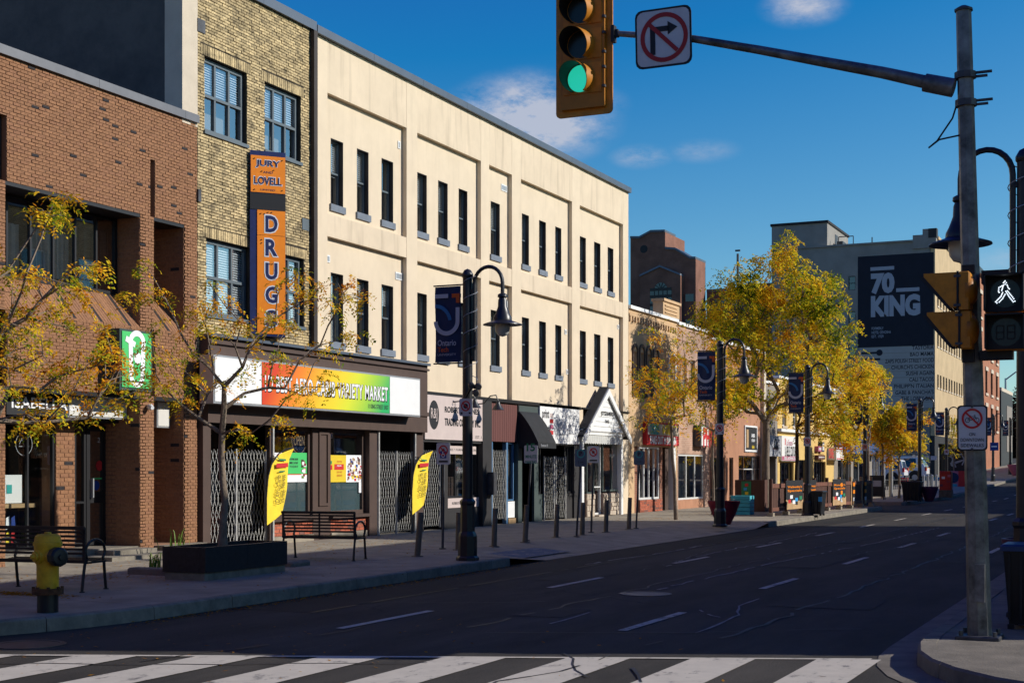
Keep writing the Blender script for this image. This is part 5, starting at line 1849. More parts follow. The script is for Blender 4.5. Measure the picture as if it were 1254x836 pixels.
MB(FT).box(b0 + 0.03, fy(586), 0.081, 0.12, zs_b, zs_t).build('sign_board', 'pink_sign', tsn)
T3 = FXT(FX + 0.123)
m_ = MB(T3); cx, cz = fy(526.3), (zs_t + zs_b) / 2 + 0.06
m_.add([(cx + 0.27 * math.cos(t), 0, cz + 0.37 * math.sin(t)) for t in [2 * math.pi * i / 28 for i in range(28)]], [tuple(range(28))]); m_.build('emblem', 'ink_black', tsn)
text('R&J', 0.34, 0.34, (FX + 0.127, cx, cz), 'X', 'pink_sign', tsn, bold=-0.0)
text('ROBERTS & JONES', 2.0, 0.2, (FX + 0.124, fy(561), cz + 0.14), 'X', 'ink_black', tsn, bold=0.035)
text('TRADING COMPANY INC.', 2.1, 0.2, (FX + 0.124, fy(562), cz - 0.16), 'X', 'ink_black', tsn, bold=0.035)
text('EST. 1', 0.35, 0.08, (FX + 0.124, fy(581), zs_b + 0.1), 'X', 'ink_black', tsn)
# gooseneck lamps over that sign
for px_ in (556, 585):
    t = thing('gooseneck_lamp', (FX + 0.1, fy(px_), GT - 0.3), 'black gooseneck wall lamp over the %s of the pink sign' % ('middle' if px_ == 556 else 'right end'), 'wall lamp', 'gooseneck lamps')
    yy = fy(px_)
    MB().tube([(FX + 0.1, yy - 0.3, GT - 0.22), (FX + 0.3, yy - 0.24, GT - 0.2), (FX + 0.45, yy - 0.15, GT + 0.0), (FX + 0.55, yy, GT + 0.03), (FX + 0.6, yy + 0.02, GT - 0.12)], 0.018, 6).build('arm', 'lamp_black', t, smooth=True)
    MB().lathe([(0.17, -0.2), (0.06, -0.04), (0.05, 0.03)], c=(FX + 0.6, yy + 0.02, GT - 0.17), n=14).build('lamp_shade', 'lamp_black', t, smooth=True)

# ---------------------------------------------------------------- maroon shop
c0, c1 = fy(597.6), fy(632)
MR = shopfront('narrow shopfront with a maroon plank fascia and blue window frames', (c0 + c1) / 2)
zm_b = fz(614, 541)
MB(FT).box(c0, c1, -0.3, 0.0, zm_b, GT - 0.1).build('fascia', 'store_brown_dark', MR)
n = 13
for i in range(n):
    a, b = c0 + (c1 - c0) * i / n, c0 + (c1 - c0) * (i + 1) / n
    MB(FT).box(a + 0.006, b - 0.006, 0.0, 0.03, zm_b + 0.01, GT - 0.12).build('plank', 'maroon', MR)
room(MR, c0, c1, 0.15, zm_b, 1.8, FT, d=-0.12)
for (p, q) in ((601.5, 603.5), (620, 622)):
    MB(FT).box(fy(p), fy(q), -0.12, 0.0, 0.15, zm_b).build('door_post', 'frame_blue', MR)
for (p, q) in ((597.6, 601.5), (622, 631)):
    window(MR, FT, fy(p), fy(q), 0.8, zm_b, -0.05, 'frame_blue', 'glass_dark', bar=0.04, backd=0.6, name='shop_window')
    MB(FT).box(fy(p), fy(q), -0.1, -0.02, 0.32, 0.78).build('panel', 'white_paint', MR)
    MB(FT).box(fy(p), fy(q), -0.1, 0.02, 0.1, 0.3).build('plinth', 'wood_light', MR)
for (z0_, z1_, p, q, c) in ((1.75, 2.0, 606, 609, 'ink_white'), (1.2, 1.7, 605, 612, 'ink_grey'), (0.7, 1.2, 607, 614, 'curtain'), (1.0, 1.3, 612, 616, 'ink_white'), (0.6, 0.9, 611, 617, 'curtain_white')):
    m_ = MB(FT); m_.chbox(fy(p), fy(q), -0.8, -0.6, z0_, z1_, 0.04); m_.build('display_item', c, MR)
gate(fy(603.7), fy(619.8), 0.3, fz(612, 552), FX - 0.03, 'narrow folding gate with blue posts below the maroon planks', posts=())
MB(FT).box(fy(592), fy(597), 0.12, 0.3, 1.0, 1.62).build('meter_box', 'galv_dark', MR)

# ---------------------------------------------------------------- print shop with the dark awning
d0, d1 = fy(632.3), fy(707.5)
PR = shopfront('dark green and black shopfront with a white PRINT HOUSE sign and awning', (d0 + d1) / 2)
zp_b = fz(680, 543)
MB(FT).box(d0, d1, -0.3, 0.05, zp_b - 0.05, GT - 0.1).build('fascia', 'dark_pier', PR)
for (p, q, m) in ((632.3, 637, 'dark_green'), (652, 657, 'dark_green'), (701, 707.5, 'dark_pier')):
    MB(FT).box(fy(p), fy(q), -0.3, 0.06, 0.0, zp_b - 0.052).build('pier', m, PR)
MB(FT).box(fy(633), fy(656), 0.051, 0.07, zp_b + 0.0, GT - 0.14).build('fascia_panel', 'dark_green', PR)
room(PR, fy(637), fy(652), 0.0, zp_b - 0.05, 2.0, FT, d=-0.02)
room(PR, fy(657), fy(701), 0.0, zp_b - 0.05, 2.0, FT, d=-0.12)
MB(FT).box(fy(657), fy(664), -0.1, 0.0, 0.0, 0.95).build('panel', 'dark_green', PR)
window(PR, FT, fy(657), fy(664), 0.96, zp_b - 0.06, -0.05, 'frame_black', 'glass_dark', backd=0.06, name='shop_window')
window(PR, FT, fy(693), fy(701), 0.95, zp_b - 0.06, -0.05, 'frame_black', 'glass_dark', backd=0.06, cols=2, name='shop_window')
MB(FT).box(fy(693), fy(701), -0.1, 0.0, 0.0, 0.94).build('panel', 'dark_pier', PR)
gate(fy(666), fy(678), 0.2, fz(672, 560), FX, 'left folding gate at the print shop, under the awning', posts=(), cell=0.13)
gate(fy(680), fy(692), 0.2, fz(686, 560), FX, 'right folding gate at the print shop, beside its dark window', posts=(), cell=0.13)
aw = thing('awning', (FX, fy(660), 3.0), 'black curved awning over the print shop entrance', 'awning')
A0, A1 = fy(635, FX + 0.06), fy(655)
zA, zB = fz(640, 504), fz(650, 549)
m_ = MB()
vs = []; n = 10
for i in range(n + 1):
    t = i / n * math.pi / 2
    x = FX + 0.075 + 0.6 * (0.15 * math.sin(t) + 0.85 * i / n); z = zB + 0.17 + (zA - zB - 0.17) * (0.3 * math.cos(t) + 0.7 * (1 - i / n))
    vs += [(x, A0, z), (x, A1, z)]
vs += [(FX + 0.685, A0, zB), (FX + 0.685, A1, zB)]
m_.add(vs, [(2 * i, 2 * i + 1, 2 * i + 3, 2 * i + 2) for i in range(n + 1)])
for Y_ in (A0, A1):
    pts = [(FX + 0.075, Y_, zB)] + [(v[0], Y_, v[2]) for v in vs[::2]]
    m_.add(pts, [tuple(range(len(pts)))])
m_.build('canopy', 'awning', aw)
text('Furniture St', 0.5, 0.08, (FX + 0.7, A0 + 0.4, zB + 0.08), 'X', 'ink_grey', aw)
psn = thing('shop_sign', (FX + 0.1, fy(682), zp_b), 'white printing shop sign with black and red lettering beside the awning', 'shop sign')
MB(FT).box(fy(657.5), fy(706), 0.051, 0.1, zp_b, zs_ := fz(680, 496)).build('sign_board', 'white_sign', psn)
XX = FX + 0.104
zz = lambda py: fz(680, py)
text('print', 0.52, 0.34, (XX, fy(664.5), fz(662, 508)), 'X', 'ink_black', psn, bold=0.02)
text('house', 0.56, 0.26, (XX, fy(666), fz(664, 524)), 'X', 'ink_black', psn, bold=0.02)
for k in range(4):
    MB(FT).box(fy(669.5), fy(673.8), 0.1, 0.104 + k * 0.0004, fz(671, 511 + 7 * k), fz(671, 510 + 7 * k - 4)).build('print', ('pink_sign', 'sign_red', 'pot_pink', 'ink_red')[k], psn)
text('Durham', 0.52, 0.26, (XX, fy(681), fz(681, 519)), 'X', 'ink_grey', psn, shear=0.25)
text('Your Business Centre', 0.62, 0.06, (XX, fy(682), fz(682, 526)), 'X', 'ink_grey', psn)
text('Print. Web. Marketing', 0.62, 0.07, (XX, fy(682), fz(682, 532)), 'X', 'ink_black', psn)
text('905-723-8320', 0.55, 0.12, (XX, fy(697), fz(697, 511)), 'X', 'ink_grey', psn, bold=0.01)
text('info@printdurham.ca', 0.68, 0.09, (XX, fy(697), fz(697, 521)), 'X', 'ink_grey', psn)
text('printdurham.ca', 0.64, 0.1, (XX, fy(697), fz(697, 531)), 'X', 'ink_grey', psn)

# ---------------------------------------------------------------- white gabled entrance
GB = thing('gabled_porch', (FX + 0.4, fy(738), 0), 'white gabled shop entrance with posts and a stone base at the stucco building\'s end', 'shopfront')
XG = FX + 0.2
e0, e1 = fy(715.5, XG), fy(765, XG)
pk = (e0 + e1) / 2
ez = fz(717, 527, XG); pz = fz(738, 480, XG)
gf = MB()
gf.prism([(e0 - 0.12, ez - 0.02), (e1 + 0.12, ez - 0.02), (pk, pz - 0.02)], XG - 0.1, XG + 0.03, 0)
gf.build('gable_board', 'white_paint', GB)
for i in range(8):
    z_ = ez + (pz - ez) * i / 8
    hw = (e1 - e0) / 2 * (1 - i / 8)
    hw2 = (e1 - e0) / 2 * (1 - (i + 0.93) / 8)
    MB(FXT(XG + 0.03)).add([(pk - hw, 0, z_), (pk + hw, 0, z_), (pk + hw2, 0.006, z_ + (pz - ez) * 0.93 / 8), (pk - hw2, 0.006, z_ + (pz - ez) * 0.93 / 8), (pk - hw, 0.02, z_), (pk + hw, 0.02, z_)], [(4, 5, 2, 3), (0, 1, 5, 4)]).build('board', 'white_paint', GB)
for sgn in (-1, 1):
    yb_ = pk + sgn * ((e1 - e0) / 2 + 0.3)
    zb2 = ez - 0.22
    m_ = MB()
    th_ = 0.09
    m_.add([(FX, yb_, zb2), (FX, pk, pz + 0.1), (XG + 0.1, pk, pz + 0.1), (XG + 0.1, yb_, zb2), (FX, yb_, zb2 + th_), (FX, pk, pz + 0.1 + th_), (XG + 0.1, pk, pz + 0.1 + th_), (XG + 0.1, yb_, zb2 + th_)],
           [(0, 1, 2, 3), (7, 6, 5, 4), (0, 3, 7, 4), (3, 2, 6, 7), (1, 0, 4, 5)])
    m_.build('roof', 'shingle', GB)
    m_ = MB()
    m_.add([(XG + 0.10, yb_, zb2 - 0.16), (XG + 0.10, pk, pz - 0.1), (XG + 0.10, pk, pz + 0.12), (XG + 0.10, yb_, zb2 + 0.04), (XG + 0.15, yb_, zb2 - 0.16), (XG + 0.15, pk, pz - 0.1), (XG + 0.15, pk, pz + 0.12), (XG + 0.15, yb_, zb2 + 0.04)],
           [(0, 1, 2, 3), (7, 6, 5, 4), (0, 4, 5, 1), (3, 2, 6, 7), (0, 3, 7, 4)])
    m_.build('barge_board', 'white_paint', GB)
for Y_ in (e0 + 0.02, e1 - 0.1):
    MB().chbox(XG - 0.22, XG - 0.05, Y_ - 0.08, Y_ + 0.1, 0.14, ez - 0.12, 0.01).build('post', 'white_paint', GB)
MB().box(FX + 0.02, XG - 0.0, e0 - 0.1, e1 + 0.08, ez - 0.12, ez + 0.04).build('beam', 'white_paint', GB)
MB().box(FX + 0.02, XG + 0.04, e0 - 0.1, e1 + 0.08, ez + 0.041, ez + 0.1).build('moulding', 'dark_green', GB)
# scalloped valance
m_ = MB(FXT(XG - 0.04)); n = 34
for i in range(n):
    a, b = e0 + 0.1 + (e1 - e0 - 0.2) * i / n, e0 + 0.1 + (e1 - e0 - 0.2) * (i + 1) / n
    q = 0.03 if i % 2 else 0.0
    m_.add([(a, q, ez - 0.12), (b, 0.03 - q, ez - 0.12), (b, 0.03 - q, ez - 0.38 - 0.04 * ((i + 1) % 2)), (a, q, ez - 0.38 - 0.04 * (i % 2))], [(0, 1, 2, 3)])
m_.build('valance', 'curtain_white', GB)
text('JOYCE & MEIRS', 1.1, 0.17, (XG + 0.065, pk + 0.03, ez + 0.58), 'X', 'ink_black', GB, bold=0.04)
text('TRAVEL', 0.4, 0.1, (XG + 0.065, pk + 0.03, ez + 0.34), 'X', 'ink_black', GB, bold=0.04)
room(GB, fy(714), fy(763), 0.15, ez - 0.1, 1.8, FT, d=-0.14, m='interior_mid')
dw0, dw1 = fy(727), fy(737.5)
window(GB, FT, fy(718), dw0, 0.9, ez - 0.13, 0.02, 'dark_green', 'glass_clear', bar=0.05, backd=0.7, name='shop_window', back='interior_mid')
window(GB, FT, dw0, dw1, 0.2, ez - 0.13, -0.05, 'frame_white', 'glass_clear', bar=0.06, rows=(0.35,), backd=0.7, name='door', back='interior_mid')
window(GB, FT, dw1, fy(759), 0.95, ez - 0.13, 0.02, 'dark_green', 'glass_clear', bar=0.06, cols=2, backd=0.8, name='shop_window', back='interior_mid')
text('WINDOWS', 0.5, 0.1, (FX + 0.012, fy(749), 2.15), 'X', 'curtain_white', GB)
rs_ = random.Random(9)
for (p, q) in ((dw1, fy(760)), (fy(717), dw0)):
    MB(FT).box(p, q, -0.2, 0.04, 0.14, 0.9).build('knee_wall', 'mortar_red', GB)
    z_ = 0.15
    while z_ < 0.86:
        h_ = rs_.uniform(0.12, 0.2)
        a = p
        while a < q - 0.03:
            w_ = min(rs_.uniform(0.15, 0.34), q - a)
            o_ = rs_.uniform(0.05, 0.075)
            zt_2 = min(z_ + h_, 0.89)
            m_ = MB(FT)
            m_.add([(a + 0.008, 0.04, z_ + 0.006), (a + w_ - 0.008, 0.04, z_ + 0.006), (a + w_ - 0.008, 0.04, zt_2 - 0.006), (a + 0.008, 0.04, zt_2 - 0.006),
                    (a + 0.022, o_, z_ + 0.022), (a + w_ - 0.022, o_, z_ + 0.016), (a + w_ - 0.026, o_, zt_2 - 0.02), (a + 0.02, o_, zt_2 - 0.018)],
                   [(4, 5, 6, 7), (0, 1, 5, 4), (1, 2, 6, 5), (2, 3, 7, 6), (3, 0, 4, 7)])
            m_.build('stone', 'stone', GB)
            a += w_
        z_ += h_
MB(FT).box(fy(716), fy(761), -0.1, 0.08, 0.9, 0.955).build('sill', 'frame_green', GB) if False else None
MB(FT).box(dw0, dw1, -0.3, 0.2, 0.13, 0.2).build('door_step', 'stone', GB)

# ================================================================== the row of small shops beyond
def upper_windows(parent, pairs, z0, z1, fm='frame_white', arch=None, sill=True, d=-0.1):
    for (a, b) in pairs:
        window(parent, FT, a, b, z0, z1, d, fm, 'glass_dark', rows=(0.5,), bar=0.06, backd=0.1, back='interior_mid')
        if sill: MB(FT).box(a - 0.06, b + 0.06, -0.1, 0.05, z0 - 0.1, z0 - 0.004).build('sill', 'stone', parent)
        if arch:
            m_ = MB(FT); c = (a + b) / 2; r = (b - a) / 2
            vs = []; n = 14
            for i in range(n + 1):
                t = math.pi * i / n
                for rr_, dd_ in ((r, 0.012), (r + 0.1, 0.012), (r + 0.1, 0.05), (r, 0.05)):
                    vs.append((c + rr_ * math.cos(t), dd_, z1 + rr_ * math.sin(t)))
            m_.add(vs, [(i * 4 + j, (i + 1) * 4 + j, (i + 1) * 4 + (j + 1) % 4, i * 4 + (j + 1) % 4) for i in range(n) for j in range(4)])
            for q in (a - 0.1, b):
                m_.box(q, q + 0.1, 0.012, 0.05, z0, z1)
            m_.build('arch_trim', arch, parent)
            m_ = MB(FT); m_.add([(c + r * math.cos(math.pi * i / n), 0.008, z1 + r * math.sin(math.pi * i / n)) for i in range(n + 1)], [tuple(range(n + 1))]); m_.build('arch_panel', 'stucco_tan', parent)


def row_building(name, label, y0, y1, zr_, wall, holes, cap='white_paint', caph=0.12, T=FT, zl=0.0, back=-30, front_room=True):
    t = thing(name, (FX, (y0 + y1) / 2, 0), label, 'building')
    w = MB(T)
    wall_holes(w, y0, y1, zl, zr_, holes, -0.34, 0.0)
    w.build('wall', wall, t)
    m_ = MB(); m_.box(back, -17.36, y0, y1, 3.3, zr_ - 0.3); m_.box(back, -19.2, y0, y1, 0, 3.298)
    m_.build('building_body', wall, t)
    room(t, y0 + 0.05, y1 - 0.05, 0.1, 3.25, 1.5, T)
    MB(T).box(y0, y1, -0.36, 0.09, zr_, zr_ + caph).build('coping', cap, t)
    return t


RZ = fz(775, 379)
# A: tan stucco with arches
A0_, A1_ = SY1 + 0.02, fy(829)
fy_ = fy
hA = [(fy(777), fy(826), 0.0, fz(800, 547))]
aw_ = [(fy(p), fy(q)) for p, q in ((775, 779.5), (783, 788), (791.5, 796.5), (800, 805))]
zA0, zA1 = fz(785, 487), fz(785, 432)
tA = row_building('tan_building', 'tan stucco two-storey building with tall arched window trims, next to the beige one', A0_, A1_, RZ, 'stucco_tan', hA + [(a, b, zA0, zA1) for a, b in aw_])
upper_windows(tA, aw_, zA0, zA1, arch='store_brown', sill=False)
m_ = MB(FT); vs = []
cA, rA = fy(822), 0.33
for i in range(15):
    t = math.pi * i / 14
    for rr_, dd_ in ((rA, 0.003), (rA + 0.12, 0.003), (rA + 0.12, 0.06), (rA, 0.06)):
        vs.append((cA + rr_ * math.cos(t), dd_, fz(822, 445) + rr_ * math.sin(t)))
m_.add(vs, [(i * 4 + j, (i + 1) * 4 + j, (i + 1) * 4 + (j + 1) % 4, i * 4 + (j + 1) % 4) for i in range(14) for j in range(4)])
for q in (cA - rA - 0.12, cA + rA): m_.box(q, q + 0.12, 0.003, 0.06, fz(822, 500), fz(822, 445))
m_.build('arch_trim', 'white_paint', tA)
dn = MB(FT); n = int((A1_ - A0_) / 0.28)
for i in range(n):
    dn.box(A0_ + 0.28 * i + 0.05, A0_ + 0.28 * i + 0.18, 0.0, 0.06, RZ - 0.42, RZ - 0.25)
dn.build('dentils', 'stucco_tan', tA, kind='stuff')
MB(FT).box(A0_, A1_, 0.0, 0.05, RZ - 0.24, RZ - 0.16).build('moulding', 'stucco_tan', tA)
MB(FT).box(fy(809), A1_, -0.3, 0.1, RZ + 0.0 + 0.121, RZ + 0.62).build('parapet', 'stucco_tan', tA)
MB(FT).box(fy(808.5), A1_ + 0.05, -0.35, 0.16, RZ + 0.621, RZ + 0.72).build('parapet_cap', 'stucco_tan', tA)
for k in range(3): MB(FT).box(fy(811), A1_ - 0.3, 0.1, 0.13, RZ + 0.2 + 0.13 * k, RZ + 0.25 + 0.13 * k).build('parapet_moulding', 'stucco_tan', tA)
ztA = fz(800, 547)
MB(FT).box(fy(777), fy(784), -0.3, -0.1, 0.1, ztA).build('brick_pier', 'brick_tex_red', tA)
window(tA, FT, fy(783.5), fy(808), fz(795, 611), ztA, -0.03, 'frame_white', 'glass_clear', cols=4, bar=0.07, mbar=0.07, backd=0.5, name='shop_window', back='interior_mid')
MB(FT).box(fy(783.5), fy(811), -0.25, 0.0, 0.1, fz(795, 611)).build('knee_wall', 'mortar_red', tA)
bricks(tA, FT, fy(783.5), fy(811), 0.15, fz(795, 611), [], 'brick_red', front=0.012, seed=31)
MB(FT).box(fy(808), fy(811), -0.3, 0.0, fz(795, 611), ztA).build('brick_pier', 'brick_tex_red', tA)
MB(FT).box(fy(816), fy(820), -0.5, -0.05, 0.1, ztA).build('pier', 'store_brown', tA)
MB(FT).box(fy(823.5), fy(826), -0.3, 0.05, 0.1, ztA).build('post', 'white_paint', tA)
sg = thing('shop_sign', (FX + 0.1, fy(809), ztA), 'red framed restaurant sign with yellow and white lettering on tan stucco', 'shop sign')
MB(FT).box(fy(787), fy(826.5), 0.0, 0.16, fz(806, 545), fz(806, 517.5)).build('sign_case', 'ink_red', sg)
MB(FT).box(fy(788), fy(826), 0.16, 0.17, fz(806, 533), fz(806, 519.5)).build('sign_board', 'stucco_pale', sg)
text('CHICKEN', 1.0, 0.4, (FX + 0.18, fy(796), fz(806, 526)), 'X', 'ink_teal', sg, bold=0.04)
text('& GRILL', 1.2, 0.36, (FX + 0.18, fy(812), fz(806, 525.5)), 'X', 'ink_yellow', sg, bold=0.04)
text('TAKE OUT & DINE IN', 3.0, 0.3, (FX + 0.17, fy(807), fz(806, 539)), 'X', 'ink_white', sg, bold=0.04)
# B: pink brick building with red lettering
B0_, B1_ = A1_ + 0.02, fy(868)
zB0, zB1 = fz(845, 480), fz(845, 440)
hB = [(fy(830.5), fy(862), 0.0, fz(845, 556))] + [(fy(p), fy(q), zB0, zB1) for p, q in ((836, 841), (846, 851), (856, 861))]
RB = fz(845, 402)
tB = row_building('pink_brick_building', 'pinkish brick building dappled by tree shade, red lettering over its window', B0_, B1_, RB, 'brick_tex_pink', hB)
upper_windows(tB, [(h[0], h[1]) for h in hB[1:]], zB0, zB1)
window(tB, FT, fy(830.5), fy(862), fz(845, 611), fz(845, 556), -0.03, 'frame_white', 'glass_dark', cols=3, bar=0.07, mbar=0.07, backd=0.5, name='shop_window', back='interior_mid')
MB(FT).box(fy(830.5), fy(862), -0.25, 0.0, 0.1, fz(845, 611)).build('knee_wall', 'stucco_pink', tB)
sg = thing('shop_sign', (FX + 0.1, fy(856), fz(856, 547)), 'white sign box and red letters on the pinkish brick building', 'shop sign')
MB(FT).box(fy(849), fy(858.5), 0.0, 0.3, fz(854, 546.5), fz(854, 521)).build('sign_case', 'galv_dark', sg)
MB(FT).box(fy(850), fy(858.2), 0.3, 0.31, fz(854, 545.5), fz(854, 522)).build('sign_board', 'white_sign', sg)
text('PHO', 1.6, 0.8, (FX + 0.32, fy(868, FX + 0.3), fz(868, 536)), 'X', 'ink_red', sg, bold=0.04)
# C: brown-pink stucco with vertical black sign
C0_, C1_ = B1_ + 0.02, fy(935)
hC = [(fy(893), fy(898), 0.0, fz(895, 560)), (fy(904.5), fy(931), 0.0, fz(917, 558)), (fy(870), fy(888), 0.0, fz(880, 560))] + [(fy(p), fy(q), fz(900, 500), fz(900, 465)) for p, q in ((874, 880), (887, 893), (901, 907), (915, 921))]
RC = fz(900, 424)
tC = row_building('brown_stucco_building', 'brown-pink stucco building behind the big yellow tree, with a vertical black sign', C0_, C1_, RC, 'stucco_pink', hC)
upper_windows(tC, [(h[0], h[1]) for h in hC[3:]], fz(900, 500), fz(900, 465))
for (p, q) in ((870, 888), (893, 898)):
    window(tC, FT, fy(p), fy(q), 0.5, fz((p + q) / 2, 560), -0.05, 'store_brown', 'glass_dark', cols=2 if q - p > 8 else 1, backd=0.3, name='shop_window')
window(tC, FT, fy(905), fy(912), 0.3, fz(917, 558), -0.05, 'store_brown', 'glass_dark', backd=0.6, rows=(0.7,), name='shop_window')
window(tC, FT, fy(912), fy(925), 0.15, fz(917, 558), -0.1, 'frame_white', 'glass_dark', backd=0.6, rows=(0.72,), name='door')
window(tC, FT, fy(925), fy(931), 0.3, fz(917, 558), -0.05, 'store_brown', 'glass_dark', backd=0.6, rows=(0.7,), name='shop_window')
MB(FT).box(fy(931.5), fy(934), 0.0, 0.16, 0.1, RC).build('pilaster', 'stucco_pale', tC)
sg = thing('shop_sign', (FX + 0.1, fy(918), fz(918, 551)), 'black and gold vertical sign in a white frame above a glass door', 'shop sign')
MB(FT).box(fy(911), fy(926), 0.0, 0.06, fz(918, 553), fz(918, 521)).build('frame', 'white_paint', sg)
MB(FT).box(fy(911.7), fy(925.2), 0.06, 0.07, fz(918, 550.5), fz(918, 523)).build('sign_board', 'ink_black', sg)
text('BARBER', 0.55, 0.16, (FX + 0.075, fy(920.5), fz(918, 533)), 'X', 'ink_white', sg, bold=0.03)
text('STUDIO', 0.55, 0.12, (FX + 0.075, fy(920.5), fz(918, 539)), 'X', 'ink_white', sg, bold=0.03)
text('BAR', 0.4, 0.14, (FX + 0.075, fy(920.5), fz(918, 547)), 'X', 'ink_yellow', sg, bold=0.03)
MB(FT).box(fy(912.3), fy(914.8), 0.07, 0.074, fz(918, 548), fz(918, 526)).build('print', 'wood_light', sg)
# D: dark narrow shop
D0_, D1_ = C1_ + 0.02, fy(952)
tD = row_building('grey_building', 'narrow grey shop with a pale blue sign between pink and yellow buildings', D0_, D1_, fz(943, 470), 'stucco_grey', [(fy(937), fy(950), 0.0, fz(943, 560)), (fy(938), fy(944), fz(943, 520), fz(943, 495))])
upper_windows(tD, [(fy(938), fy(944))], fz(943, 520), fz(943, 495))
window(tD, FT, fy(937), fy(950), 0.2, fz(943, 560), -0.3, 'frame_black', 'glass_dark', cols=2, rows=(0.7,), backd=0.6, name='shop_window')
sg = thing('shop_sign', (FX + 0.1, fy(945), fz(945, 558)), 'pale blue-grey shop sign with dark letters beside the tall tree trunk', 'shop sign')
MB(FT).box(fy(936), fy(951.5), 0.0, 0.2, fz(945, 558.5), fz(945, 533.5)).build('sign_board', 'ink_grey', sg)
text('Co.', 0.8, 0.5, (FX + 0.21, fy(945.5), fz(945, 543)), 'X', 'ink_black', sg, bold=0.05)
text('STUDIO', 1.0, 0.12, (FX + 0.21, fy(944.5), fz(945, 549)), 'X', 'maroon', sg, bold=0.03)
# E: yellow building
E0_, E1_ = D1_ + 0.02, fy(1021)
hE = [(fy(955), fy(972), 0.0, fz(963, 566)), (fy(977), fy(990), 0.0, fz(985, 563)), (fy(996.5), fy(1011), 0.0, fz(1004, 565))] + [(fy(p), fy(p + 5), fz(985, 524), fz(985, 500)) for p in (958, 971, 984, 997, 1010)]
RE = fz(985, 470)
tE = row_building('yellow_building', 'warm yellow stucco building with a white cornice above several small shops', E0_, E1_, RE, 'stucco_yellow', hE)
upper_windows(tE, [(h[0], h[1]) for h in hE[3:]], fz(985, 524), fz(985, 500))
MB(FT).box(E0_, E1_, 0.0, 0.2, fz(985, 531), fz(985, 527.5)).build('cornice', 'white_paint', tE)
for h, c in zip(hE[:3], (4, 3, 5)):
    window(tE, FT, h[0], h[1], 0.3, h[3], -0.1, 'frame_black', 'glass_dark', cols=c, backd=0.5, name='shop_window', mbar=0.06)
sg = thing('shop_sign', (FX + 0.1, fy(963), fz(963, 564)), 'white sign reading LA BELLE COUTURE with a pink lower band', 'shop sign')
MB(FT).box(fy(953.5), fy(974.5), 0.0, 0.15, fz(964, 564), fz(964, 534)).build('sign_board', 'white_sign', sg)
MB(FT).box(fy(953.7), fy(974.3), 0.15, 0.156, fz(964, 563.5), fz(964, 558.5)).build('lower_band', 'pot_pink', sg)
text('LA BELLE COUTURE', 2.3, 0.5, (FX + 0.16, fy(964.5), fz(964, 552.5)), 'X', 'ink_black', sg, bold=0.01)
text('La Femme', 1.2, 0.3, (FX + 0.16, fy(963), fz(964, 542)), 'X', 'pot_pink', sg, shear=0.3)
MB(FT).box(fy(957.4), fy(958.2), 0.15, 0.16, fz(964, 545), fz(964, 537)).build('print', 'ink_red', sg)
text('BRIDAL AND EVENING WEAR', 2.4, 0.14, (FX + 0.16, fy(964), fz(964, 561)), 'X', 'ink_white', sg, bold=0.02)
for (px0, px1, py0, py1, c) in ((997.5, 1001.5, 546, 552.5, 'pot_pink'), (1002, 1005, 541, 553, 'banner_navy'), (997.5, 1006, 557, 562, 'maroon')):
    sg = thing('small_sign', (FX + 0.1, fy(px0), fz(px0, py1)), {'pot_pink': 'small pink square sign on the yellow wall', 'banner_navy': 'small narrow navy projecting sign on the yellow wall', 'maroon': 'small maroon strip sign over the yellow building\'s right doors'}[c], 'sign')
    MB(FT).box(fy(px0), fy(px1), 0.0, 0.2, fz(px0, py1), fz(px0, py0)).build('sign_board', c, sg)
    MB(FT).box(fy(px0) + 0.1, fy(px1) - 0.1, 0.2, 0.21, fz(px0, py1) + 0.08, fz(px0, py0) - 0.08).build('print', 'sign_panel', sg)
sg = thing('shop_sign', (FX + 0.1, fy(1017), fz(1017, 563)), 'white CURTAINS sign with red lettering at the yellow building\'s corner', 'shop sign')
MB(FT).box(fy(1013), fy(1022.5), 0.0, 0.5, fz(1017, 563), fz(1017, 547.5)).build('sign_board', 'white_sign', sg)
text('CUISINE', 1.2, 0.55, (FX + 0.51, fy(1017.7, FX + 0.5), fz(1017, 555.5)), 'X', 'ink_red', sg, bold=0.03)
for py in (549.5, 561.5):
    MB(FT).box(fy(1013.5), fy(1022), 0.5, 0.505, fz(1017, py + 0.7), fz(1017, py - 0.7)).build('print', 'ink_red', sg)
sg['label'] = 'white box sign with red lettering at the yellow building\'s right corner'
# F: grey glass-fronted corner shop with the blue awning
F0_, F1_ = E1_ + 0.02, fy(1068)
hF = [(fy(1026), fy(1042), 0.6, fz(1034, 557)), (fy(1045), fy(1062), 0.6, fz(1053, 557))] + [(fy(p), fy(p + 6), fz(1040, 522), fz(1040, 497)) for p in (1027, 1039, 1051)]
tF = row_building('corner_building', 'grey corner shop with a blue awning strip below red brick upper storeys', F0_, F1_, fz(1045, 475), 'stucco_grey', hF)
upper_windows(tF, [(h[0], h[1]) for h in hF[2:]], fz(1040, 522), fz(1040, 497))
MB(FT).box(F0_, F1_, 0.0, 0.06, fz(1045, 530), fz(1045, 476)).build('brick_front', 'brick_tex_red', tF) if False else None
for h in hF[:2]:
    window(tF, FT, h[0], h[1], h[2], h[3], -0.1, 'frame_white', 'glass_dark', cols=2, backd=0.5, name='shop_window', back='interior_mid')
m_ = MB(FT); m_.add([(F0_, 0.0, fz(1045, 541)), (F1_, 0.0, fz(1045, 541)), (F1_, 0.7, fz(1045, 552)), (F0_, 0.7, fz(1045, 552)), (F0_, 0.0, fz(1045, 556)), (F1_, 0.0, fz(1045, 556)), (F1_, 0.7, fz(1045, 556)), (F0_, 0.7, fz(1045, 556))], [(0, 1, 2, 3), (3, 2, 6, 7), (0, 3, 7, 4), (1, 5, 6, 2)])
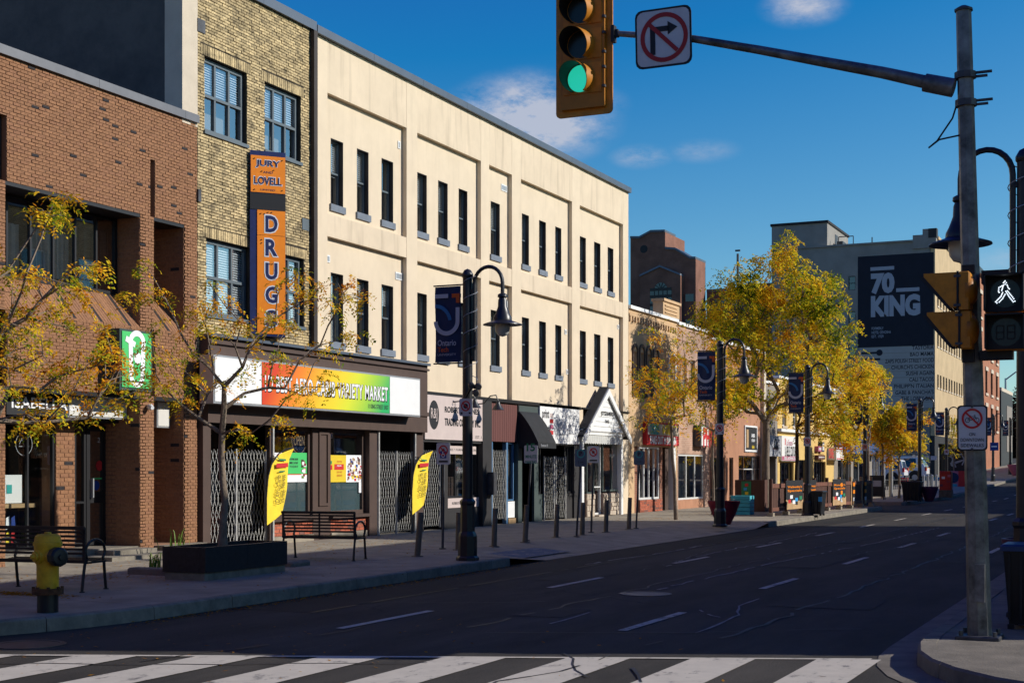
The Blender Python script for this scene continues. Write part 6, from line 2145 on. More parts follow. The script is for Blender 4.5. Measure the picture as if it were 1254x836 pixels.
m_.build('awning', 'awning_blue', tF)
MB(FT).box(F0_, F1_, 0.0, 0.1, fz(1045, 540), fz(1045, 527)).build('fascia', 'banner_navy', tF)
# glazed bus shelter at the lot corner
bs = thing('bus_shelter', (-13.6, 87, 0.2), 'small glazed shelter with white frames beside the corner shop', 'bus shelter')
X0s, Xs1 = xy(1070, 89), xy(1083, 89)
for xx in (X0s, (X0s + Xs1) / 2, Xs1):
    MB().box(xx - 0.04, xx + 0.04, 88.9, 89.0, 0.2, 2.75).build('post', 'frame_white', bs)
for a, b in ((X0s, (X0s + Xs1) / 2), ((X0s + Xs1) / 2, Xs1)):
    MB().quad((a, 88.95, 0.4), (b, 88.95, 0.4), (b, 88.95, 2.6), (a, 88.95, 2.6)).build('pane', 'glass_blue', bs)
    MB().box(a + 0.15, b - 0.15, 88.9, 88.93, 0.9, 1.5).build('notice', 'ink_yellow', bs)
MB().box(X0s - 0.1, Xs1 + 0.1, 88.8, 90.2, 2.76, 2.9).build('roof', 'frame_white', bs)

# ================================================================== far buildings
# the old hotel with the painted wall
HY = 118.0
hg = gz(HY)
HB = thing('hotel_building', (-17, HY, hg), 'five-storey buff brick block with the big 70 KING wall painting on its side', 'building')
hx0 = xy(945, HY); hx1 = xy(1145, HY)
ht = zy(1100, 297, HY)
he = fy(1186, hx1)
hwin = [(xy(1039, HY), xy(1047.5, HY), zy(1043, 355, HY), zy(1043, 338, HY)), (xy(1039, HY), xy(1047.5, HY), zy(1043, 398, HY), zy(1043, 381, HY)), (xy(1039, HY), xy(1047.5, HY), zy(1043, 437, HY), zy(1043, 415, HY)), (xy(1039, HY), xy(1047.5, HY), zy(1043, 475, HY), zy(1043, 455, HY))]
HT = FYT(HY)
w = MB(HT); wall_holes(w, hx0, hx1 - 0.35, hg, ht, hwin, -0.4, 0.0); w.build('side_wall', 'hotel_block', HB)
for h in hwin:
    window(HB, HT, h[0], h[1], h[2], h[3], -0.12, 'frame_black', 'glass_dark', rows=(0.5,), backd=0.2, back='interior_mid')
body = MB(); body.box(hx0, hx1 - 0.5, HY + 0.41, he, hg, ht - 0.5); body.build('building_body', 'hotel_block', HB)
# street front in buff brick with five rows of windows
HF = FXT(hx1)
fh = []
zrows = [(zy(1145, 378 + 0, HY), zy(1145, 352, HY))]
flo = [(585, 559), (534, 506), (484, 457), (433, 405), (383, 355)]
ya = HY + 1.2
k = 0
while ya < he - 1.6:
    for (pb, pt) in flo:
        fh.append((ya, ya + 0.85, hg - 0.0 + zy(1145, pb, HY) - (0.0), zy(1145, pt, HY)))
    ya += 1.75 if k % 2 else 1.55
    k += 1
fh = [h for h in fh if h[2] > hg + 3.2]
w = MB(HF); wall_holes(w, HY, he, hg + 3.6, ht + 0.2, fh, -0.4, 0.0); w.build('front_wall', 'hotel_buff', HB)
w = MB(HF); wall_holes(w, HY, he, hg, hg + 3.598, [(HY + 2 + 5 * i, HY + 6 + 5 * i, hg, hg + 3.0) for i in range(int((he - HY) / 5))], -0.4, -0.02); w.build('shop_level', 'dark_pier', HB)
for h in fh:
    f_ = MB(HF); f_.box(h[0], h[1], -0.32, -0.22, (h[2] + h[3]) / 2 - 0.04, (h[2] + h[3]) / 2 + 0.04); f_.box(h[0], h[0] + 0.06, -0.32, -0.22, h[2], h[3]); f_.box(h[1] - 0.06, h[1], -0.32, -0.22, h[2], h[3])
    fo = f_.build('window', 'frame_black', HB)
    MB(HF).quad((h[0], -0.3, h[2]), (h[1], -0.3, h[2]), (h[1], -0.3, h[3]), (h[0], -0.3, h[3])).build('pane', 'glass_far', fo)
    MB(HF).box(h[0] - 0.05, h[1] + 0.05, -0.1, 0.06, h[2] - 0.12, h[2] - 0.003).build('sill', 'stucco_pale', HB)
for (a, b, z_) in ((hx0, xy(1051, HY), ht), (xy(1051, HY), xy(1118, HY), ht), (xy(1118, HY), xy(1130, HY), ht + 0.35), (xy(1130, HY), xy(1139, HY), ht + 0.8), (xy(1139, HY), hx1 + 0.1, ht + 1.35 if False else ht + 0.7)):
    MB().box(a, b, HY - 0.12, HY + 0.5, ht - 0.6 if z_ > ht else ht + 0.0, z_ + 0.14).build('parapet', 'hotel_block', HB)
MB().box(hx1 - 0.5, hx1 + 0.15, HY - 0.15, HY + 0.6, ht + 0.2, ht + 0.95).build('chimney_stub', 'dark_pier', HB)
MB(HF).box(HY + 0.7, he, -0.4, 0.18, ht + 0.2, ht + 0.42).build('cornice', 'hotel_buff', HB)
px0_, px1_ = xy(945, HY + 0.5), xy(1013, HY + 0.5)
m_ = MB(); m_.box(px0_, px1_, HY + 0.5, HY + 9, ht - 0.7, zy(980, 275, HY + 0.5)); m_.build('penthouse', 'hotel_block', HB)
m_ = MB(); m_.box(px0_ - 0.1, px1_ + 0.1, HY + 0.4, HY + 9.1, zy(980, 275, HY + 0.5), zy(980, 275, HY + 0.5) + 0.2); m_.build('roof', 'roof_dark', HB)
MB().box(px1_ - 0.0 + 0.005, px1_ + 0.03, HY + 3.5, HY + 4.6, ht - 0.5, ht + 1.6).build('roof_door', 'galv_dark', HB)
m_ = MB(); m_.box(xy(1025, HY + 3), xy(1032, HY + 3), HY + 3, HY + 4.5, ht, ht + 0.9); m_.box(xy(1028, HY + 5), xy(1120, HY + 5), HY + 5, HY + 6, ht - 0.1, ht + 0.45); m_.build('roof_plant', 'galv_dark', HB)
m_ = MB(); zz0 = ht
for a in (1027, 1045): m_.tube([(xy(a, HY + 2), HY + 2, zz0), (xy(a, HY + 2), HY + 2, zz0 + 1.1)], 0.04, 5)
m_.tube([(xy(1027, HY + 2), HY + 2, zz0 + 1.1), (xy(1045, HY + 2), HY + 2, zz0 + 1.1)], 0.04, 5)
m_.tube([(xy(1068, HY + 2), HY + 2, zz0), (xy(1068, HY + 2), HY + 2, zz0 + 0.9)], 0.05, 5)
m_.build('roof_rail', 'galv_dark', HB)
m_ = MB(); m_.box(hx1 - 3.2, hx1 - 2.2, HY + 22, HY + 23, ht, ht + 2.0); m_.box(hx1 - 1.8, hx1 - 1.2, HY + 29, HY + 30, ht, ht + 3.0); m_.build('chimney', 'brick_far_brown', HB)
# wall painting
U = lambda px: xy(px, HY)
V_ = lambda py: zy(1098, py, HY)
MD = 0.012
wp = MB(HT); wp.box(U(1050.5), U(1143.5), 0.001, MD, V_(424), V_(311.5)); wp.build('painted_panel', 'mural_black', HB)
wp = MB(HT); wp.box(U(1052.5), U(1144.3), 0.001, MD, V_(500), V_(424.5)); wp.build('painted_panel', 'mural_grey', HB)
wp = MB(HT)
for i in range(10):
    z_ = V_(432 + 7.55 * i)
    wp.box(U(1052.5), U(1144.3), MD, MD + 0.004, z_ - 0.02, z_ + 0.02)
wp.build('painted_line', 'hotel_block', HB)


def htext(body, x0, x1, yc, h, m='mural_paint', bold=0.012, d=0.02):
    s0, s1 = U(x0), U(x1)
    text(body, abs(s1 - s0), h * (HY / ddir(1098)[1]) / FOC, ((s0 + s1) / 2, HY - d, V_(yc)), 'Y', m, HB, bold=bold)


htext('70', 1066.5, 1095.5, 346, 26, bold=0.06)
htext('KING', 1066.5, 1127, 374, 26.5, bold=0.06)
wp = MB(HT); wp.box(U(1066), U(1095), MD, MD + 0.01, V_(329.8), V_(325.5)); wp.box(U(1097.5), U(1126), MD, MD + 0.01, V_(357.5), V_(353)); wp.build('painted_bar', 'mural_paint', HB)
htext('FORMERLY', 1067.5, 1082, 401, 3.4, bold=0.01)
htext('HOTEL GENOSHA', 1067.5, 1091, 406, 3.4, bold=0.01)
htext('EST. 1929', 1067.5, 1082, 411, 3.4, bold=0.01)
for i, (s_, x0) in enumerate((('TASTORIA', 1117), ('BAO MAMA', 1114.5), ('ZAPS POLISH STREET FOOD', 1084), ('CHURCH\'S CHICKEN', 1091.5), ('SUSHI AGAIN', 1109.5), ('CALI TACOS', 1113.5), ('PHILIPP\'N ITALIAN', 1095), ('GABE & PANCHA\'S', 1096.5), ('THE LOBBY BAR', 1103.5))):
    htext(s_, x0, 1143.5, 426.5 + 7.72 * i, 5.0, 'mural_black', bold=0.012)
wp = MB(HT)
for i, py in enumerate((431, 439, 454, 461.5, 477, 484)):
    stroke(wp, (U(1055), V_(py)), (U(1078), V_(py)), 0.16, MD + 0.01)
    if i % 2 == 0: disc(wp, (U(1077), V_(py)), 0.26, MD + 0.011, 12)
wp.build('painted_cutlery', 'mural_black', HB)

# brown brick tower behind the row, towards the left
TY = 150.0
TB = thing('brick_tower', (-45, TY, 0), 'dark brown brick tower with an arched window, above the tan building\'s roof', 'building')
TT = FYT(TY)
tx = lambda px: xy(px, TY)
tz = lambda px, py: zy(px, py, TY)
aw0, aw1 = tx(799.5), tx(825.5)
z_sp = tz(812, 355)
out_ = [(tx(772), 3), (tx(772), tz(772, 292)), (tx(783), tz(783, 292)), (tx(797), tz(797, 284.5)), (tx(814.5), tz(814.5, 284)), (tx(814.5), tz(814.5, 305)), (tx(827), tz(827, 306)), (tx(845), tz(845, 317)), (tx(852), tz(852, 317)), (tx(852), 3)]
m_ = MB(); m_.prism(out_, TY, TY + 3.6, 1); m_.build('wall', 'brick_far_brown', TB)
xr = tx(814.5)
m_ = MB(); m_.prism([(tx(797), tz(797, 284.5) - 3), (tx(797), tz(797, 284.5)), (xr, tz(814.5, 284)), (xr, tz(814.5, 305))], TY + 3.601, TY + 7, 1); m_.build('upper_block', 'brick_far_brown', TB)
m_ = MB()
for a, b in zip(out_[1:5], out_[2:5]):
    m_.prism([(a[0], a[1] + 0.01), (b[0], b[1] + 0.01), (b[0], b[1] + 0.25), (a[0], a[1] + 0.25)], TY - 0.12, TY + 3.7, 1)
for a, b in zip(out_[5:8], out_[6:9]):
    m_.prism([(a[0], a[1] + 0.01), (b[0], b[1] + 0.01), (b[0], b[1] + 0.25), (a[0], a[1] + 0.25)], TY - 0.12, TY + 3.7, 1)
m_.build('coping', 'coping_grey', TB)
gx0, gxm, gx1 = tx(787), tx(811.5), tx(836.5)
m_ = MB(); m_.prism([(gx0, 3), (gx0, tz(787, 340)), (gxm, tz(811.5, 328.5)), (gx1, tz(836.5, 338.5)), (gx1, 3)], TY - 0.9, TY - 0.005, 1); m_.build('gable_bay', 'brick_far_brown', TB)
m_ = MB()
for (xa, za, xb, zb__) in ((gx0, tz(787, 340), gxm, tz(811.5, 328.5)), (gxm, tz(811.5, 328.5), gx1, tz(836.5, 338.5))):
    m_.prism([(xa, za + 0.01), (xb, zb__ + 0.01), (xb, zb__ + 0.22), (xa, za + 0.22)], TY - 1.05, TY - 0.01, 1)
m_.build('gable_coping', 'sill_grey', TB)
m_ = MB(FYT(TY - 0.9)); disc(m_, ((aw0 + aw1) / 2, z_sp), (tx(819.5) - tx(804.5)) / 2 * 1.0, 0.02, 24, a0=0, a1=math.pi); m_.box(aw0, aw1, 0.0, 0.02, 3, z_sp); m_.build('window', 'glass_far', TB)
m_ = MB(FYT(TY - 0.92))
for q in range(1, 5): m_.box(aw0 + (aw1 - aw0) * q / 5 - 0.04, aw0 + (aw1 - aw0) * q / 5 + 0.04, 0.005, 0.05, 3, z_sp)
for py in (355, 363.5, 373.5, 384): m_.box(aw0, aw1, 0.004, 0.07, tz(812, py) - 0.18, tz(812, py) + 0.12)
for a in range(1, 5):
    t = math.pi * a / 5; c = ((aw0 + aw1) / 2, z_sp); r = (tx(819.5) - tx(804.5)) / 2
    stroke(m_, c, (c[0] + r * math.cos(t), c[1] + r * math.sin(t)), 0.07, 0.05)
m_.build('window_bars', 'frame_black', TB)
for (a, b, p, q) in ((837.5, 849.5, 369, 360), (837.5, 849.5, 399, 391)):
    m_ = MB(TT); m_.box(tx(a), tx(b), 0.0, 0.02, tz(843, p), tz(843, q)); m_.build('window', 'glass_far', TB)
m_ = MB(TT); disc(m_, (tx(788.5), tz(788, 305)), 0.45, 0.01, 20); m_.build('round_louvre', 'ink_black', TB)
# lower dark wing to its right
WB = thing('brown_wing', (-38, TY, 0), 'low dark brown brick wing right of the tower, half hidden by the big tree', 'building')
MB().box(tx(853), tx(960), TY + 3.8, TY + 12, 2, tz(870, 352)).build('wall', 'brick_far_brown', WB)
MB().box(tx(853), tx(960), TY + 3.7, TY + 3.9, tz(870, 352), tz(870, 352) + 0.3).build('coping', 'coping_grey', WB)
for i in range(7):
    a = 858 + i * 13
    for (p, q) in ((372, 362), (396, 386)):
        MB(FYT(TY + 3.8)).box(tx(a), tx(a + 7), 0.0, 0.03, tz(a, p), tz(a, q)).build('window', 'glass_far', WB)
m_ = MB(); m_.tube([(tx(888), TY + 5, tz(888, 355)), (tx(888), TY + 5, tz(888, 303))], 0.15, 6); m_.box(tx(885), tx(891), TY + 4.9, TY + 5.1, tz(888, 300), tz(888, 298)); m_.build('mast', 'galv_dark', WB)

# red brick building beyond the hotel, and the street's far end
RY = 158.0
rx1 = -17.0
RB_ = thing('red_brick_block', (rx1, RY, gz(RY)), 'tall red brick block with white-trimmed windows beyond the buff hotel', 'building')
ry0, ry1 = fy(1190, rx1), fy(1224, rx1)
rtp = zy(1205, 335, ry0 + 5)
RT_ = FXT(rx1)
fh = []
nb = 5
for i in range(nb):
    a = ry0 + (ry1 - ry0) * (i + 0.25) / nb
    b = ry0 + (ry1 - ry0) * (i + 0.62) / nb
    for k in range(6):
        z0_ = gz(RY) + 4.2 + 3.7 * k
        if z0_ + 2.2 < rtp - 0.6: fh.append((a, b, z0_, z0_ + 2.3))
w = MB(RT_); wall_holes(w, ry0, ry1, 0, rtp, fh, -0.4, 0.0); w.build('wall', 'brick_red_far', RB_)
for h in fh:
    MB(RT_).quad((h[0], -0.3, h[2]), (h[1], -0.3, h[2]), (h[1], -0.3, h[3]), (h[0], -0.3, h[3])).build('window', 'glass_far', RB_)
    MB(RT_).box(h[0] - 0.2, h[1] + 0.2, -0.1, 0.1, h[3] + 0.003, h[3] + 0.4).build('lintel', 'stucco_pale', RB_)
    MB(RT_).box(h[0] - 0.2, h[1] + 0.2, -0.1, 0.12, h[2] - 0.25, h[2] - 0.003).build('sill', 'stucco_pale', RB_)
MB().box(-40, rx1 - 0.41, ry0, ry1, 0, rtp - 0.4).build('building_body', 'brick_far_brown', RB_)
MB(RT_).box(ry0, ry1, -0.4, 0.3, rtp + 0.003, rtp + 0.6).build('cornice', 'frame_black', RB_)
DB = thing('dark_far_building', (-17, 250, 3), 'small dark building with a pale upper corner at the street\'s far end', 'building')
dy0, dy1 = fy(1226, -17.5), fy(1240, -17.5)
dzt = zy(1230, 478, dy0)
MB().box(-40, -17.5, dy0, dy1, 0, dzt).build('wall', 'dark_pier', DB)
MB().box(-40, -17.48, dy0 + 0.3, dy1, dzt + 0.003, dzt + 0.4).build('coping', 'stucco_pale', DB)
MB(FXT(-17.5)).box(dy0 + 6, dy1 - 1, 0.0, 0.05, dzt - 7, dzt - 1.5).build('pale_front', 'stucco_grey', DB)

# ================================================================== street lamps with banners
def lamp_proto():
    t = thing('street_lamp', (0, 0, 0), 'x', 'street lamp', 'old-style street lamps with university banners')
    p = MB()
    p.lathe([(0.2, 0), (0.2, 0.05), (0.165, 0.08), (0.165, 0.42), (0.15, 0.46), (0.128, 0.5), (0.122, 0.95), (0.135, 0.98), (0.135, 1.02), (0.1, 1.06)], n=8)
    p.build('base', 'lamp_black', t)
    p = MB(); p.lathe([(0.092, 1.06), (0.088, 3.4), (0.084, 4.86), (0.1, 4.88), (0.1, 4.92), (0.06, 4.99), (0.0, 5.02)], n=14)
    p.build('pole', 'lamp_black', t, smooth=True)
    p = MB()
    pts = [(0.125, 0, 3.42), (0.125, 0, 4.74)]
    for i in range(1, 13):
        a = math.pi - math.pi * i / 12
        pts.append((0.125 + 0.27 + 0.27 * math.cos(a), 0, 4.74 + 0.29 * math.sin(a)))
    pts.append((0.665, 0, 4.54))
    p.tube(pts, 0.033, 8)
    p.box(0.0, 0.13, -0.03, 0.03, 3.45, 3.51); p.box(0.0, 0.13, -0.03, 0.03, 4.6, 4.66)
    p.build('arm', 'lamp_black', t, smooth=True)
    p = MB()
    p.lathe([(0.045, 4.56), (0.08, 4.54), (0.085, 4.50), (0.06, 4.48), (0.075, 4.44), (0.08, 4.33), (0.12, 4.22), (0.155, 4.15), (0.16, 4.10), (0.17, 4.09), (0.33, 4.035), (0.335, 4.02), (0.30, 4.022), (0.14, 4.05)], c=(0.665, 0, 0), n=24)
    sh = p.build('lamp_head', 'lamp_black', t, smooth=True)
    p = MB(); p.lathe([(0.128, 4.05), (0.13, 3.98), (0.115, 3.9), (0.075, 3.845), (0.0, 3.82)], c=(0.665, 0, 0), n=18)
    p.build('globe', 'lamp_globe', sh, smooth=True)
    # string of lights wound round the pole
    p = MB(); pts = []
    for i in range(90):
        a = i * 0.42
        pts.append((0.05 + 0.125 * math.cos(a), 0.115 * math.sin(a), 3.1 + 1.8 * i / 90))
    p.tube(pts, 0.006, 4); p.build('light_string', 'ink_grey', t)
    # banner
    p = MB(); n = 8; vs = []
    for i in range(n + 1):
        z = 3.42 + 1.31 * i / n
        for k in range(7):
            vs.append((-0.13 - 0.50 * k / 6, 0.02 * math.sin(k * 1.1 + i * 0.5) * (1 if 0 < i < n else 0), z))
    p.add(vs, [(i * 7 + k, i * 7 + k + 1, (i + 1) * 7 + k + 1, (i + 1) * 7 + k) for i in range(n) for k in range(6)])
    bn_ = p.build('banner', 'banner_navy', t, smooth=True)
    p = MB(); p.tube([(-0.66, 0, 4.75), (0.0, 0, 4.75)], 0.013, 6); p.tube([(-0.66, 0, 3.40), (0.0, 0, 3.40)], 0.013, 6); p.build('banner_rod', 'lamp_black', t)
    for sgn in (-1, 1):
        def P(m, name='print'):
            return m.build(name, None, bn_)
        TT = ((lambda s, d, z, sg=sgn: (-0.38 + s * (1 if sg < 0 else -1), sg * (0.028 + d), z)), sgn < 0)
        for cfg, mm in (('bar', 'banner_white'), ('orange', 'banner_orange'), ('ring', 'banner_white'), ('blue', 'banner_blue')):
            m_ = MB(TT)
            if cfg == 'bar': m_.quad((-0.24, 0.002, 4.53), (0.02, 0.002, 4.53), (0.02, 0.002, 4.60), (-0.24, 0.002, 4.60))
            if cfg == 'orange': m_.add([(0.09, 0.002, 4.60), (0.24, 0.002, 4.60), (0.24, 0.002, 4.44), (0.17, 0.002, 4.44), (0.17, 0.002, 4.53), (0.09, 0.002, 4.53)], [(0, 5, 4, 1), (1, 4, 3, 2)])
            if cfg == 'ring':
                disc(m_, (-0.01, 4.13), 0.25, 0.003, 22, r0=0.175, a0=math.pi, a1=2 * math.pi)
                m_.quad((0.165, 0.003, 4.13), (0.24, 0.003, 4.13), (0.24, 0.003, 4.36), (0.165, 0.003, 4.36))
            if cfg == 'blue': disc(m_, (-0.24, 4.10), 0.33, 0.001, 16, r0=0.265, a0=0.15, a1=math.pi / 2)
            m_.build('print', mm, bn_)
        rot = (R(90), 0, 0) if sgn < 0 else (R(90), 0, R(180))
        yq = sgn * 0.034
        text('Ontario', 0.36, 0.105, (-0.385, yq, 3.755), None, 'banner_white', bn_, bold=0.015, rot=rot)
        text('Tech', 0.21, 0.085, (-0.385 + sgn * 0.075, yq, 3.64), None, 'banner_orange', bn_, bold=0.015, rot=rot)
        text('UNIVERSITY', 0.36, 0.04, (-0.385, yq, 3.55), None, 'banner_white', bn_, rot=rot)
    return t


lp = lamp_proto()
# a small no-stopping plate under the banner, a thing of its own
def round_sign(name, w, h, T, cx, cz, parent, d=0.0, glyph=None, ring=0.36, plate='sign_plate', border=None, cy_off=0.0):
    m_ = MB(T); m_.chbox if False else None
    r = 0.12 * w
    pts = []
    for (sx, sz_, a0_) in ((1, 1, 0), (-1, 1, 90), (-1, -1, 180), (1, -1, 270)):
        for i in range(4):
            a = R(a0_ + 90 * i / 3)
            pts.append((cx + sx * (w / 2 - r) + r * math.cos(a), cz + sz_ * (h / 2 - r) + r * math.sin(a)))
    n = len(pts)
    if border:
        m_.add([(p[0], d, p[1]) for p in pts] + [(p[0], d - 0.006, p[1]) for p in pts], [tuple(range(n)), tuple(range(2 * n - 1, n - 1, -1))] + [(i, n + i, n + (i + 1) % n, (i + 1) % n) for i in range(n)])
        m_.build('rim', border, parent)
        m_ = MB(T); k = 0.93 if w > 0.4 else 0.9
        kh = 1 - (1 - k) * w / h
        m_.add([(cx + (p[0] - cx) * k, d + 0.002, cz + (p[1] - cz) * kh) for p in pts], [tuple(range(n))])
        m_.build('plate', plate, parent)
    else:
        m_.add([(p[0], d, p[1]) for p in pts] + [(p[0], d - 0.006, p[1]) for p in pts], [tuple(range(n)), tuple(range(2 * n - 1, n - 1, -1))] + [(i, n + i, n + (i + 1) % n, (i + 1) % n) for i in range(n)])
        m_.build('plate', plate, parent)


lamps = [(-10.95, 21.9, 'nearest lamp on the left pavement, in front of the pink shop sign'), (-10.95, 37.1, 'lamp beside the red bowl planter'), (-10.85, 46.9, 'lamp rising behind the black bin by the patio fence'),
         (-11.6, 60.7, 'lamp at the end of the wooden patio fence'), (-11.1, 72.0, 'lamp beside the purple planter, in front of the hotel wall'), (-11.6, 85.0, 'lamp left of the no-bicycle sign, by the red box'),
         (-11.8, 111.0, 'lamp just right of the galvanized pole, with blue plate'), (-12.6, 132.0, 'lamp by the far pink planter'), (-12.8, 150.0, 'farthest lamp, right edge of the street view')]
for i, (x, y, lb) in enumerate(lamps):
    o = lp if i == 0 else place(lp, (x, y, 0.15 + gz(y)), 0)
    o.location = (x, y, 0.15 + gz(y)); o['label'] = 'black ' + lb
rl = place(lp, (-1.385, 16.1, 0.15), R(180), 'black lamp close behind the traffic pole, its shade overlapping the pole')
for (x, y, z, lb) in ((-10.95, 21.9, 2.68, 'square no-stopping plate on the nearest lamp, below its banner'), (-10.95, 37.1, 2.68, 'square no-parking plate on the lamp by the red planter'), (-10.85, 46.9, 2.5, 'square no-parking plate on the lamp behind the black bin'), (-11.6, 60.7, 2.5, 'white square plate on the lamp at the patio\'s end'), (-11.6, 85, 2.5, 'white and green plate on the lamp beside the red box')):
    t = thing('parking_sign', (x, y - 0.11, z), lb, 'sign', 'plates on the street lamps')
    g0 = gz(y)
    TT = FYT(y - 0.11)
    round_sign('s', 0.25, 0.3, TT, x + 0.02, z + g0 + 0.1, t)
    m_ = MB(TT); disc(m_, (x + 0.02, z + g0 + 0.12), 0.09, 0.003, 22, r0=0.066); a = 0.066 * 0.75; stroke(m_, (x + 0.02 - a, z + g0 + 0.12 + a), (x + 0.02 + a, z + g0 + 0.12 - a), 0.022, 0.005); m_.build('prohibition_ring', 'ink_red', t)
    m_ = MB(TT); disc(m_, (x + 0.02, z + g0 + 0.12), 0.045, 0.002, 12); stroke(m_, (x - 0.08, z + g0), (x - 0.04, z + g0), 0.03, 0.003); stroke(m_, (x + 0.08, z + g0), (x + 0.12, z + g0), 0.03, 0.003); m_.build('symbol', 'ink_black', t)
t = thing('blue_plate', (-11.7, 110.8, 3), 'blue plate with white lines on a lamp right of the galvanized pole', 'sign')
MB(FYT(110.85)).box(-12.0, -11.4, 0, 0.02, 3.0, 3.6).build('plate', 'ink_blue', t)
MB(FYT(110.85)).box(-11.9, -11.5, 0.02, 0.03, 3.25, 3.35).build('print', 'ink_white', t)
# cameras on the nearest lamp
t = thing('security_camera', (-10.8, 21.75, 3.0), 'black camera cluster clamped on the nearest lamp above its square plate', 'camera')
m_ = MB(); m_.tube([(-10.93, 21.8, 2.95), (-10.8, 21.75, 3.12), (-10.68, 21.7, 3.1)], 0.025, 6); m_.build('bracket', 'lamp_black', t, smooth=True)
for (a, b, c) in ((-10.8, 21.72, 3.16), (-10.66, 21.7, 3.14), (-10.71, 21.7, 3.03)):
    MB().lathe([(0.03, 0), (0.055, 0.02), (0.055, 0.1), (0.045, 0.115)], c=(a, b, c), axis=(0.55, -0.7, -0.25), n=12).build('camera_body', 'galv_dark', t, smooth=True)

# ================================================================== traffic signal on the right
PX, PY = -1.60, 13.93
tp = thing('traffic_pole', (PX, PY, 0.15), 'galvanized traffic pole with a long arm over the road, right side', 'traffic pole')
lean = -0.145
H = 6.04
XY = lambda z: PX + lean * (z - 0.15) / (H - 0.15)
m_ = MB()
m_.tube([(XY(z), PY, z) for z in (0.17, 1, 2, 3, 4, 5, H)], [0.112, 0.104, 0.096, 0.089, 0.082, 0.076, 0.07], 8); m_.build('pole', 'galv', tp)
m_ = MB(); m_.lathe([(0.085, H), (0.085, H + 0.02), (0.03, H + 0.05)], c=(XY(H), PY, 0), n=10); m_.build('cap', 'galv_dark', tp)
m_ = MB(); m_.chbox(PX - 0.2, PX + 0.2, PY - 0.2, PY + 0.2, 0.151, 0.185, 0.01)
for sx in (-1, 1):
    for sy in (-1, 1): m_.lathe([(0.022, 0.185), (0.022, 0.23)], c=(PX + sx * 0.15, PY + sy * 0.15, 0), n=6)
m_.build('base_plate', 'galv_dark', tp)
m_ = MB(); m_.box(PX - 0.03, PX + 0.06, PY - 0.135, PY - 0.10, 0.5, 0.85); m_.build('hand_hole', 'galv', tp)
# arm: from the collar out over the road
ax = [(xy(1168, PY), CAM_H + (HOR - 108) / FOC * PY / ddir(1168)[1]), (xy(1135, PY), 0), (xy(1080, PY), 0), (xy(1000, PY), 0), (xy(930, PY), 0), (xy(850, PY), 0), (xy(757, PY), 0)]
pyl = {1168: 108, 1135: 101, 1080: 89, 1000: 74.5, 930: 61.5, 850: 48, 757: 41.5}
pts = [(xy(p, PY), PY, zy(p, q, PY)) for p, q in pyl.items()]
m_ = MB(); m_.tube(pts[1:], [0.062, 0.056, 0.049, 0.043, 0.037, 0.03], 12); m_.build('mast_arm', 'galv', tp, smooth=True)
m_ = MB(); m_.tube([pts[0], (pts[1][0] - 0.02, PY, pts[1][2])], [0.088, 0.085], 12)
m_.build('arm_collar', 'galv', tp, smooth=True)
m_ = MB()
for z in (zy(1180, 93, PY), zy(1180, 127, PY)):
    x = XY(z)
    m_.lathe([(0.1, -0.03), (0.1, 0.03)], c=(x, PY, z), n=10)
    m_.box(x, x + 0.24, PY - 0.02, PY + 0.01, z + 0.005, z + 0.025); m_.box(x, x + 0.2, PY - 0.02, PY + 0.01, z - 0.03, z - 0.01)
m_.build('clamp', 'galv_dark', tp, kind='stuff')
m_ = MB()
zc0, zc1 = zy(1172, 128, PY), zy(1175, 166, PY)
m_.tube([(XY(zc0) - 0.08, PY - 0.02, zc0), (XY(zc0) - 0.12, PY - 0.02, zc0 - 0.13), (XY(zc0) - 0.26, PY - 0.02, zc0 - 0.33), (XY(zc0) - 0.34, PY - 0.02, zc0 - 0.39), (XY(zc0) - 0.24, PY - 0.02, zc0 - 0.32), (XY(zc1) - 0.05, PY - 0.02, zc1)], 0.009, 5)
m_.build('loose_cable', 'ink_black', tp, smooth=True)

# the three-lens signal head over the road
SX0, SX1 = xy(681, PY), xy(750, PY)
sz0_, sz1_ = zy(715, 142, PY), zy(715, -22, PY)
th_ = thing('traffic_light', ((SX0 + SX1) / 2, PY, sz0_), 'yellow three-lens traffic light over the road, showing green', 'traffic light')
cxs = (SX0 + SX1) / 2 - 0.015
m_ = MB(FYT(PY))
hw_ = (SX1 - SX0) / 2
c0_ = (SX0 + SX1) / 2
pts = []
r = 0.05
for (sx, sz_, a0_) in ((1, 1, 0), (-1, 1, 90), (-1, -1, 180), (1, -1, 270)):
    for i in range(5):
        a = R(a0_ + 90 * i / 4)
        pts.append((c0_ + sx * (hw_ - r) + r * math.cos(a), (sz0_ + sz1_) / 2 + sz_ * ((sz1_ - sz0_) / 2 - r) + r * math.sin(a)))
n = len(pts)
m_.add([(p[0], 0.0, p[1]) for p in pts] + [(p[0], -0.02, p[1]) for p in pts], [tuple(range(n)), tuple(range(2 * n - 1, n - 1, -1))] + [(i, n + i, n + (i + 1) % n, (i + 1) % n) for i in range(n)])
m_.build('backboard', 'signal_yellow', th_)
m_ = MB(FYT(PY))
hx0_, hx1_ = SX0 + 0.075, SX1 - 0.07
m_.box(hx0_, hx1_, 0.001, 0.05, sz0_ + 0.07, sz1_ - 0.07)
m_.build('housing', 'signal_yellow2', th_)
lensz = [zy(712, 98.5, PY), zy(712, 57, PY), zy(712, 14.5, PY)]
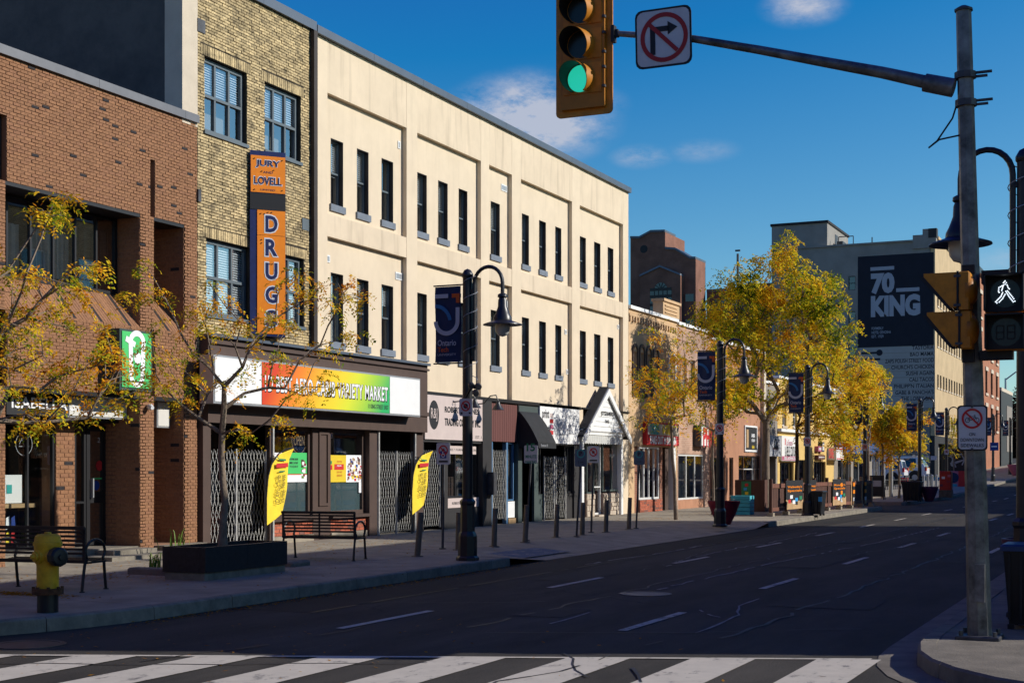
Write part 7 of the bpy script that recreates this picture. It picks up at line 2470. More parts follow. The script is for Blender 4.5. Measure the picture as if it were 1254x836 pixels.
for k, z in enumerate(lensz):
    m_ = MB(FYT(PY)); m_.box(hx0_ + 0.03, hx1_ - 0.03, 0.05, 0.062, z - 0.155, z + 0.155)
    dr = m_.build('door', 'signal_yellow', th_)
    m_ = MB(FYT(PY)); disc(m_, (cxs, z), 0.142, 0.066, 28)
    m_.build('lens', 'lens_green' if k == 0 else 'lens_dark', dr)
    # cutaway visor: a tube open below, turned a little to the left
    m_ = MB(FYT(PY)); vs = []; nn_ = 26
    for j in range(nn_ + 1):
        a = R(-62) + R(304) * j / nn_
        l = 0.22 * (0.28 + 0.72 * (0.5 + 0.5 * math.sin(a)) ** 0.7)
        for rr_ in (0.152, 0.158):
            vs += [(cxs + rr_ * math.cos(a), 0.062, z + rr_ * math.sin(a)), (cxs - 0.035 * l / 0.22 + rr_ * math.cos(a), 0.062 + l, z - 0.012 + rr_ * math.sin(a))]
    fs = []
    for j in range(nn_):
        b_ = j * 4; c_ = b_ + 4
        fs += [(b_, b_ + 1, c_ + 1, c_), (b_ + 2, c_ + 2, c_ + 3, b_ + 3), (b_ + 1, b_ + 3, c_ + 3, c_ + 1)]
    m_.add(vs, fs); m_.build('visor', 'signal_yellow2' if k != 9 else 'signal_black', dr, smooth=True)
    m_ = MB(FYT(PY)); vs = []
    for j in range(nn_ + 1):
        a = R(-62) + R(304) * j / nn_
        l = 0.22 * (0.28 + 0.72 * (0.5 + 0.5 * math.sin(a)) ** 0.7)
        vs += [(cxs + 0.15 * math.cos(a), 0.064, z + 0.15 * math.sin(a)), (cxs - 0.035 * l / 0.22 + 0.15 * math.cos(a), 0.062 + l * 0.99, z - 0.012 + 0.15 * math.sin(a))]
    m_.add(vs, [(2 * j, 2 * j + 1, 2 * j + 3, 2 * j + 2) for j in range(nn_)]); m_.build('visor_lining', 'signal_black', dr, smooth=True)
m_ = MB(FYT(PY))
for z in lensz:
    for q in (-0.1, 0.1): m_.box(hx1_ - 0.02, hx1_ + 0.012, 0.03, 0.075, z + q - 0.012, z + q + 0.012)
m_.build('hinge', 'galv_dark', th_)
m_ = MB(); m_.box(SX1, SX1 + 0.035, PY - 0.05, PY + 0.03, zy(755, 52, PY), zy(755, 32, PY)); m_.box(SX1 + 0.03, SX1 + 0.07, PY - 0.03, PY + 0.02, zy(755, 46, PY), zy(755, 37, PY)); m_.build('hanger', 'signal_black', th_)

# no-right-turn sign on the arm
nr = thing('no_right_turn_sign', (xy(812, PY - 0.06), PY - 0.06, 6), 'square white NO RIGHT TURN sign with red ring, hung on the signal arm', 'sign')
s0_, s1_ = xy(778, PY - 0.07), xy(847, PY - 0.07)
cz_ = zy(812, 46, PY - 0.07)
TT_ = (lambda s, d, z, c=(s0_ + s1_) / 2: (s + (z - cz_) * -0.02, PY - 0.07 - d, z), True)
wS = s1_ - s0_
round_sign('s', wS, wS, TT_, (s0_ + s1_) / 2, cz_, nr, border='ink_black')
cx_ = (s0_ + s1_) / 2
m_ = MB(TT_); disc(m_, (cx_ + 0.01, cz_), wS * 0.42, 0.006, 40, r0=wS * 0.345); a = wS * 0.35 * 0.707; stroke(m_, (cx_ - a, cz_ + a), (cx_ + a, cz_ - a), wS * 0.07, 0.008); m_.build('prohibition_ring', 'sign_red', nr)
m_ = MB(TT_); m_.add([(cx_ - 0.14, 0.005, cz_ - 0.17), (cx_ - 0.085, 0.005, cz_ - 0.17), (cx_ - 0.085, 0.005, cz_ + 0.06), (cx_ + 0.06, 0.005, cz_ + 0.06), (cx_ + 0.06, 0.005, cz_ + 0.115), (cx_ - 0.14, 0.005, cz_ + 0.115)], [(0, 1, 2, 5), (2, 3, 4, 5)])
m_.add([(cx_ + 0.05, 0.005, cz_ + 0.02), (cx_ + 0.155, 0.005, cz_ + 0.09), (cx_ + 0.05, 0.005, cz_ + 0.16)], [(0, 1, 2)]); m_.build('arrow', 'ink_black', nr)

# two-lens yellow signal seen from its side, on the pole's left
sd_ = thing('side_signal', (xy(1180, PY), PY, 2.9), 'yellow two-section signal seen side-on, with wedge visors, left of the pole', 'traffic light')
z1t, z1b, z2t, z2b = zy(1180, 337, PY), zy(1180, 383, PY), zy(1180, 384, PY), zy(1180, 429, PY)
X_ = lambda px: xy(px, PY)
for k, (zt, zb, dx) in enumerate(((z1t, z1b, 0), (z2t, z2b, 2))):
    yF, yBk = PY - 0.30, PY - 0.02
    m_ = MB(); m_.chbox(X_(1178 + dx), X_(1192.5 + dx), yF + 0.0, yBk, zb, zt, 0.012)
    h_ = m_.build('housing', 'signal_yellow', sd_)
    zc = (zt + zb) / 2 - 0.0; yc = (yF + yBk) / 2
    m_ = MB()
    m_.lathe([(0.125, 0), (0.118, 0.02), (0.095, 0.045), (0.05, 0.062), (0.0, 0.068)], c=(X_(1184 + dx), yF + 0.004, zc - 0.02), axis=(0.25, -1, 0), n=20) if False else None
    m_.lathe([(0.14, -0.02), (0.14, 0.0), (0.125, 0.035), (0.08, 0.065), (0.0, 0.075)], c=(X_(1190 + dx), yc - 0.02, zc), axis=(1, 0, 0), n=22)
    m_.build('dome_back', 'signal_yellow2', h_, smooth=True)
    # box visor cut away below
    xl, xr_ = X_(1137 + 3 * k + (0 if k == 0 else 1)), X_(1177.5 + dx)
    xm = X_(1170 + dx)
    m_ = MB()
    e = 0.012
    for (Y_, e2) in ((yF, 1), (yBk, -1)):
        m_.prism([(xl, zt - 0.005), (xr_, zt - 0.005), (xr_, zb + 0.02), (xm, zb + 0.02), (xl + 0.0, zt - 0.035)], Y_, Y_ + e * e2, 1)
    m_.box(xl, xr_, yF + e, yBk - e, zt - 0.012, zt - 0.004)
    m_.build('visor', 'signal_yellow', h_)
    m_ = MB()
    m_.add([(xl, yF - 0.002, zt - 0.036), (xm, yF - 0.002, zb + 0.018), (xm - 0.03, yF - 0.002, zb + 0.012), (xl - 0.045, yF - 0.002, zt - 0.03), (xl, yBk, zt - 0.036), (xm, yBk, zb + 0.018), (xm - 0.03, yBk, zb + 0.012), (xl - 0.045, yBk, zt - 0.03)], [(0, 1, 2, 3), (4, 7, 6, 5), (0, 4, 5, 1), (3, 2, 6, 7), (0, 3, 7, 4), (1, 5, 6, 2)])
    m_.build('visor_edge', 'signal_black', h_)
    m_ = MB(); m_.box(xr_ - 0.006, xr_ + 0.012, yF - 0.008, yF + 0.01, zb - 0.004, zt + 0.004); m_.build('door_gasket', 'signal_black', h_)
    for q in (0.12, 0.88): MB().box(xr_ - 0.03, xr_ + 0.03, yF - 0.018, yF - 0.001, zb + (zt - zb) * q - 0.012, zb + (zt - zb) * q + 0.012).build('latch', 'galv_dark', h_)
m_ = MB(); m_.box(X_(1180), X_(1195), PY - 0.12, PY - 0.05, z2b - 0.12, z2b); m_.box(X_(1180), X_(1195), PY - 0.12, PY - 0.05, z1t, z1t + 0.08); m_.build('bracket', 'signal_black', sd_, kind='stuff')

# pedestrian signal facing the camera
pd = thing('pedestrian_signal', (xy(1230, PY - 0.2), PY - 0.2, 2.8), 'black pedestrian signal with a white walking figure lit, right of the pole', 'pedestrian signal')
YP = PY - 0.28
XP = lambda px: xy(px, YP)
ZP = lambda py: zy(1230, py, YP)
m_ = MB(); m_.box(XP(1200), XP(1234), YP + 0.1, YP + 0.3, ZP(344), ZP(328)); m_.build('bracket', 'signal_black', pd)
MB().box(XP(1198), XP(1238), YP + 0.1, YP + 0.3, ZP(438), ZP(427)).build('bracket', 'signal_black', pd)
for k, (pt, pb) in enumerate(((336.5, 382), (385, 428))):
    m_ = MB(); m_.chbox(XP(1206 + k), XP(1256 + k), YP + 0.02, YP + 0.24, ZP(pb), ZP(pt), 0.01); h_ = m_.build('housing', 'signal_yellow2', pd)
    m_ = MB(FYT(YP + 0.02))
    x0_, x1_, z0_, z1_ = XP(1207 + k), XP(1255.5 + k), ZP(pb) + 0.005, ZP(pt) - 0.005
    m_.box(x0_, x1_, 0.001, 0.03, z0_, z1_); m_.build('face', 'signal_black', h_)
    m_ = MB(FYT(YP + 0.02))
    m_.box(x0_, x0_ + 0.012, 0.03, 0.2, z0_, z1_); m_.box(x1_ - 0.012, x1_, 0.03, 0.2, z0_, z1_); m_.box(x0_, x1_, 0.03, 0.2, z1_ - 0.012, z1_)
    m_.build('visor', 'signal_black', h_)
    m_ = MB(FYT(YP - 0.012)); disc(m_, ((x0_ + x1_) / 2, (z0_ + z1_) / 2), 0.13, 0, 28); m_.build('lens', 'lens_dark', h_)
led = MB(FYT(YP - 0.014))
zoff = lambda u, v: (XP(1206 + 50 * u), ZP(336.5 + 45.5 * v))
fig = [[(0.50, 0.17), (0.53, 0.22), (0.50, 0.26), (0.46, 0.22), (0.50, 0.17)], [(0.46, 0.28), (0.35, 0.34), (0.34, 0.44), (0.37, 0.50)], [(0.45, 0.31), (0.42, 0.42), (0.43, 0.48)], [(0.55, 0.28), (0.58, 0.36), (0.63, 0.42)],
       [(0.44, 0.48), (0.40, 0.58), (0.27, 0.72), (0.33, 0.78)], [(0.50, 0.53), (0.44, 0.64), (0.33, 0.76)], [(0.52, 0.45), (0.60, 0.60), (0.70, 0.74), (0.78, 0.71)], [(0.56, 0.44), (0.66, 0.58), (0.74, 0.70)]]
for pl in fig:
    for (a, b) in zip(pl, pl[1:]):
        l = math.hypot(b[0] - a[0], b[1] - a[1]); k_ = max(1, round(l / 0.042))
        for i in range(k_):
            t = i / k_
            c = zoff(a[0] + (b[0] - a[0]) * t, a[1] + (b[1] - a[1]) * t)
            disc(led, c, 0.0062, 0.0, 8)
led.build('walking_figure', 'led_white', pd)
cnt_ = MB(FYT(YP - 0.0135))
for dx in (-0.05, 0.045):
    cx_, cz2 = XP(1232) + dx, ZP(407)
    for (p, q) in (((-0.03, 0.06), (0.03, 0.06)), ((-0.03, 0), (0.03, 0)), ((-0.03, -0.06), (0.03, -0.06)), ((-0.032, -0.06), (-0.032, 0.06)), ((0.032, -0.06), (0.032, 0.06))):
        stroke(cnt_, (cx_ + p[0], cz2 + p[1]), (cx_ + q[0], cz2 + q[1]), 0.012, 0.001)
cnt_.build('countdown_digits', 'signal_black', pd)

# no bicycles sign on the pole
nb_ = thing('no_bicycle_sign', (xy(1190, PY - 0.13), PY - 0.13, 1.9), 'white no-bicycle sign ON DOWNTOWN SIDEWALKS strapped to the galvanized pole', 'sign')
YB = PY - 0.135
x0_, x1_ = xy(1172, YB), xy(1209.3, YB)
z0_, z1_ = zy(1190, 551.5, YB), zy(1190, 496, YB)
TTb = FYT(YB)
cx_, cz_b = (x0_ + x1_) / 2, (z0_ + z1_) / 2
wB, hB_ = x1_ - x0_, z1_ - z0_
round_sign('s', wB, hB_, TTb, cx_, cz_b, nb_, border='ink_black')
cc = (cx_, cz_b + hB_ * 0.205)
m_ = MB(TTb); disc(m_, cc, wB * 0.345, 0.006, 36, r0=wB * 0.275); a = wB * 0.28 * 0.707; stroke(m_, (cc[0] - a, cc[1] + a), (cc[0] + a, cc[1] - a), wB * 0.06, 0.008); m_.build('prohibition_ring', 'ink_red', nb_)
m_ = MB(TTb)
for s_ in (-1, 1): disc(m_, (cc[0] + s_ * wB * 0.15, cc[1] - wB * 0.05), wB * 0.085, 0.004, 18, r0=wB * 0.065)
for (p, q) in (((-0.15, -0.05), (-0.06, 0.07)), ((-0.06, 0.07), (0.09, 0.07)), ((0.09, 0.07), (0.0, -0.05)), ((0.0, -0.05), (-0.06, 0.07)), ((-0.15, -0.05), (0.0, -0.05)), ((0.15, -0.05), (0.08, 0.12)), ((0.05, 0.12), (0.11, 0.12)), ((-0.1, 0.1), (-0.03, 0.1)), ((-0.06, 0.07), (-0.07, 0.1))):
    stroke(m_, (cc[0] + p[0] * wB, cc[1] + p[1] * wB), (cc[0] + q[0] * wB, cc[1] + q[1] * wB), wB * 0.017, 0.0045)
m_.build('bicycle_symbol', 'ink_black', nb_)
for s_, f, w_ in (('ON', -0.14, 0.2), ('DOWNTOWN', -0.265, 0.76), ('SIDEWALKS', -0.385, 0.76)):
    text(s_, wB * w_, hB_ * 0.075, (cx_, YB - 0.006, cz_b + f * hB_), 'Y', 'ink_black', nb_, bold=0.004)
m_ = MB(); 
for z in (z1_ - 0.014, z0_ + 0.014): m_.lathe([(0.012, 0), (0.012, 0.012)], c=(cx_, YB - 0.004, z), axis=(0, -1, 0), n=10)
m_.box(cx_ - 0.1, cx_ + 0.12, YB + 0.006, YB + 0.03, z1_ - 0.02, z1_ - 0.005)
m_.build('bolt', 'galv_dark', nb_)
# ================================================================== furniture on the near pavements
# hydrant
hp = gp(58.5, 749)
hy_ = thing('fire_hydrant', (hp.x, hp.y, 0.15), 'worn yellow fire hydrant at the kerb in front of the left bench', 'fire hydrant')
c = (hp.x, hp.y, 0.15)
MB().lathe([(0.115, 0), (0.115, 0.2)], c=c, n=18).build('lower_barrel', 'bin_black', hy_, smooth=True)
MB().lathe([(0.17, 0.2), (0.17, 0.235), (0.165, 0.24), (0.165, 0.26), (0.13, 0.265)], c=c, n=18).build('flange', 'rust', hy_)
m_ = MB(); m_.lathe([(0.118, 0.262), (0.12, 0.5), (0.13, 0.6), (0.145, 0.7), (0.15, 0.74)], c=c, n=20); m_.build('barrel', 'hydrant_yellow', hy_, smooth=True)
m_ = MB(); m_.lathe([(0.157, 0.74), (0.157, 0.775), (0.145, 0.78), (0.135, 0.84), (0.11, 0.86), (0.04, 0.865), (0.035, 0.885), (0.0, 0.888)], c=c, n=20); m_.build('bonnet', 'hydrant_yellow', hy_, smooth=True)
m_ = MB()
for k in range(8):
    a = 2 * math.pi * k / 8
    m_.lathe([(0.018, 0.195), (0.018, 0.285)], c=(c[0] + 0.152 * math.cos(a), c[1] + 0.152 * math.sin(a), c[2]), n=6)
m_.build('bolt', 'rust', hy_)
m_ = MB(); m_.lathe([(0.09, 0.1), (0.085, 0.17), (0.06, 0.175), (0.058, 0.2), (0.03, 0.205), (0.025, 0.235), (0.0, 0.24)], c=(c[0] + 0.02, c[1] + 0.03, c[2] + 0.62), axis=(-0.35, -0.94, 0), n=18); m_.build('nozzle_cap', 'hydrant_yellow', hy_, smooth=True)
m_ = MB(); m_.lathe([(0.1, 0.09), (0.095, 0.16)], c=(c[0], c[1], c[2] + 0.62), axis=(0.94, -0.3, 0), n=18); m_.build('nozzle', 'hydrant_yellow', hy_, smooth=True)
m_ = MB(); m_.lathe([(0.105, 0.16), (0.11, 0.25), (0.085, 0.27), (0.03, 0.275), (0.03, 0.3)], c=(c[0], c[1], c[2] + 0.62), axis=(0.94, -0.3, 0), n=10); m_.build('pumper_cap', 'bin_black', hy_)

# benches
def bench_proto(label):
    t = thing('park_bench', (0, 0, 0), label, 'bench', 'black slatted benches')
    Lb = 1.36
    # back slats (towards the camera) and seat slats
    for i in range(6):
        z = 0.48 + 0.055 * i
        y = -0.02 - 0.03 * i / 6
        MB().box(-Lb / 2, Lb / 2 - 0.03, y - 0.008, y + 0.008, z, z + 0.03).build('back_slat', 'bench_black', t)
    MB().box(-Lb / 2 - 0.02, Lb / 2 - 0.01, -0.068, -0.035, 0.80, 0.845).build('back_rail', 'bench_black', t)
    MB().box(-Lb / 2, Lb / 2 - 0.03, -0.03, 0.0, 0.37, 0.415).build('back_rail', 'bench_black', t)
    for i in range(7):
        MB().box(-Lb / 2, Lb / 2 - 0.03, 0.03 + 0.062 * i, 0.07 + 0.062 * i, 0.385 + 0.012 * abs(i - 2.5) / 3, 0.398 + 0.012 * abs(i - 2.5) / 3).build('seat_slat', 'bench_black', t)
    for x in (-Lb / 2, -Lb / 6 if False else 0.0, Lb / 2 - 0.03):
        e = 0.018 if x else 0.012
        m_ = MB(); m_.box(x - e, x + e, -0.035, -0.012, 0.38, 0.83); m_.box(x - e, x + e, 0.0, 0.47, 0.36, 0.384); m_.build('frame', 'bench_black', t)
    for x in (-Lb / 2, Lb / 2 - 0.03):
        m_ = MB(); m_.tube([(x, 0.0, 0.38), (x, -0.04, 0.2), (x, -0.07, 0.012)], 0.02, 8); m_.lathe([(0.035, 0), (0.035, 0.015)], c=(x, -0.07, 0), n=8); m_.build('leg', 'bench_black', t, smooth=True)
        m_ = MB(); m_.tube([(x, 0.44, 0.38), (x, 0.46, 0.2), (x, 0.49, 0.012)], 0.02, 8); m_.lathe([(0.035, 0), (0.035, 0.015)], c=(x, 0.49, 0), n=8); m_.build('leg', 'bench_black', t, smooth=True)
        pts = []
        for i in range(17):
            a = R(215) - R(250) * i / 16
            pts.append((x, 0.235 + 0.225 * math.cos(a), 0.515 + 0.15 * math.sin(a)))
        m_ = MB(); m_.tube([(x, 0.03, 0.39)] + pts + [(x, 0.43, 0.39)], 0.019, 8); m_.build('armrest', 'bench_black', t, smooth=True)
    return t


bp_ = bench_proto('black slatted bench behind the yellow hydrant, at the photo\'s left edge')
bp_.location = (-13.25, 14.15, 0.15); bp_.rotation_euler = (0, 0, R(9))
place(bp_, (-13.3, 20.9, 0.15), R(9), 'black slatted bench in front of the market\'s posters, right of the planter')

# planter
pl = thing('planter_box', (-12.7, 17.3, 0.15), 'long low black granite planter box holding the bare-branched young tree', 'planter')
PX0, PX1, PY0, PY1 = -13.05, -12.3, 16.35, 18.4
MB().chbox(PX0 + 0.02, PX1 - 0.02, PY0 + 0.02, PY1 - 0.02, 0.15, 0.26, 0.01).build('footing', 'kerb_concrete', pl)
for (a, b) in ((PY0, PY0 + 1.0), (PY0 + 1.006, PY1)):
    MB().box(PX1 - 0.1, PX1, a, b, 0.262, 0.62).build('side_panel', 'granite', pl)
    MB().box(PX0, PX0 + 0.1, a, b, 0.262, 0.62).build('side_panel', 'granite', pl)
MB().box(PX0 + 0.103, PX1 - 0.103, PY0, PY0 + 0.1, 0.262, 0.62).build('end_panel', 'granite', pl)
MB().box(PX0 + 0.103, PX1 - 0.103, PY1 - 0.1, PY1, 0.262, 0.62).build('end_panel', 'granite', pl)
MB().box(PX0 + 0.101, PX1 - 0.101, PY0 + 0.101, PY1 - 0.101, 0.27, 0.57).build('soil', 'soil', pl)
q_ = gp(357, 693)
t = thing('kerb_block', (q_.x, q_.y, 0.15), 'low grey concrete block at the planter\'s right end', 'concrete block')
MB().chbox(q_.x - 0.25, q_.x + 0.15, q_.y - 0.2, q_.y + 0.35, 0.15, 0.24, 0.03).build('block', 'kerb_concrete', t)
q_ = gp(180, 703)
t = thing('kerb_block', (q_.x, q_.y, 0.15), 'low concrete edging block between the steps and the black planter', 'concrete block')
MB().chbox(q_.x - 0.3, q_.x + 0.45, q_.y - 0.1, q_.y + 0.15, 0.15, 0.25, 0.02).build('block', 'kerb_concrete', t)
# weeds
def blades(name, c, n, h, label, seed=1, m='plant_green', spread=0.12):
    rn = random.Random(seed)
    t = thing(name, (c[0], c[1], c[2]), label, 'plant')
    mb = MB()
    for i in range(n):
        a = rn.uniform(0, 6.28); l = h * rn.uniform(0.6, 1.1); o = rn.uniform(0.2, 0.9) * l
        b = Vector((c[0] + rn.gauss(0, spread * 0.3), c[1] + rn.gauss(0, spread * 0.3), c[2]))
        d = Vector((math.cos(a), math.sin(a), 0)); s = Vector((-d.y, d.x, 0)) * 0.018
        P = [b + d * o * (k / 4) ** 1.3 + Vector((0, 0, l * math.sin(k / 4 * 2.0) / math.sin(1.57))) for k in range(5)]
        vs = []
        for k, p in enumerate(P):
            w_ = (1 - k / 4.3)
            vs += [tuple(p - s * w_), tuple(p + s * w_)]
        mb.add(vs, [(2 * k, 2 * k + 1, 2 * k + 3, 2 * k + 2) for k in range(4)])
    mb.build('blades', m, t)


q_ = gp(190, 697)
blades('weed_plant', (q_.x, q_.y, 0.16), 16, 0.24, 'bright green strappy plant at the black planter\'s left end', 2)
q_ = gp(212, 683)
blades('weed_plant', (q_.x - 0.2, q_.y + 0.3, 0.3), 14, 0.35, 'tall thin green weeds at the foot of the brown brick column', 5, spread=0.4)

# bollards
def bollard(px, pyb, pyt, pxt, label):
    g_ = gp(px, pyb, 0.15 if px < 600 else 0.147)
    D = FOC * (CAM_H - g_.z) / (pyb - HOR)
    h = (pyb - pyt) * D / FOC
    dx = (pxt - px) * D / FOC / 0.93
    t = thing('bollard', tuple(g_), label, 'bollard', 'slim posts along the pavement')
    m_ = MB(); m_.tube([tuple(g_), (g_.x + dx * 0.5, g_.y, g_.z + h * 0.5), (g_.x + dx, g_.y, g_.z + h)], [0.058, 0.055, 0.053], 12)
    m_.build('post', 'bollard', t, smooth=True)
    m_ = MB(); m_.lathe([(0.11, 0), (0.11, 0.015), (0.06, 0.02)], c=tuple(g_), n=12); m_.build('foot_plate', 'bollard', t)


for b in ((511, 681, 627, 516, 'leaning bronze post under the right-hand feather flag'), (561, 673, 627, 562, 'bronze post half hidden by the nearest street lamp'), (605, 669, 622, 606.5, 'bronze post right of the nearest street lamp'),
          (643, 664, 618, 645, 'bronze post below the 15 minute parking sign'), (681, 658, 617, 682.5, 'bronze post before the print shop\'s left gate'), (713, 655, 615, 714, 'bronze post beside the white porch post'),
          (742, 651.5, 612, 743, 'bronze post before the gabled porch window'), (770, 648, 609, 771.5, 'bronze post at the beige building\'s corner')):
    bollard(*b)


def post_sign(px, pyb, pxs, pys0, pys1, kind, label, lean_px=0):
    g_ = gp(px, pyb, 0.15)
    D = FOC * (CAM_H - g_.z) / (pyb - HOR)
    k = D / FOC
    t = thing('post_sign', tuple(g_), label, 'sign', 'small parking signs on thin posts')
    zt_ = CAM_H + (HOR - pys0) * k
    zb_ = CAM_H + (HOR - pys1) * k
    top = (g_.x + (pxs - px) * k * 1.0, g_.y, zt_)
    MB().tube([tuple(g_), top], 0.026, 8).build('post', 'galv_dark', t, smooth=True)
    MB().lathe([(0.07, 0), (0.07, 0.02), (0.03, 0.03)], c=tuple(g_), n=8).build('foot_plate', 'galv_dark', t)
    w_, h_ = 0.30, zt_ - zb_
    TT = FYT(g_.y - 0.035)
    cx, cz = top[0], (zt_ + zb_) / 2
    pm = 'sign_back' if kind == 'blue' else 'sign_plate'
    round_sign('s', w_ if kind != '15' else 0.32, h_, TT, cx, cz, t, plate=pm)
    if kind in ('stop', 'access'):
        r = 0.105
        c = (cx, cz + h_ / 2 - 0.15)
        m_ = MB(TT); disc(m_, c, r, 0.003, 22, r0=r * 0.74); a = r * 0.6; stroke(m_, (c[0] - a, c[1] + a), (c[0] + a, c[1] - a), 0.025, 0.005); m_.build('prohibition_ring', 'ink_red', t)
        m_ = MB(TT); disc(m_, c, r * 0.35, 0.002, 10); stroke(m_, (cx - 0.1, cz - h_ / 2 + 0.06), (cx + 0.1, cz - h_ / 2 + 0.06), 0.035, 0.002); m_.build('symbol', 'ink_black', t)
        if kind == 'access':
            m_ = MB(TT); m_.quad((cx - 0.07, 0.002, cz - 0.09), (cx + 0.07, 0.002, cz - 0.09), (cx + 0.07, 0.002, cz + 0.05), (cx - 0.07, 0.002, cz + 0.05)); m_.build('blue_square', 'ink_blue', t)
            m_ = MB(TT); disc(m_, (cx, cz - 0.035), 0.04, 0.004, 12, r0=0.026); disc(m_, (cx - 0.01, cz + 0.03), 0.014, 0.004, 8); stroke(m_, (cx - 0.01, cz + 0.02), (cx, cz - 0.02), 0.014, 0.004); m_.build('wheelchair_symbol', 'ink_white', t)
    if kind == '15':
        text('15', 0.2, 0.17, (cx, g_.y - 0.04, cz + 0.15), 'Y', 'ink_green', t, bold=0.03)
        text('MINUTE', 0.25, 0.07, (cx, g_.y - 0.04, cz - 0.05), 'Y', 'ink_green', t, bold=0.02)
        text('PARKING', 0.26, 0.07, (cx, g_.y - 0.04, cz - 0.17), 'Y', 'ink_green', t, bold=0.02)
    if kind == 'blue':
        m_ = MB(TT); disc(m_, (cx, cz + 0.1), 0.1, 0.003, 20, r0=0.08); m_.build('ring', 'ink_teal', t)
        text('P', 0.07, 0.1, (cx, g_.y - 0.039, cz + 0.1), 'Y', 'ink_black', t, bold=0.03)
        text('2 HR', 0.14, 0.05, (cx, g_.y - 0.039, cz - 0.1), 'Y', 'ink_black', t)


post_sign(542, 672, 544, 542, 568.5, 'access', 'thin post sign with red ring and blue wheelchair square, left of the nearest lamp')
post_sign(645, 662, 651.5, 545, 567, '15', 'thin post sign reading 15 MINUTE PARKING in green, before the black awning')
post_sign(706, 657, 712.5, 550, 571, 'blue', 'dark blue parking sign on a leaning post beside the porch\'s left column')
post_sign(724, 652, 727.5, 546, 566.5, 'stop', 'white no-stopping sign with red ring before the gabled porch door')
post_sign(779, 647, 783.5, 552, 569, 'blue', 'dark blue parking sign before the brick storefront window')
post_sign(1030, 597, 1031.5, 558, 572, 'stop', 'small dark sign on a thin post behind the patio fence')

# red bowl planters
def bowl(name, c, r, h, m, label):
    t = thing(name, c, label, 'planter')
    MB().lathe([(r * 0.42, 0), (r * 0.5, h * 0.12), (r * 0.74, h * 0.45), (r * 0.92, h * 0.78), (r, h * 0.9), (r * 1.02, h), (r * 0.92, h), (r * 0.88, h * 0.9)], c=c, n=28).build('bowl', m, t, smooth=True)
    MB().lathe([(r * 0.89, h * 0.9), (0.0, h * 0.92)], c=c, n=20).build('soil', 'soil', t)
    return t


q_ = gp(886, 642)
bowl('bowl_planter', (q_.x - 0.02, q_.y + 0.1, 0.15), 0.45, 0.66, 'pot_red', 'deep red bowl planter standing behind the second street lamp')
q_ = gp(1130, 614); bowl('bowl_planter', (q_.x + 0.2, q_.y + 0.6, 0.15), 0.42, 0.7, 'pot_purple', 'dark purple bowl planter beside a street lamp before the parking lot')
bowl('bowl_planter', (-11.7, 128, 0.15 + gz(128)), 0.75, 0.95, 'pot_pink', 'pale pink bowl planter at the far kerb')
bowl('bowl_planter', (-1.42, 18.6, 0.15), 0.45, 0.72, 'pot_purple', 'magenta bowl planter at the right edge, behind the dark bin')
# turquoise crates, yellow block, black planters by the row
q_ = gp(910, 630)
for k, (dx, dz) in enumerate(((0, 0),)):
    t = thing('turquoise_crate', (q_.x, q_.y, 0.15), 'turquoise wooden planter crate beside the red bowl planter', 'crate')
    for j in range(5):
        MB().box(q_.x - 0.36, q_.x + 0.3, q_.y - 0.25, q_.y + 0.3, 0.16 + 0.13 * j, 0.275 + 0.13 * j).build('board', 'turquoise', t)
t = thing('yellow_block', (q_.x - 0.62, q_.y - 0.2, 0.15), 'small yellow wheel stop block left of the turquoise crate', 'block')
MB().chbox(q_.x - 0.75, q_.x - 0.55, q_.y - 0.3, q_.y + 0.1, 0.15, 0.35, 0.04).build('block', 'ink_yellow', t)
q_ = gp(905, 627)
t = thing('menu_cabinet', (q_.x - 0.4, q_.y + 0.7, 0.15), 'dark wooden cabinet with a colourful panel behind the turquoise crate', 'cabinet')
MB().box(q_.x - 0.35, q_.x + 0.75, q_.y + 0.7, q_.y + 1.1, 0.15, 1.3).build('cabinet_body', 'fence_wood', t)
MB().box(q_.x - 0.1, q_.x + 0.25, q_.y + 0.68, q_.y + 0.698, 0.55, 1.25).build('painted_panel', 'ink_green', t)
for k, c in enumerate(('pot_pink', 'ink_yellow', 'tape_blue', 'ink_red')):
    MB().box(q_.x - 0.02 + 0.05 * (k % 2), q_.x + 0.1 + 0.05 * (k % 2), q_.y + 0.67, q_.y + 0.679, 0.62 + 0.15 * k, 0.72 + 0.15 * k).build('print', c, t)
# patio fence: panels, posts and advertising boards
PF0, PF1 = Vector(gp(944, 632)[:2]), Vector(gp(1067, 619.5)[:2])
pfd = (PF1 - PF0); pfl = pfd.length; pfu = pfd / pfl; pfn = Vector((pfu.y, -pfu.x))
pt_ = thing('patio_fence', (PF0.x, PF0.y, 0.15), 'dark red wooden patio fence with posts and boards along the kerb', 'fence')


def PFT():
    return (lambda s, d, z: (PF0.x + pfu.x * s + pfn.x * d, PF0.y + pfu.y * s + pfn.y * d, 0.15 + z), True)


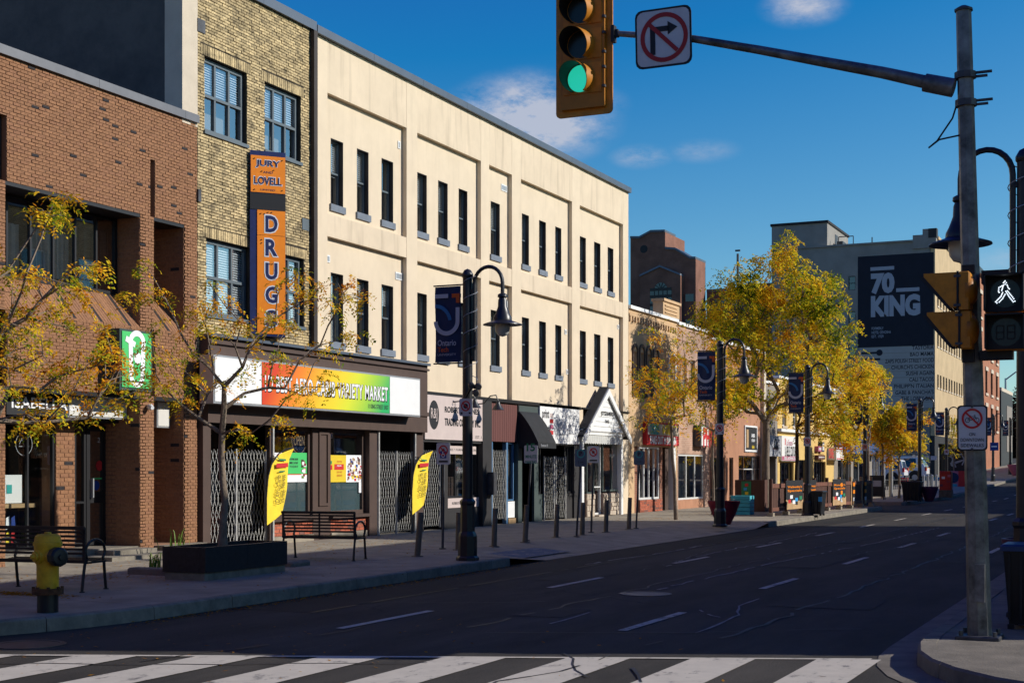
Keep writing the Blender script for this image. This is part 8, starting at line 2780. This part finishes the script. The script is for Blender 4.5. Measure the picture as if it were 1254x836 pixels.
npan = 8
for i in range(npan + 1):
    s = pfl * i / npan
    MB(PFT()).box(s - 0.05, s + 0.05, -0.05, 0.05, 0.12, 1.22).build('post', 'wood_light' if i > npan - 4 else 'fence_wood', pt_)
    MB(PFT()).box(s - 0.1, s + 0.1, -0.1, 0.1, 0.0, 0.118).build('footing', 'concrete', pt_)
for i in range(npan):
    a, b = pfl * i / npan + 0.06, pfl * (i + 1) / npan - 0.06
    MB(PFT()).box(a, b, -0.02, 0.045, 0.92, 1.06).build('rail', 'fence_rail', pt_)
    MB(PFT()).box(a, b, -0.02, 0.045, 0.16, 0.28).build('rail', 'fence_rail', pt_)
    k = 9
    for j in range(k):
        c0__ = a + (b - a) * j / k
        MB(PFT()).box(c0__ + 0.012, c0__ + (b - a) / k - 0.012, -0.015, 0.012, 0.285, 0.915).build('slat', 'fence_wood', pt_)
for k, (p0, p1, lb) in enumerate(((957, 975, 'black and orange specials poster on the patio fence, left of the black bin'), (1010.5, 1027.5, 'black and orange specials poster on the patio fence, right of the black bin'), (983, 990, 'narrow black and orange poster just behind the lamp pole on the fence'))):
    s0_ = (gp(p0, 632.5 - (p0 - 944) * 0.1).xy - PF0).dot(pfu) if False else pfl * (p0 - 944) / 123.0
    t_end = pfl * (p1 - 944) / 123.0
    t = thing('fence_poster', (PF0.x + pfu.x * s0_, PF0.y + pfu.y * s0_, 0.3), lb, 'poster')
    MB(PFT()).box(s0_, t_end, 0.06, 0.075, 0.18, 1.16).build('poster_board', 'ink_black', t)
    w_ = t_end - s0_
    m_ = MB(PFT()); m_.add([(s0_, 0.078, 0.18), (t_end, 0.078, 0.18), (s0_, 0.078, 0.52)], [(0, 1, 2)]); m_.add([(s0_ + w_ * 0.4, 0.079, 0.18), (t_end, 0.079, 0.18), (t_end, 0.079, 0.5)], [(0, 1, 2)]); m_.build('print', 'wood_light', t)
    for j, (u, v, c) in enumerate(((0.2, 0.45, 'ink_red'), (0.45, 0.42, 'ink_white'), (0.6, 0.5, 'tape_blue'), (0.75, 0.4, 'wood_light'), (0.3, 0.6, 'ink_white'), (0.85, 0.55, 'ink_green'))):
        m_ = MB(PFT()); m_.quad((s0_ + w_ * (u - 0.08), 0.08 + j * 0.001, v - 0.06), (s0_ + w_ * (u + 0.08), 0.08 + j * 0.001, v - 0.06), (s0_ + w_ * (u + 0.08), 0.08 + j * 0.001, v + 0.06), (s0_ + w_ * (u - 0.08), 0.08 + j * 0.001, v + 0.06)); m_.build('print', c, t)
    c = PFT()[0](s0_ + w_ / 2, 0.082, 0.0)
    ang_f = math.atan2(pfu.y, pfu.x)
    for j, (s_, z_) in enumerate((("Monday's" if k == 1 else "Wednesday's", 0.93), ('Specials', 0.8))):
        text(s_, w_ * 0.85, 0.1, (c[0], c[1], 0.15 + z_), None, 'sign_orange', t, bold=0.02, rot=(R(90), 0, ang_f))
for i in range(3):
    s = pfl * (npan - 3 + 1.1 * i) / npan + 0.1
    t = thing('fence_banner', tuple(PFT()[0](s, 0.08, 0.3)), ('narrow orange and black strip poster at the patio fence\'s right end', 'middle narrow strip poster near the patio fence\'s right end', 'last narrow strip poster on the patio fence')[i], 'poster')
    for j, c in enumerate(('wood_light', 'sign_plate', 'ink_black', 'sign_orange', 'ink_black', 'sign_orange', 'ink_black')):
        MB(PFT()).box(s - 0.13, s + 0.13, 0.06, 0.08, 0.14 + 0.145 * j, 0.28 + 0.145 * j).build('print', c, t)


def bin_(loc, w, h, m, label, rim=None):
    x, y, z = loc
    t = thing('litter_bin', loc, label, 'bin')
    m_ = MB()
    vs = []
    for (q, zz_) in ((0.82, 0.05), (1.0, h * 0.92)):
        vs += [(x - w / 2 * q, y - w / 2 * q, z + zz_), (x + w / 2 * q, y - w / 2 * q, z + zz_), (x + w / 2 * q, y + w / 2 * q, z + zz_), (x - w / 2 * q, y + w / 2 * q, z + zz_)]
    m_.add(vs, [(0, 1, 5, 4), (1, 2, 6, 5), (2, 3, 7, 6), (3, 0, 4, 7), (3, 2, 1, 0), (4, 5, 6, 7)]); m_.build('bin_body', m, t)
    for i in range(5):
        q = -0.4 + 0.2 * i
        MB().box(x + q * w - 0.012, x + q * w + 0.012, y - w / 2 - 0.012, y - w / 2 * 0.86, z + 0.1, z + h * 0.88).build('rib', m, t)
    m_ = MB(); m_.chbox(x - w / 2 - 0.03, x + w / 2 + 0.03, y - w / 2 - 0.03, y + w / 2 + 0.03, z + h * 0.921, z + h, 0.02); m_.build('lid', rim or m, t)
    m_ = MB()
    for sx in (-1, 1):
        for sy in (-1, 1): m_.box(x + sx * w * 0.38 - 0.03, x + sx * w * 0.38 + 0.03, y + sy * w * 0.38 - 0.03, y + sy * w * 0.38 + 0.03, z, z + 0.05)
    m_.build('foot', m, t)
    return t


q_ = gp(992, 631)
b_ = bin_((q_.x + 0.12, q_.y + 0.2, 0.15), 0.62, 0.82, 'bin_black', 'black litter bin with a blue tag on the lit pavement by the patio fence')
MB().box(q_.x + 0.3, q_.x + 0.42, q_.y - 0.125, q_.y - 0.115, 0.62, 0.78).build('blue_tag', 'tape_blue', b_)
q_ = gp(1119, 614); bin_((q_.x - 0.1, q_.y + 0.2, 0.15), 0.85, 0.95, 'bin_black', 'black litter bin beside the street lamp before the parking lot')
bin_((-1.2, 15.1, 0.15), 0.56, 0.84, 'bin_black', 'dark litter bin behind the galvanized pole, a blue reflection coloured on its lid', rim='lid_reflection')
# red utility box, cyan box, pink hoarding
q_ = gp(1157.5, 609)
t = thing('utility_box', (q_.x, q_.y, 0.15), 'painted red utility box with a grey foot on the far pavement', 'utility box')
MB().chbox(q_.x - 0.3, q_.x + 0.3, q_.y, q_.y + 0.6, 0.55, 1.55, 0.03).build('cabinet', 'sign_red', t)
MB().box(q_.x - 0.32, q_.x + 0.32, q_.y - 0.03, q_.y + 0.63, 0.15, 0.547).build('foot', 'galv_dark', t)
for k, (u, v, c) in enumerate(((-0.2, 0.8, 'pot_purple'), (0.15, 1.0, 'pot_red'), (-0.1, 1.2, 'ink_white'), (0.2, 1.3, 'pot_pink'))):
    MB(FYT(q_.y)).box(q_.x + u - 0.08, q_.x + u + 0.08, 0.001, 0.008 + k * 0.001, v - 0.06, v + 0.06).build('print', c, t)
q_ = gp(1150, 596.5)
t = thing('cyan_box', (q_.x, q_.y, 0.15), 'cyan newspaper box by the metal posts at the parking lot', 'box')
MB().chbox(q_.x - 0.4, q_.x + 0.4, q_.y, q_.y + 0.5, 0.35, 0.95, 0.03).build('box_body', 'turquoise', t)
MB().box(q_.x - 0.3, q_.x + 0.3, q_.y + 0.05, q_.y + 0.4, 0.15, 0.35).build('foot', 'turquoise', t)
hxA, hxB = xy(1160, 99), xy(1182, 99)
t = thing('painted_hoarding', ((hxA + hxB) / 2, 99, 0.2), 'pink, red and yellow painted hoarding panel beside the no-bicycle sign', 'hoarding')
h0, h1 = 0.3, zy(1170, 576.5, 99)
for (a, b, c) in ((0, 0.16, 'ink_yellow'), (0.16, 0.62, 'pot_pink'), (0.62, 1.0, 'ink_red')):
    MB(FYT(99)).box(hxA + (hxB - hxA) * a, hxA + (hxB - hxA) * b - 0.005, -0.2, 0, h0, h1).build('panel', c, t)
MB(FYT(99)).box(hxA + 0.1, hxA + (hxB - hxA) * 0.55, 0.0, 0.01, h0, h0 + 0.35).build('print', 'turquoise', t)
m_ = MB(FYT(99)); disc(m_, (hxA + (hxB - hxA) * 0.35, (h0 + h1) / 2 + 0.15), 0.35, 0.012, 14); m_.build('print', 'banner_navy', t)
t = thing('black_hoarding', ((hxA + hxB) / 2, 101, 0.3), 'tall black screen with a grey drawing behind the painted hoarding', 'hoarding')
MB(FYT(101)).box(xy(1156, 101), xy(1187, 101), -0.1, 0, 0.3, zy(1170, 549, 101)).build('screen', 'ink_black', t)
m_ = MB(FYT(101))
for k in range(9):
    a = 2.1 * k; stroke(m_, (xy(1170, 101) + 0.6 * math.cos(a), zy(1170, 563, 101) + 0.4 * math.sin(a)), (xy(1172, 101) + 0.5 * math.cos(a * 1.7 + 1), zy(1170, 563, 101) + 0.5 * math.sin(a * 1.3 + 2)), 0.08, 0.01 + 0.001 * k)
m_.build('drawing', 'ink_grey', t)
# low black fence, red posts, metal bollards, a-frame board at the lot
q0_, q1_ = gp(1082, 603), gp(1117, 602)
t = thing('metal_fence', (q0_.x, q0_.y, 0.15), 'low black metal fence in front of the parked white vehicles', 'fence')
m_ = MB(); m_.tube([(q0_.x, q0_.y, 0.95), (q1_.x, q1_.y, 0.95)], 0.035, 6); m_.tube([(q0_.x, q0_.y, 0.3), (q1_.x, q1_.y, 0.3)], 0.035, 6); m_.build('rail', 'frame_black', t)
for i in range(16):
    p = q0_.lerp(q1_, i / 15); MB().box(p.x - 0.02, p.x + 0.02, p.y - 0.02, p.y + 0.02, 0.15, 0.95).build('bar', 'frame_black', t)
for i in range(5):
    X_b = 1098.5 + i * 3.1
    q_ = gp(X_b, 597.5)
    t = thing('red_post', tuple(q_), ('red post, leftmost of the row before the white vehicles', 'second red post from the left before the white vehicles', 'middle red post of the row before the white vehicles', 'fourth red post, near the lamp by the parking lot', 'red post of the row standing closest to the lamp')[i], 'bollard', 'red posts by the parking lot')
    MB().lathe([(0.09, 0), (0.09, 1.12), (0.05, 1.2)], c=tuple(q_), n=10).build('post', 'ink_red', t, smooth=True)
for i in range(7):
    q_ = gp(1131 + i * 5.2 + (i > 3) * 3, 604 - i * 0.5)
    t = thing('metal_bollard', tuple(q_), ('leftmost', 'second', 'third', 'fourth', 'fifth', 'sixth', 'rightmost')[i] + ' grey metal bollard of the row right of the lot\'s purple planter', 'bollard', 'grey metal bollards at the parking lot')
    MB().lathe([(0.08, 0), (0.08, 1.1), (0.04, 1.14)], c=tuple(q_), n=10).build('post', 'alu', t, smooth=True)
q_ = gp(1073, 611.5)
t = thing('chalkboard', tuple(q_), 'dark A-frame board on the pavement right of the patio fence', 'board')
MB(FYT(q_.y)).box(q_.x - 0.4, q_.x + 0.4, -0.03, 0.0, 0.3, 1.35).build('board', 'ink_black', t)
MB(FYT(q_.y)).box(q_.x - 0.2, q_.x + 0.25, 0.0, 0.005, 0.8, 1.1).build('print', 'ink_grey', t)
m_ = MB()
for s_ in (-0.38, 0.38): m_.tube([(q_.x + s_, q_.y + 0.3, 0.15), (q_.x + s_, q_.y, 1.36)], 0.025, 5); m_.tube([(q_.x + s_, q_.y - 0.1, 0.15), (q_.x + s_, q_.y + 0.01, 1.36)], 0.025, 5)
m_.build('frame', 'galv_dark', t)
# tall cobra-head street light in the distance and a grey pole
yl = 205; xl_ = xy(1231.5, yl)
t = thing('tall_street_light', (xl_, yl, gz(yl)), 'tall grey street light with a long arm against the sky, far right', 'street light')
zt = zy(1232, 463, yl)
MB().tube([(xl_, yl, gz(yl)), (xl_, yl, zt)], [0.22, 0.14], 8).build('pole', 'alu', t, smooth=True)
m_ = MB(); m_.tube([(xl_, yl, zt - 0.2), (xl_ + 1.3, yl, zt + 0.8), (xy(1254, yl), yl, zy(1254, 455, yl))], [0.1, 0.09, 0.08], 6); m_.build('arm', 'alu', t, smooth=True)
MB().box(xy(1254, yl) - 0.1, xy(1254, yl) + 1.1, yl - 0.2, yl + 0.2, zy(1254, 456, yl) - 0.1, zy(1254, 456, yl) + 0.1).build('lamp_head', 'galv_dark', t)
x_ = xy(1091, 78)
t = thing('utility_pole', (x_, 78, 0.15), 'pale grey round pole between the small orange trees and the white vehicles', 'pole')
MB().tube([(x_, 78, 0.15), (x_, 78, zy(1091, 520, 78))], 0.11, 10).build('pole', 'alu', t, smooth=True)

# parked vehicles
def wheel(t, x, y, z, r=0.36):
    m_ = MB(); m_.lathe([(r * 0.6, -0.11), (r, -0.1), (r, 0.1), (r * 0.6, 0.11)], c=(x, y, z + r), axis=(0, 1, 0), n=20); w_ = m_.build('wheel', 'tyre', t, smooth=True)
    m_ = MB(); m_.lathe([(r * 0.6, -0.115), (r * 0.55, -0.1), (0, -0.09)], c=(x, y, z + r), axis=(0, 1, 0), n=14); m_.build('rim', 'alu', w_)


def car(name, xr_, y, z, label, kind):
    """side facing the camera, nose towards -X, tail at x = xr_"""
    t = thing(name, (xr_ - 2.3, y, z), label, 'van' if kind == 'van' else 'car')
    hw = 0.92
    if kind == 'suv':
        prof = [(0, 0.45), (0, 0.95), (-0.08, 1.0), (-0.22, 1.68), (-0.4, 1.76), (-2.6, 1.76), (-3.3, 1.15), (-4.35, 1.02), (-4.5, 0.9), (-4.5, 0.45)]
        glass = [(-0.35, 1.08, -1.1, 1.62), (-1.2, 1.08, -2.0, 1.62), (-2.1, 1.08, -2.75, 1.6)]
    else:
        prof = [(0, 0.45), (0, 1.0), (-0.1, 1.1), (-0.5, 1.85), (-0.8, 1.95), (-3.4, 1.95), (-4.3, 1.25), (-5.1, 1.05), (-5.2, 0.9), (-5.2, 0.45)]
        glass = [(-0.75, 1.15, -1.7, 1.78), (-1.8, 1.15, -2.8, 1.78), (-2.9, 1.15, -3.5, 1.72)]
    vs = []
    for sgn in (-1, 1):
        for (px, pz) in prof:
            k = 1.0 if pz < 1.1 else 1.0 - 0.16 * (pz - 1.1) / 0.8
            vs.append((xr_ + px, y + sgn * hw * k, z + pz))
    n = len(prof)
    m_ = MB(); m_.add(vs, [tuple(range(n)), tuple(range(2 * n - 1, n - 1, -1))] + [(i, n + i, n + (i + 1) % n, (i + 1) % n) for i in range(n)])
    m_.build('body', 'car_white', t)
    for (a, z0_, b, z1_) in glass:
        k0 = 1 - 0.16 * (max(z0_, 1.1) - 1.1) / 0.8; k1 = 1 - 0.16 * (z1_ - 1.1) / 0.8
        for sgn in (-1, 1):
            m_ = MB(); e = 0.012 * sgn
            m_.quad((xr_ + a, y + sgn * hw * k0 + e, z + z0_), (xr_ + b, y + sgn * hw * k0 + e, z + z0_), (xr_ + b + 0.03, y + sgn * hw * k1 + e, z + z1_), (xr_ + a - 0.06, y + sgn * hw * k1 + e, z + z1_)); m_.build('side_window', 'glass_far', t)
    m_ = MB(); m_.box(xr_ - 0.01, xr_ + 0.09, y - hw + 0.02, y + hw - 0.02, z + 0.42, z + 0.62); m_.build('bumper', 'galv_dark', t)
    for sgn in (-1, 1):
        m_ = MB(); m_.box(xr_ - 0.12, xr_ + 0.015, y + sgn * (hw - 0.08) - 0.1, y + sgn * (hw - 0.08) + 0.09, z + 0.85, z + 1.15); m_.build('tail_light', 'ink_red', t)
    m_ = MB(); p = prof; m_.quad((xr_ - 0.07, y - hw + 0.15, z + 1.05), (xr_ - 0.07, y + hw - 0.15, z + 1.05), (xr_ - (0.2 if kind == 'suv' else 0.42), y + hw - 0.25, z + (1.62 if kind == 'suv' else 1.75)), (xr_ - (0.2 if kind == 'suv' else 0.42), y - hw + 0.25, z + (1.62 if kind == 'suv' else 1.75))); m_.build('rear_window', 'glass_far', t)
    for wx in (-0.85, -3.6 if kind == 'suv' else -4.2):
        for sgn in (-1, 1): wheel(t, xr_ + wx, y + sgn * (hw - 0.08), z)
        MB().lathe([(0.47, -0.02), (0.47, 0.0)], c=(xr_ + wx, y - hw - 0.001, z + 0.42), axis=(0, 1, 0), n=18).build('wheel_arch', 'bin_black', t)
    if kind == 'van':
        m_ = MB()
        for s_ in (-0.6, 0.6): m_.tube([(xr_ - 0.9, y + s_, z + 2.1), (xr_ - 3.6, y + s_, z + 2.1)], 0.03, 5)
        m_.tube([(xr_ - 0.7, y - 0.6, z + 2.25), (xr_ - 4.4, y - 0.2, z + 2.3)], 0.05, 5)
        for q in (-1.1, -3.2): m_.box(xr_ + q - 0.03, xr_ + q + 0.03, y - 0.7, y + 0.7, z + 1.95, z + 2.12)
        m_.build('roof_rack', 'galv_dark', t)


car('parked_suv', -17.3, 106, 0.15 + gz(106) - 0.05, 'white SUV parked before the hotel wall, left of the van', 'suv')
car('parked_van', -16.4, 110.5, 0.15 + gz(110) - 0.05, 'white van with a ladder rack parked right of the SUV', 'van')
t = thing('lot_sign', (xy(1139, 100), 100, 0.4), 'two small grey plates on a thin post before the hotel\'s corner', 'sign')
MB().tube([(xy(1139, 100), 100, 0.4), (xy(1139, 100), 100, zy(1139, 557, 100))], 0.04, 6).build('post', 'galv_dark', t)
for q in (-0.25, 0.25): MB().box(xy(1139, 100) + q - 0.2, xy(1139, 100) + q + 0.2, 99.93, 99.95, zy(1139, 563, 100), zy(1139, 558, 100)).build('plate', 'sign_plate', t)
lot = MB(); lot.quad((-40, 91.5, gz(91.5) + 0.02), (-17.2, 91.5, gz(91.5) + 0.02), (-17.2, 118, gz(118) + 0.02), (-40, 118, gz(118) + 0.02)); lot.build('parking_lot', 'asphalt', kind='structure')

# ================================================================== the buildings on the right side of the street, outside the frame,
# which throw the shade that lies on the road
RX = 2.5


def right_building(y0, y1, h, wall, label, floors, skew=0.0):
    t = thing('street_building', (RX, (y0 + y1) / 2, 0), label, 'building')
    T = FXN(RX)
    holes = []
    n = max(2, int((y1 - y0) / 2.6))
    w_ = (y1 - y0) / n
    for f in range(floors):
        zb = 4.2 + f * (h - 4.2) / max(1, floors) + 0.5
        for i in range(n):
            holes.append((y0 + w_ * (i + 0.28), y0 + w_ * (i + 0.72), zb, zb + 1.6))
    shop = [(y0 + 0.5 + i * (y1 - y0 - 0.5) / 3, y0 + (i + 1) * (y1 - y0 - 0.5) / 3, 0.6, 3.2) for i in range(3)]
    m_ = MB(T); wall_holes(m_, y0, y1, 0.0, h, holes + shop, -0.35, 0.0); m_.build('wall', wall, t)
    for q in holes: window(t, T, q[0], q[1], q[2], q[3], -0.12, 'frame_white', 'glass_dark', rows=(0.5,), backd=0.2)
    for q in shop: window(t, T, q[0], q[1], q[2], q[3], -0.1, 'frame_black', 'glass_dark', cols=2, backd=0.24, name='shop_window')
    MB(T).box(y0, y1, 0.002, 0.5, 3.3, 3.9).build('fascia', 'store_brown_dark', t)
    MB(T).box(y0, y1, -0.35, 0.12, h + 0.002, h + 0.25).build('coping', 'coping_grey', t)
    m_ = MB(); m_.prism([(RX + 0.36, y0 + 0.36 * skew), (RX + 16, y0 + 16 * skew), (RX + 16, y1), (RX + 0.36, y1)], 0, h)
    m_.build('building_body', wall, t)


right_building(15.65, 35.2, 9.75, 'brick_tex_red', 'red brick building on the right side of the street, first after the crossing', 2, 0.415)
for (x0, x1, y0, y1, h_, wl, lb) in ((-40, -17, -60, -6, 11, 'brick_tex_red', 'unseen red brick building behind the crossing, left side, added to block sky'), (3.5, 22, -60, -9, 12, 'stucco_tan', 'unseen tan building behind the crossing, right side, added to block sky'), (-30, 20, -130, -120, 14, 'stucco_grey', 'unseen grey building far behind the crossing, added to block sky')):  # unseen buildings added behind the camera to block sky and deepen the shade
    t = thing('street_building', ((x0 + x1) / 2, y1, 0), lb, 'building')
    MB().box(x0, x1, y0, y1, 0, h_).build('wall', wl, t)
    MB().box(x0 - 0.1, x1 + 0.1, y0 - 0.1, y1 + 0.1, h_ + 0.002, h_ + 0.3).build('coping', 'coping_grey', t)
    for f in range(3):
        for i in range(int((x1 - x0) / 3)):
            MB().box(x0 + 1 + 3 * i, x0 + 2.3 + 3 * i, y1 + 0.001, y1 + 0.05, 1 + 3.6 * f, 2.9 + 3.6 * f).build('window', 'glass_far', t)
        xs_ = x1 if x0 < -35 else x0
        for i in range(10 if y0 > -100 else 0):
            MB().box(xs_ - 0.05, xs_ + 0.05, y1 - 3 - 4 * i, y1 - 1.6 - 4 * i, 1 + 3.6 * f, 2.9 + 3.6 * f).build('window', 'glass_far', t)
right_building(35.3, 47.3, 11.1, 'brick_tex_yellow', 'taller yellow brick building on the right side of the street', 2)
right_building(47.4, 61.8, 4.3, 'stucco_pink', 'one-storey pinkish building on the right side of the street', 0)
right_building(62.5, 110.0, 9.2, 'brick_tex_brown', 'brown brick building on the right side, beyond the gap', 2)
right_building(120.0, 190.0, 12.0, 'stucco_grey', 'long grey building on the right side, farthest along', 3)

# ================================================================== trees
def near_tree(name, base, fork, specs, seed, label, **kw):
    """specs: (px, py, D) sightings of the leaf clumps and their distance along the view axis"""
    tg = []
    for (px, py, D) in specs:
        a, b = ddir(px)
        tg.append((a * D, b * D, CAM_H + (HOR - py) / FOC * D))
    return make_tree(name, base, fork, tg, seed, label, 'honey locust street trees', **kw)


rt_ = random.Random(12)


def jit(base, n, sx, sy, D, sD):
    return [(px + rt_.gauss(0, sx), py + rt_.gauss(0, sy), D + rt_.gauss(0, sD)) for (px, py) in base for _ in range(n)]


# young tree in the granite planter: sparse clumps on long bare branches
c2 = [(205, 362), (222, 400), (240, 372), (250, 345), (165, 318), (175, 365), (150, 366), (195, 440), (230, 435), (212, 465), (178, 420), (265, 430), (292, 395), (310, 425), (330, 390), (350, 345), (368, 335), (385, 360), (402, 345), (422, 352), (438, 365), (405, 375), (362, 395), (345, 440), (395, 425), (427, 415), (300, 455), (270, 470), (225, 490), (330, 470), (310, 530), (290, 525), (345, 505), (408, 470), (372, 480), (185, 460), (250, 400), (280, 370), (240, 455)]
sp2 = jit(c2, 2, 5, 4, 21.0, 0.5) + [(rt_.uniform(190, 400), rt_.uniform(350, 500), rt_.gauss(21, 0.6)) for _ in range(10)]
near_tree('locust_tree', (-12.72, 17.33, 0.55), (-12.76, 17.36, 2.25), sp2, 22, 'young half-bare locust tree with yellow leaf clumps, growing in the black planter', r_max=0.062, per=5, flen=0.26, pairs=7, lw=0.03, ll=0.075, spread=0.06, r_tip=0.0042, nonleaf=0.1, up=0.35)
# tree at the left edge, its trunk outside the picture
c1 = [(70, 240), (60, 262), (80, 268), (55, 250), (10, 330), (25, 345), (45, 335), (65, 355), (90, 345), (110, 330), (118, 322), (100, 365), (70, 380), (40, 385), (15, 375), (5, 400), (35, 410), (60, 415), (85, 400), (120, 405), (30, 440), (60, 445), (90, 440), (120, 445), (145, 440), (100, 465), (130, 470), (75, 470), (50, 475), (20, 470), (35, 505), (60, 500), (40, 520), (140, 488), (120, 500), (150, 460), (-20, 350), (-40, 400), (-30, 450), (-60, 330), (-80, 420), (-20, 300), (-120, 380), (-60, 480), (10, 425), (170, 480), (135, 420)]
sp1 = jit(c1, 3, 8, 6, 17.3, 0.5)
near_tree('locust_tree', (-12.7, 12.4, 0.15), (-12.75, 12.4, 2.3), sp1, 7, 'locust tree reaching in from the left edge with orange and yellow sprays', r_max=0.09, per=4, flen=0.26, pairs=7, lw=0.03, ll=0.072, spread=0.05, r_tip=0.0042, up=0.3)


def street_tree(px, pyb, crown, r_max, n, seed, label, leaf='leaf_big', clumps=16, per=5, flen=0.34, ll=0.085, lw=0.035, pairs=5, fork_h=None, spread=0.13, depth=None, z0=0.15, bark='bark', extra=0, D=None, clr=0.3, pxf=None, group='locust trees along the pavement'):
    """crown: (px0, px1, py0, py1) of the crown's outline"""
    if D is None:
        g_ = gp(px, pyb, z0); D = FOC * (CAM_H - z0) / (pyb - HOR)
    else:
        a, b = ddir(px); g_ = Vector((a * D, b * D, z0))
    k = D / FOC
    cx, cy = (crown[0] + crown[1]) / 2, (crown[2] + crown[3]) / 2
    rx, rz = (crown[1] - crown[0]) / 2 * k, (crown[3] - crown[2]) / 2 * k
    a, b = ddir(cx)
    c = (a * D, b * D, CAM_H + (HOR - cy) * k)
    fz_ = c[2] - rz * 0.75 if fork_h is None else fork_h
    a2, b2 = ddir(pxf if pxf else px)
    tg = crown_targets(c, (rx, depth or rx, rz), n, seed, clumps=clumps, clump_r=clr)
    return make_tree('locust_tree', (g_.x, g_.y, z0), (a2 * D, b2 * D, fz_), tg, seed, label, group, leaf=leaf, bark=bark, r_max=r_max, per=per, flen=flen, pairs=pairs, lw=lw, ll=ll, spread=spread, r_tip=0.008, extra=extra)


street_tree(828, 636, (760, 888, 392, 540), 0.055, 95, 41, 'slim young locust tree before the brick-based restaurant window', leaf='leaf_locust', clumps=16, per=5, flen=0.36, ll=0.12, lw=0.055, clr=0.22, fork_h=3.2, pxf=822)
street_tree(873, 630, (838, 905, 405, 545), 0.05, 65, 43, 'thin young locust tree behind the second street lamp', leaf='leaf_locust', clumps=12, per=5, flen=0.36, ll=0.12, lw=0.055, clr=0.25)
street_tree(938, 626, (856, 1045, 292, 545), 0.16, 430, 47, 'tall full locust tree with a yellow-green crown, the biggest on the pavement', clumps=44, per=6, flen=0.45, ll=0.15, lw=0.07, fork_h=3.4, clr=0.13, extra=90, depth=3.0)
street_tree(976, 618, (958, 1072, 400, 540), 0.09, 150, 53, 'forked golden locust tree behind the patio fence', leaf='leaf_orange', clumps=16, per=5, flen=0.42, ll=0.16, lw=0.075, D=58, clr=0.26, bark='bark_dark')
street_tree(1063, 612, (1008, 1088, 425, 560), 0.08, 120, 59, 'golden-orange locust tree at the patio fence\'s right end', leaf='leaf_orange', clumps=14, per=6, flen=0.42, ll=0.17, lw=0.08, D=66, clr=0.28)
street_tree(1081, 607, (1064, 1102, 497, 572), 0.06, 80, 61, 'small orange tree left of the pale pole at the parking lot', leaf='leaf_orange', clumps=9, per=6, flen=0.4, ll=0.18, lw=0.08, D=74, clr=0.3)
street_tree(1101, 607, (1085, 1140, 488, 572), 0.06, 100, 67, 'small orange tree right of the pale pole, beside the street lamp', leaf='leaf_orange', clumps=10, per=6, flen=0.4, ll=0.18, lw=0.08, D=74, clr=0.3)
street_tree(1168, 600, (1160, 1192, 505, 572), 0.06, 40, 71, 'small orange tree mostly hidden behind the no-bicycle sign', leaf='leaf_orange', clumps=6, per=5, flen=0.45, ll=0.14, lw=0.06, D=97, z0=0.4, clr=0.3)
street_tree(1262, 590, (1235, 1300, 472, 570), 0.35, 420, 73, 'big dark purple-leaved tree at the street\'s far end', leaf='leaf_purple', clumps=20, per=9, flen=1.2, ll=0.45, lw=0.25, spread=0.5, D=235, z0=3.0, clr=0.3, bark='bark_dark', group='far trees')
# low evergreens at the very end of the street
for k, (px, D, r_, lb) in enumerate(((1226, 300, 5, 'far dark green tree at the end of the street, left of the tall light'), (1246, 330, 7, 'far dark green tree under the purple crown'))):
    a, b = ddir(px)
    zc = gz(b * D)
    tg = crown_targets((a * D, b * D, zc + r_ * 0.9), (r_, r_, r_), 160, 80 + k, clumps=14, clump_r=0.3)
    make_tree('dark_tree', (a * D, b * D, zc - 0.5), (a * D, b * D, zc + r_ * 0.3), tg, 80 + k, lb, 'far trees', leaf='leaf_purple', bark='bark_dark', r_max=0.3, per=8, flen=1.3, pairs=5, lw=0.35, ll=0.6, spread=0.6, r_tip=0.03)
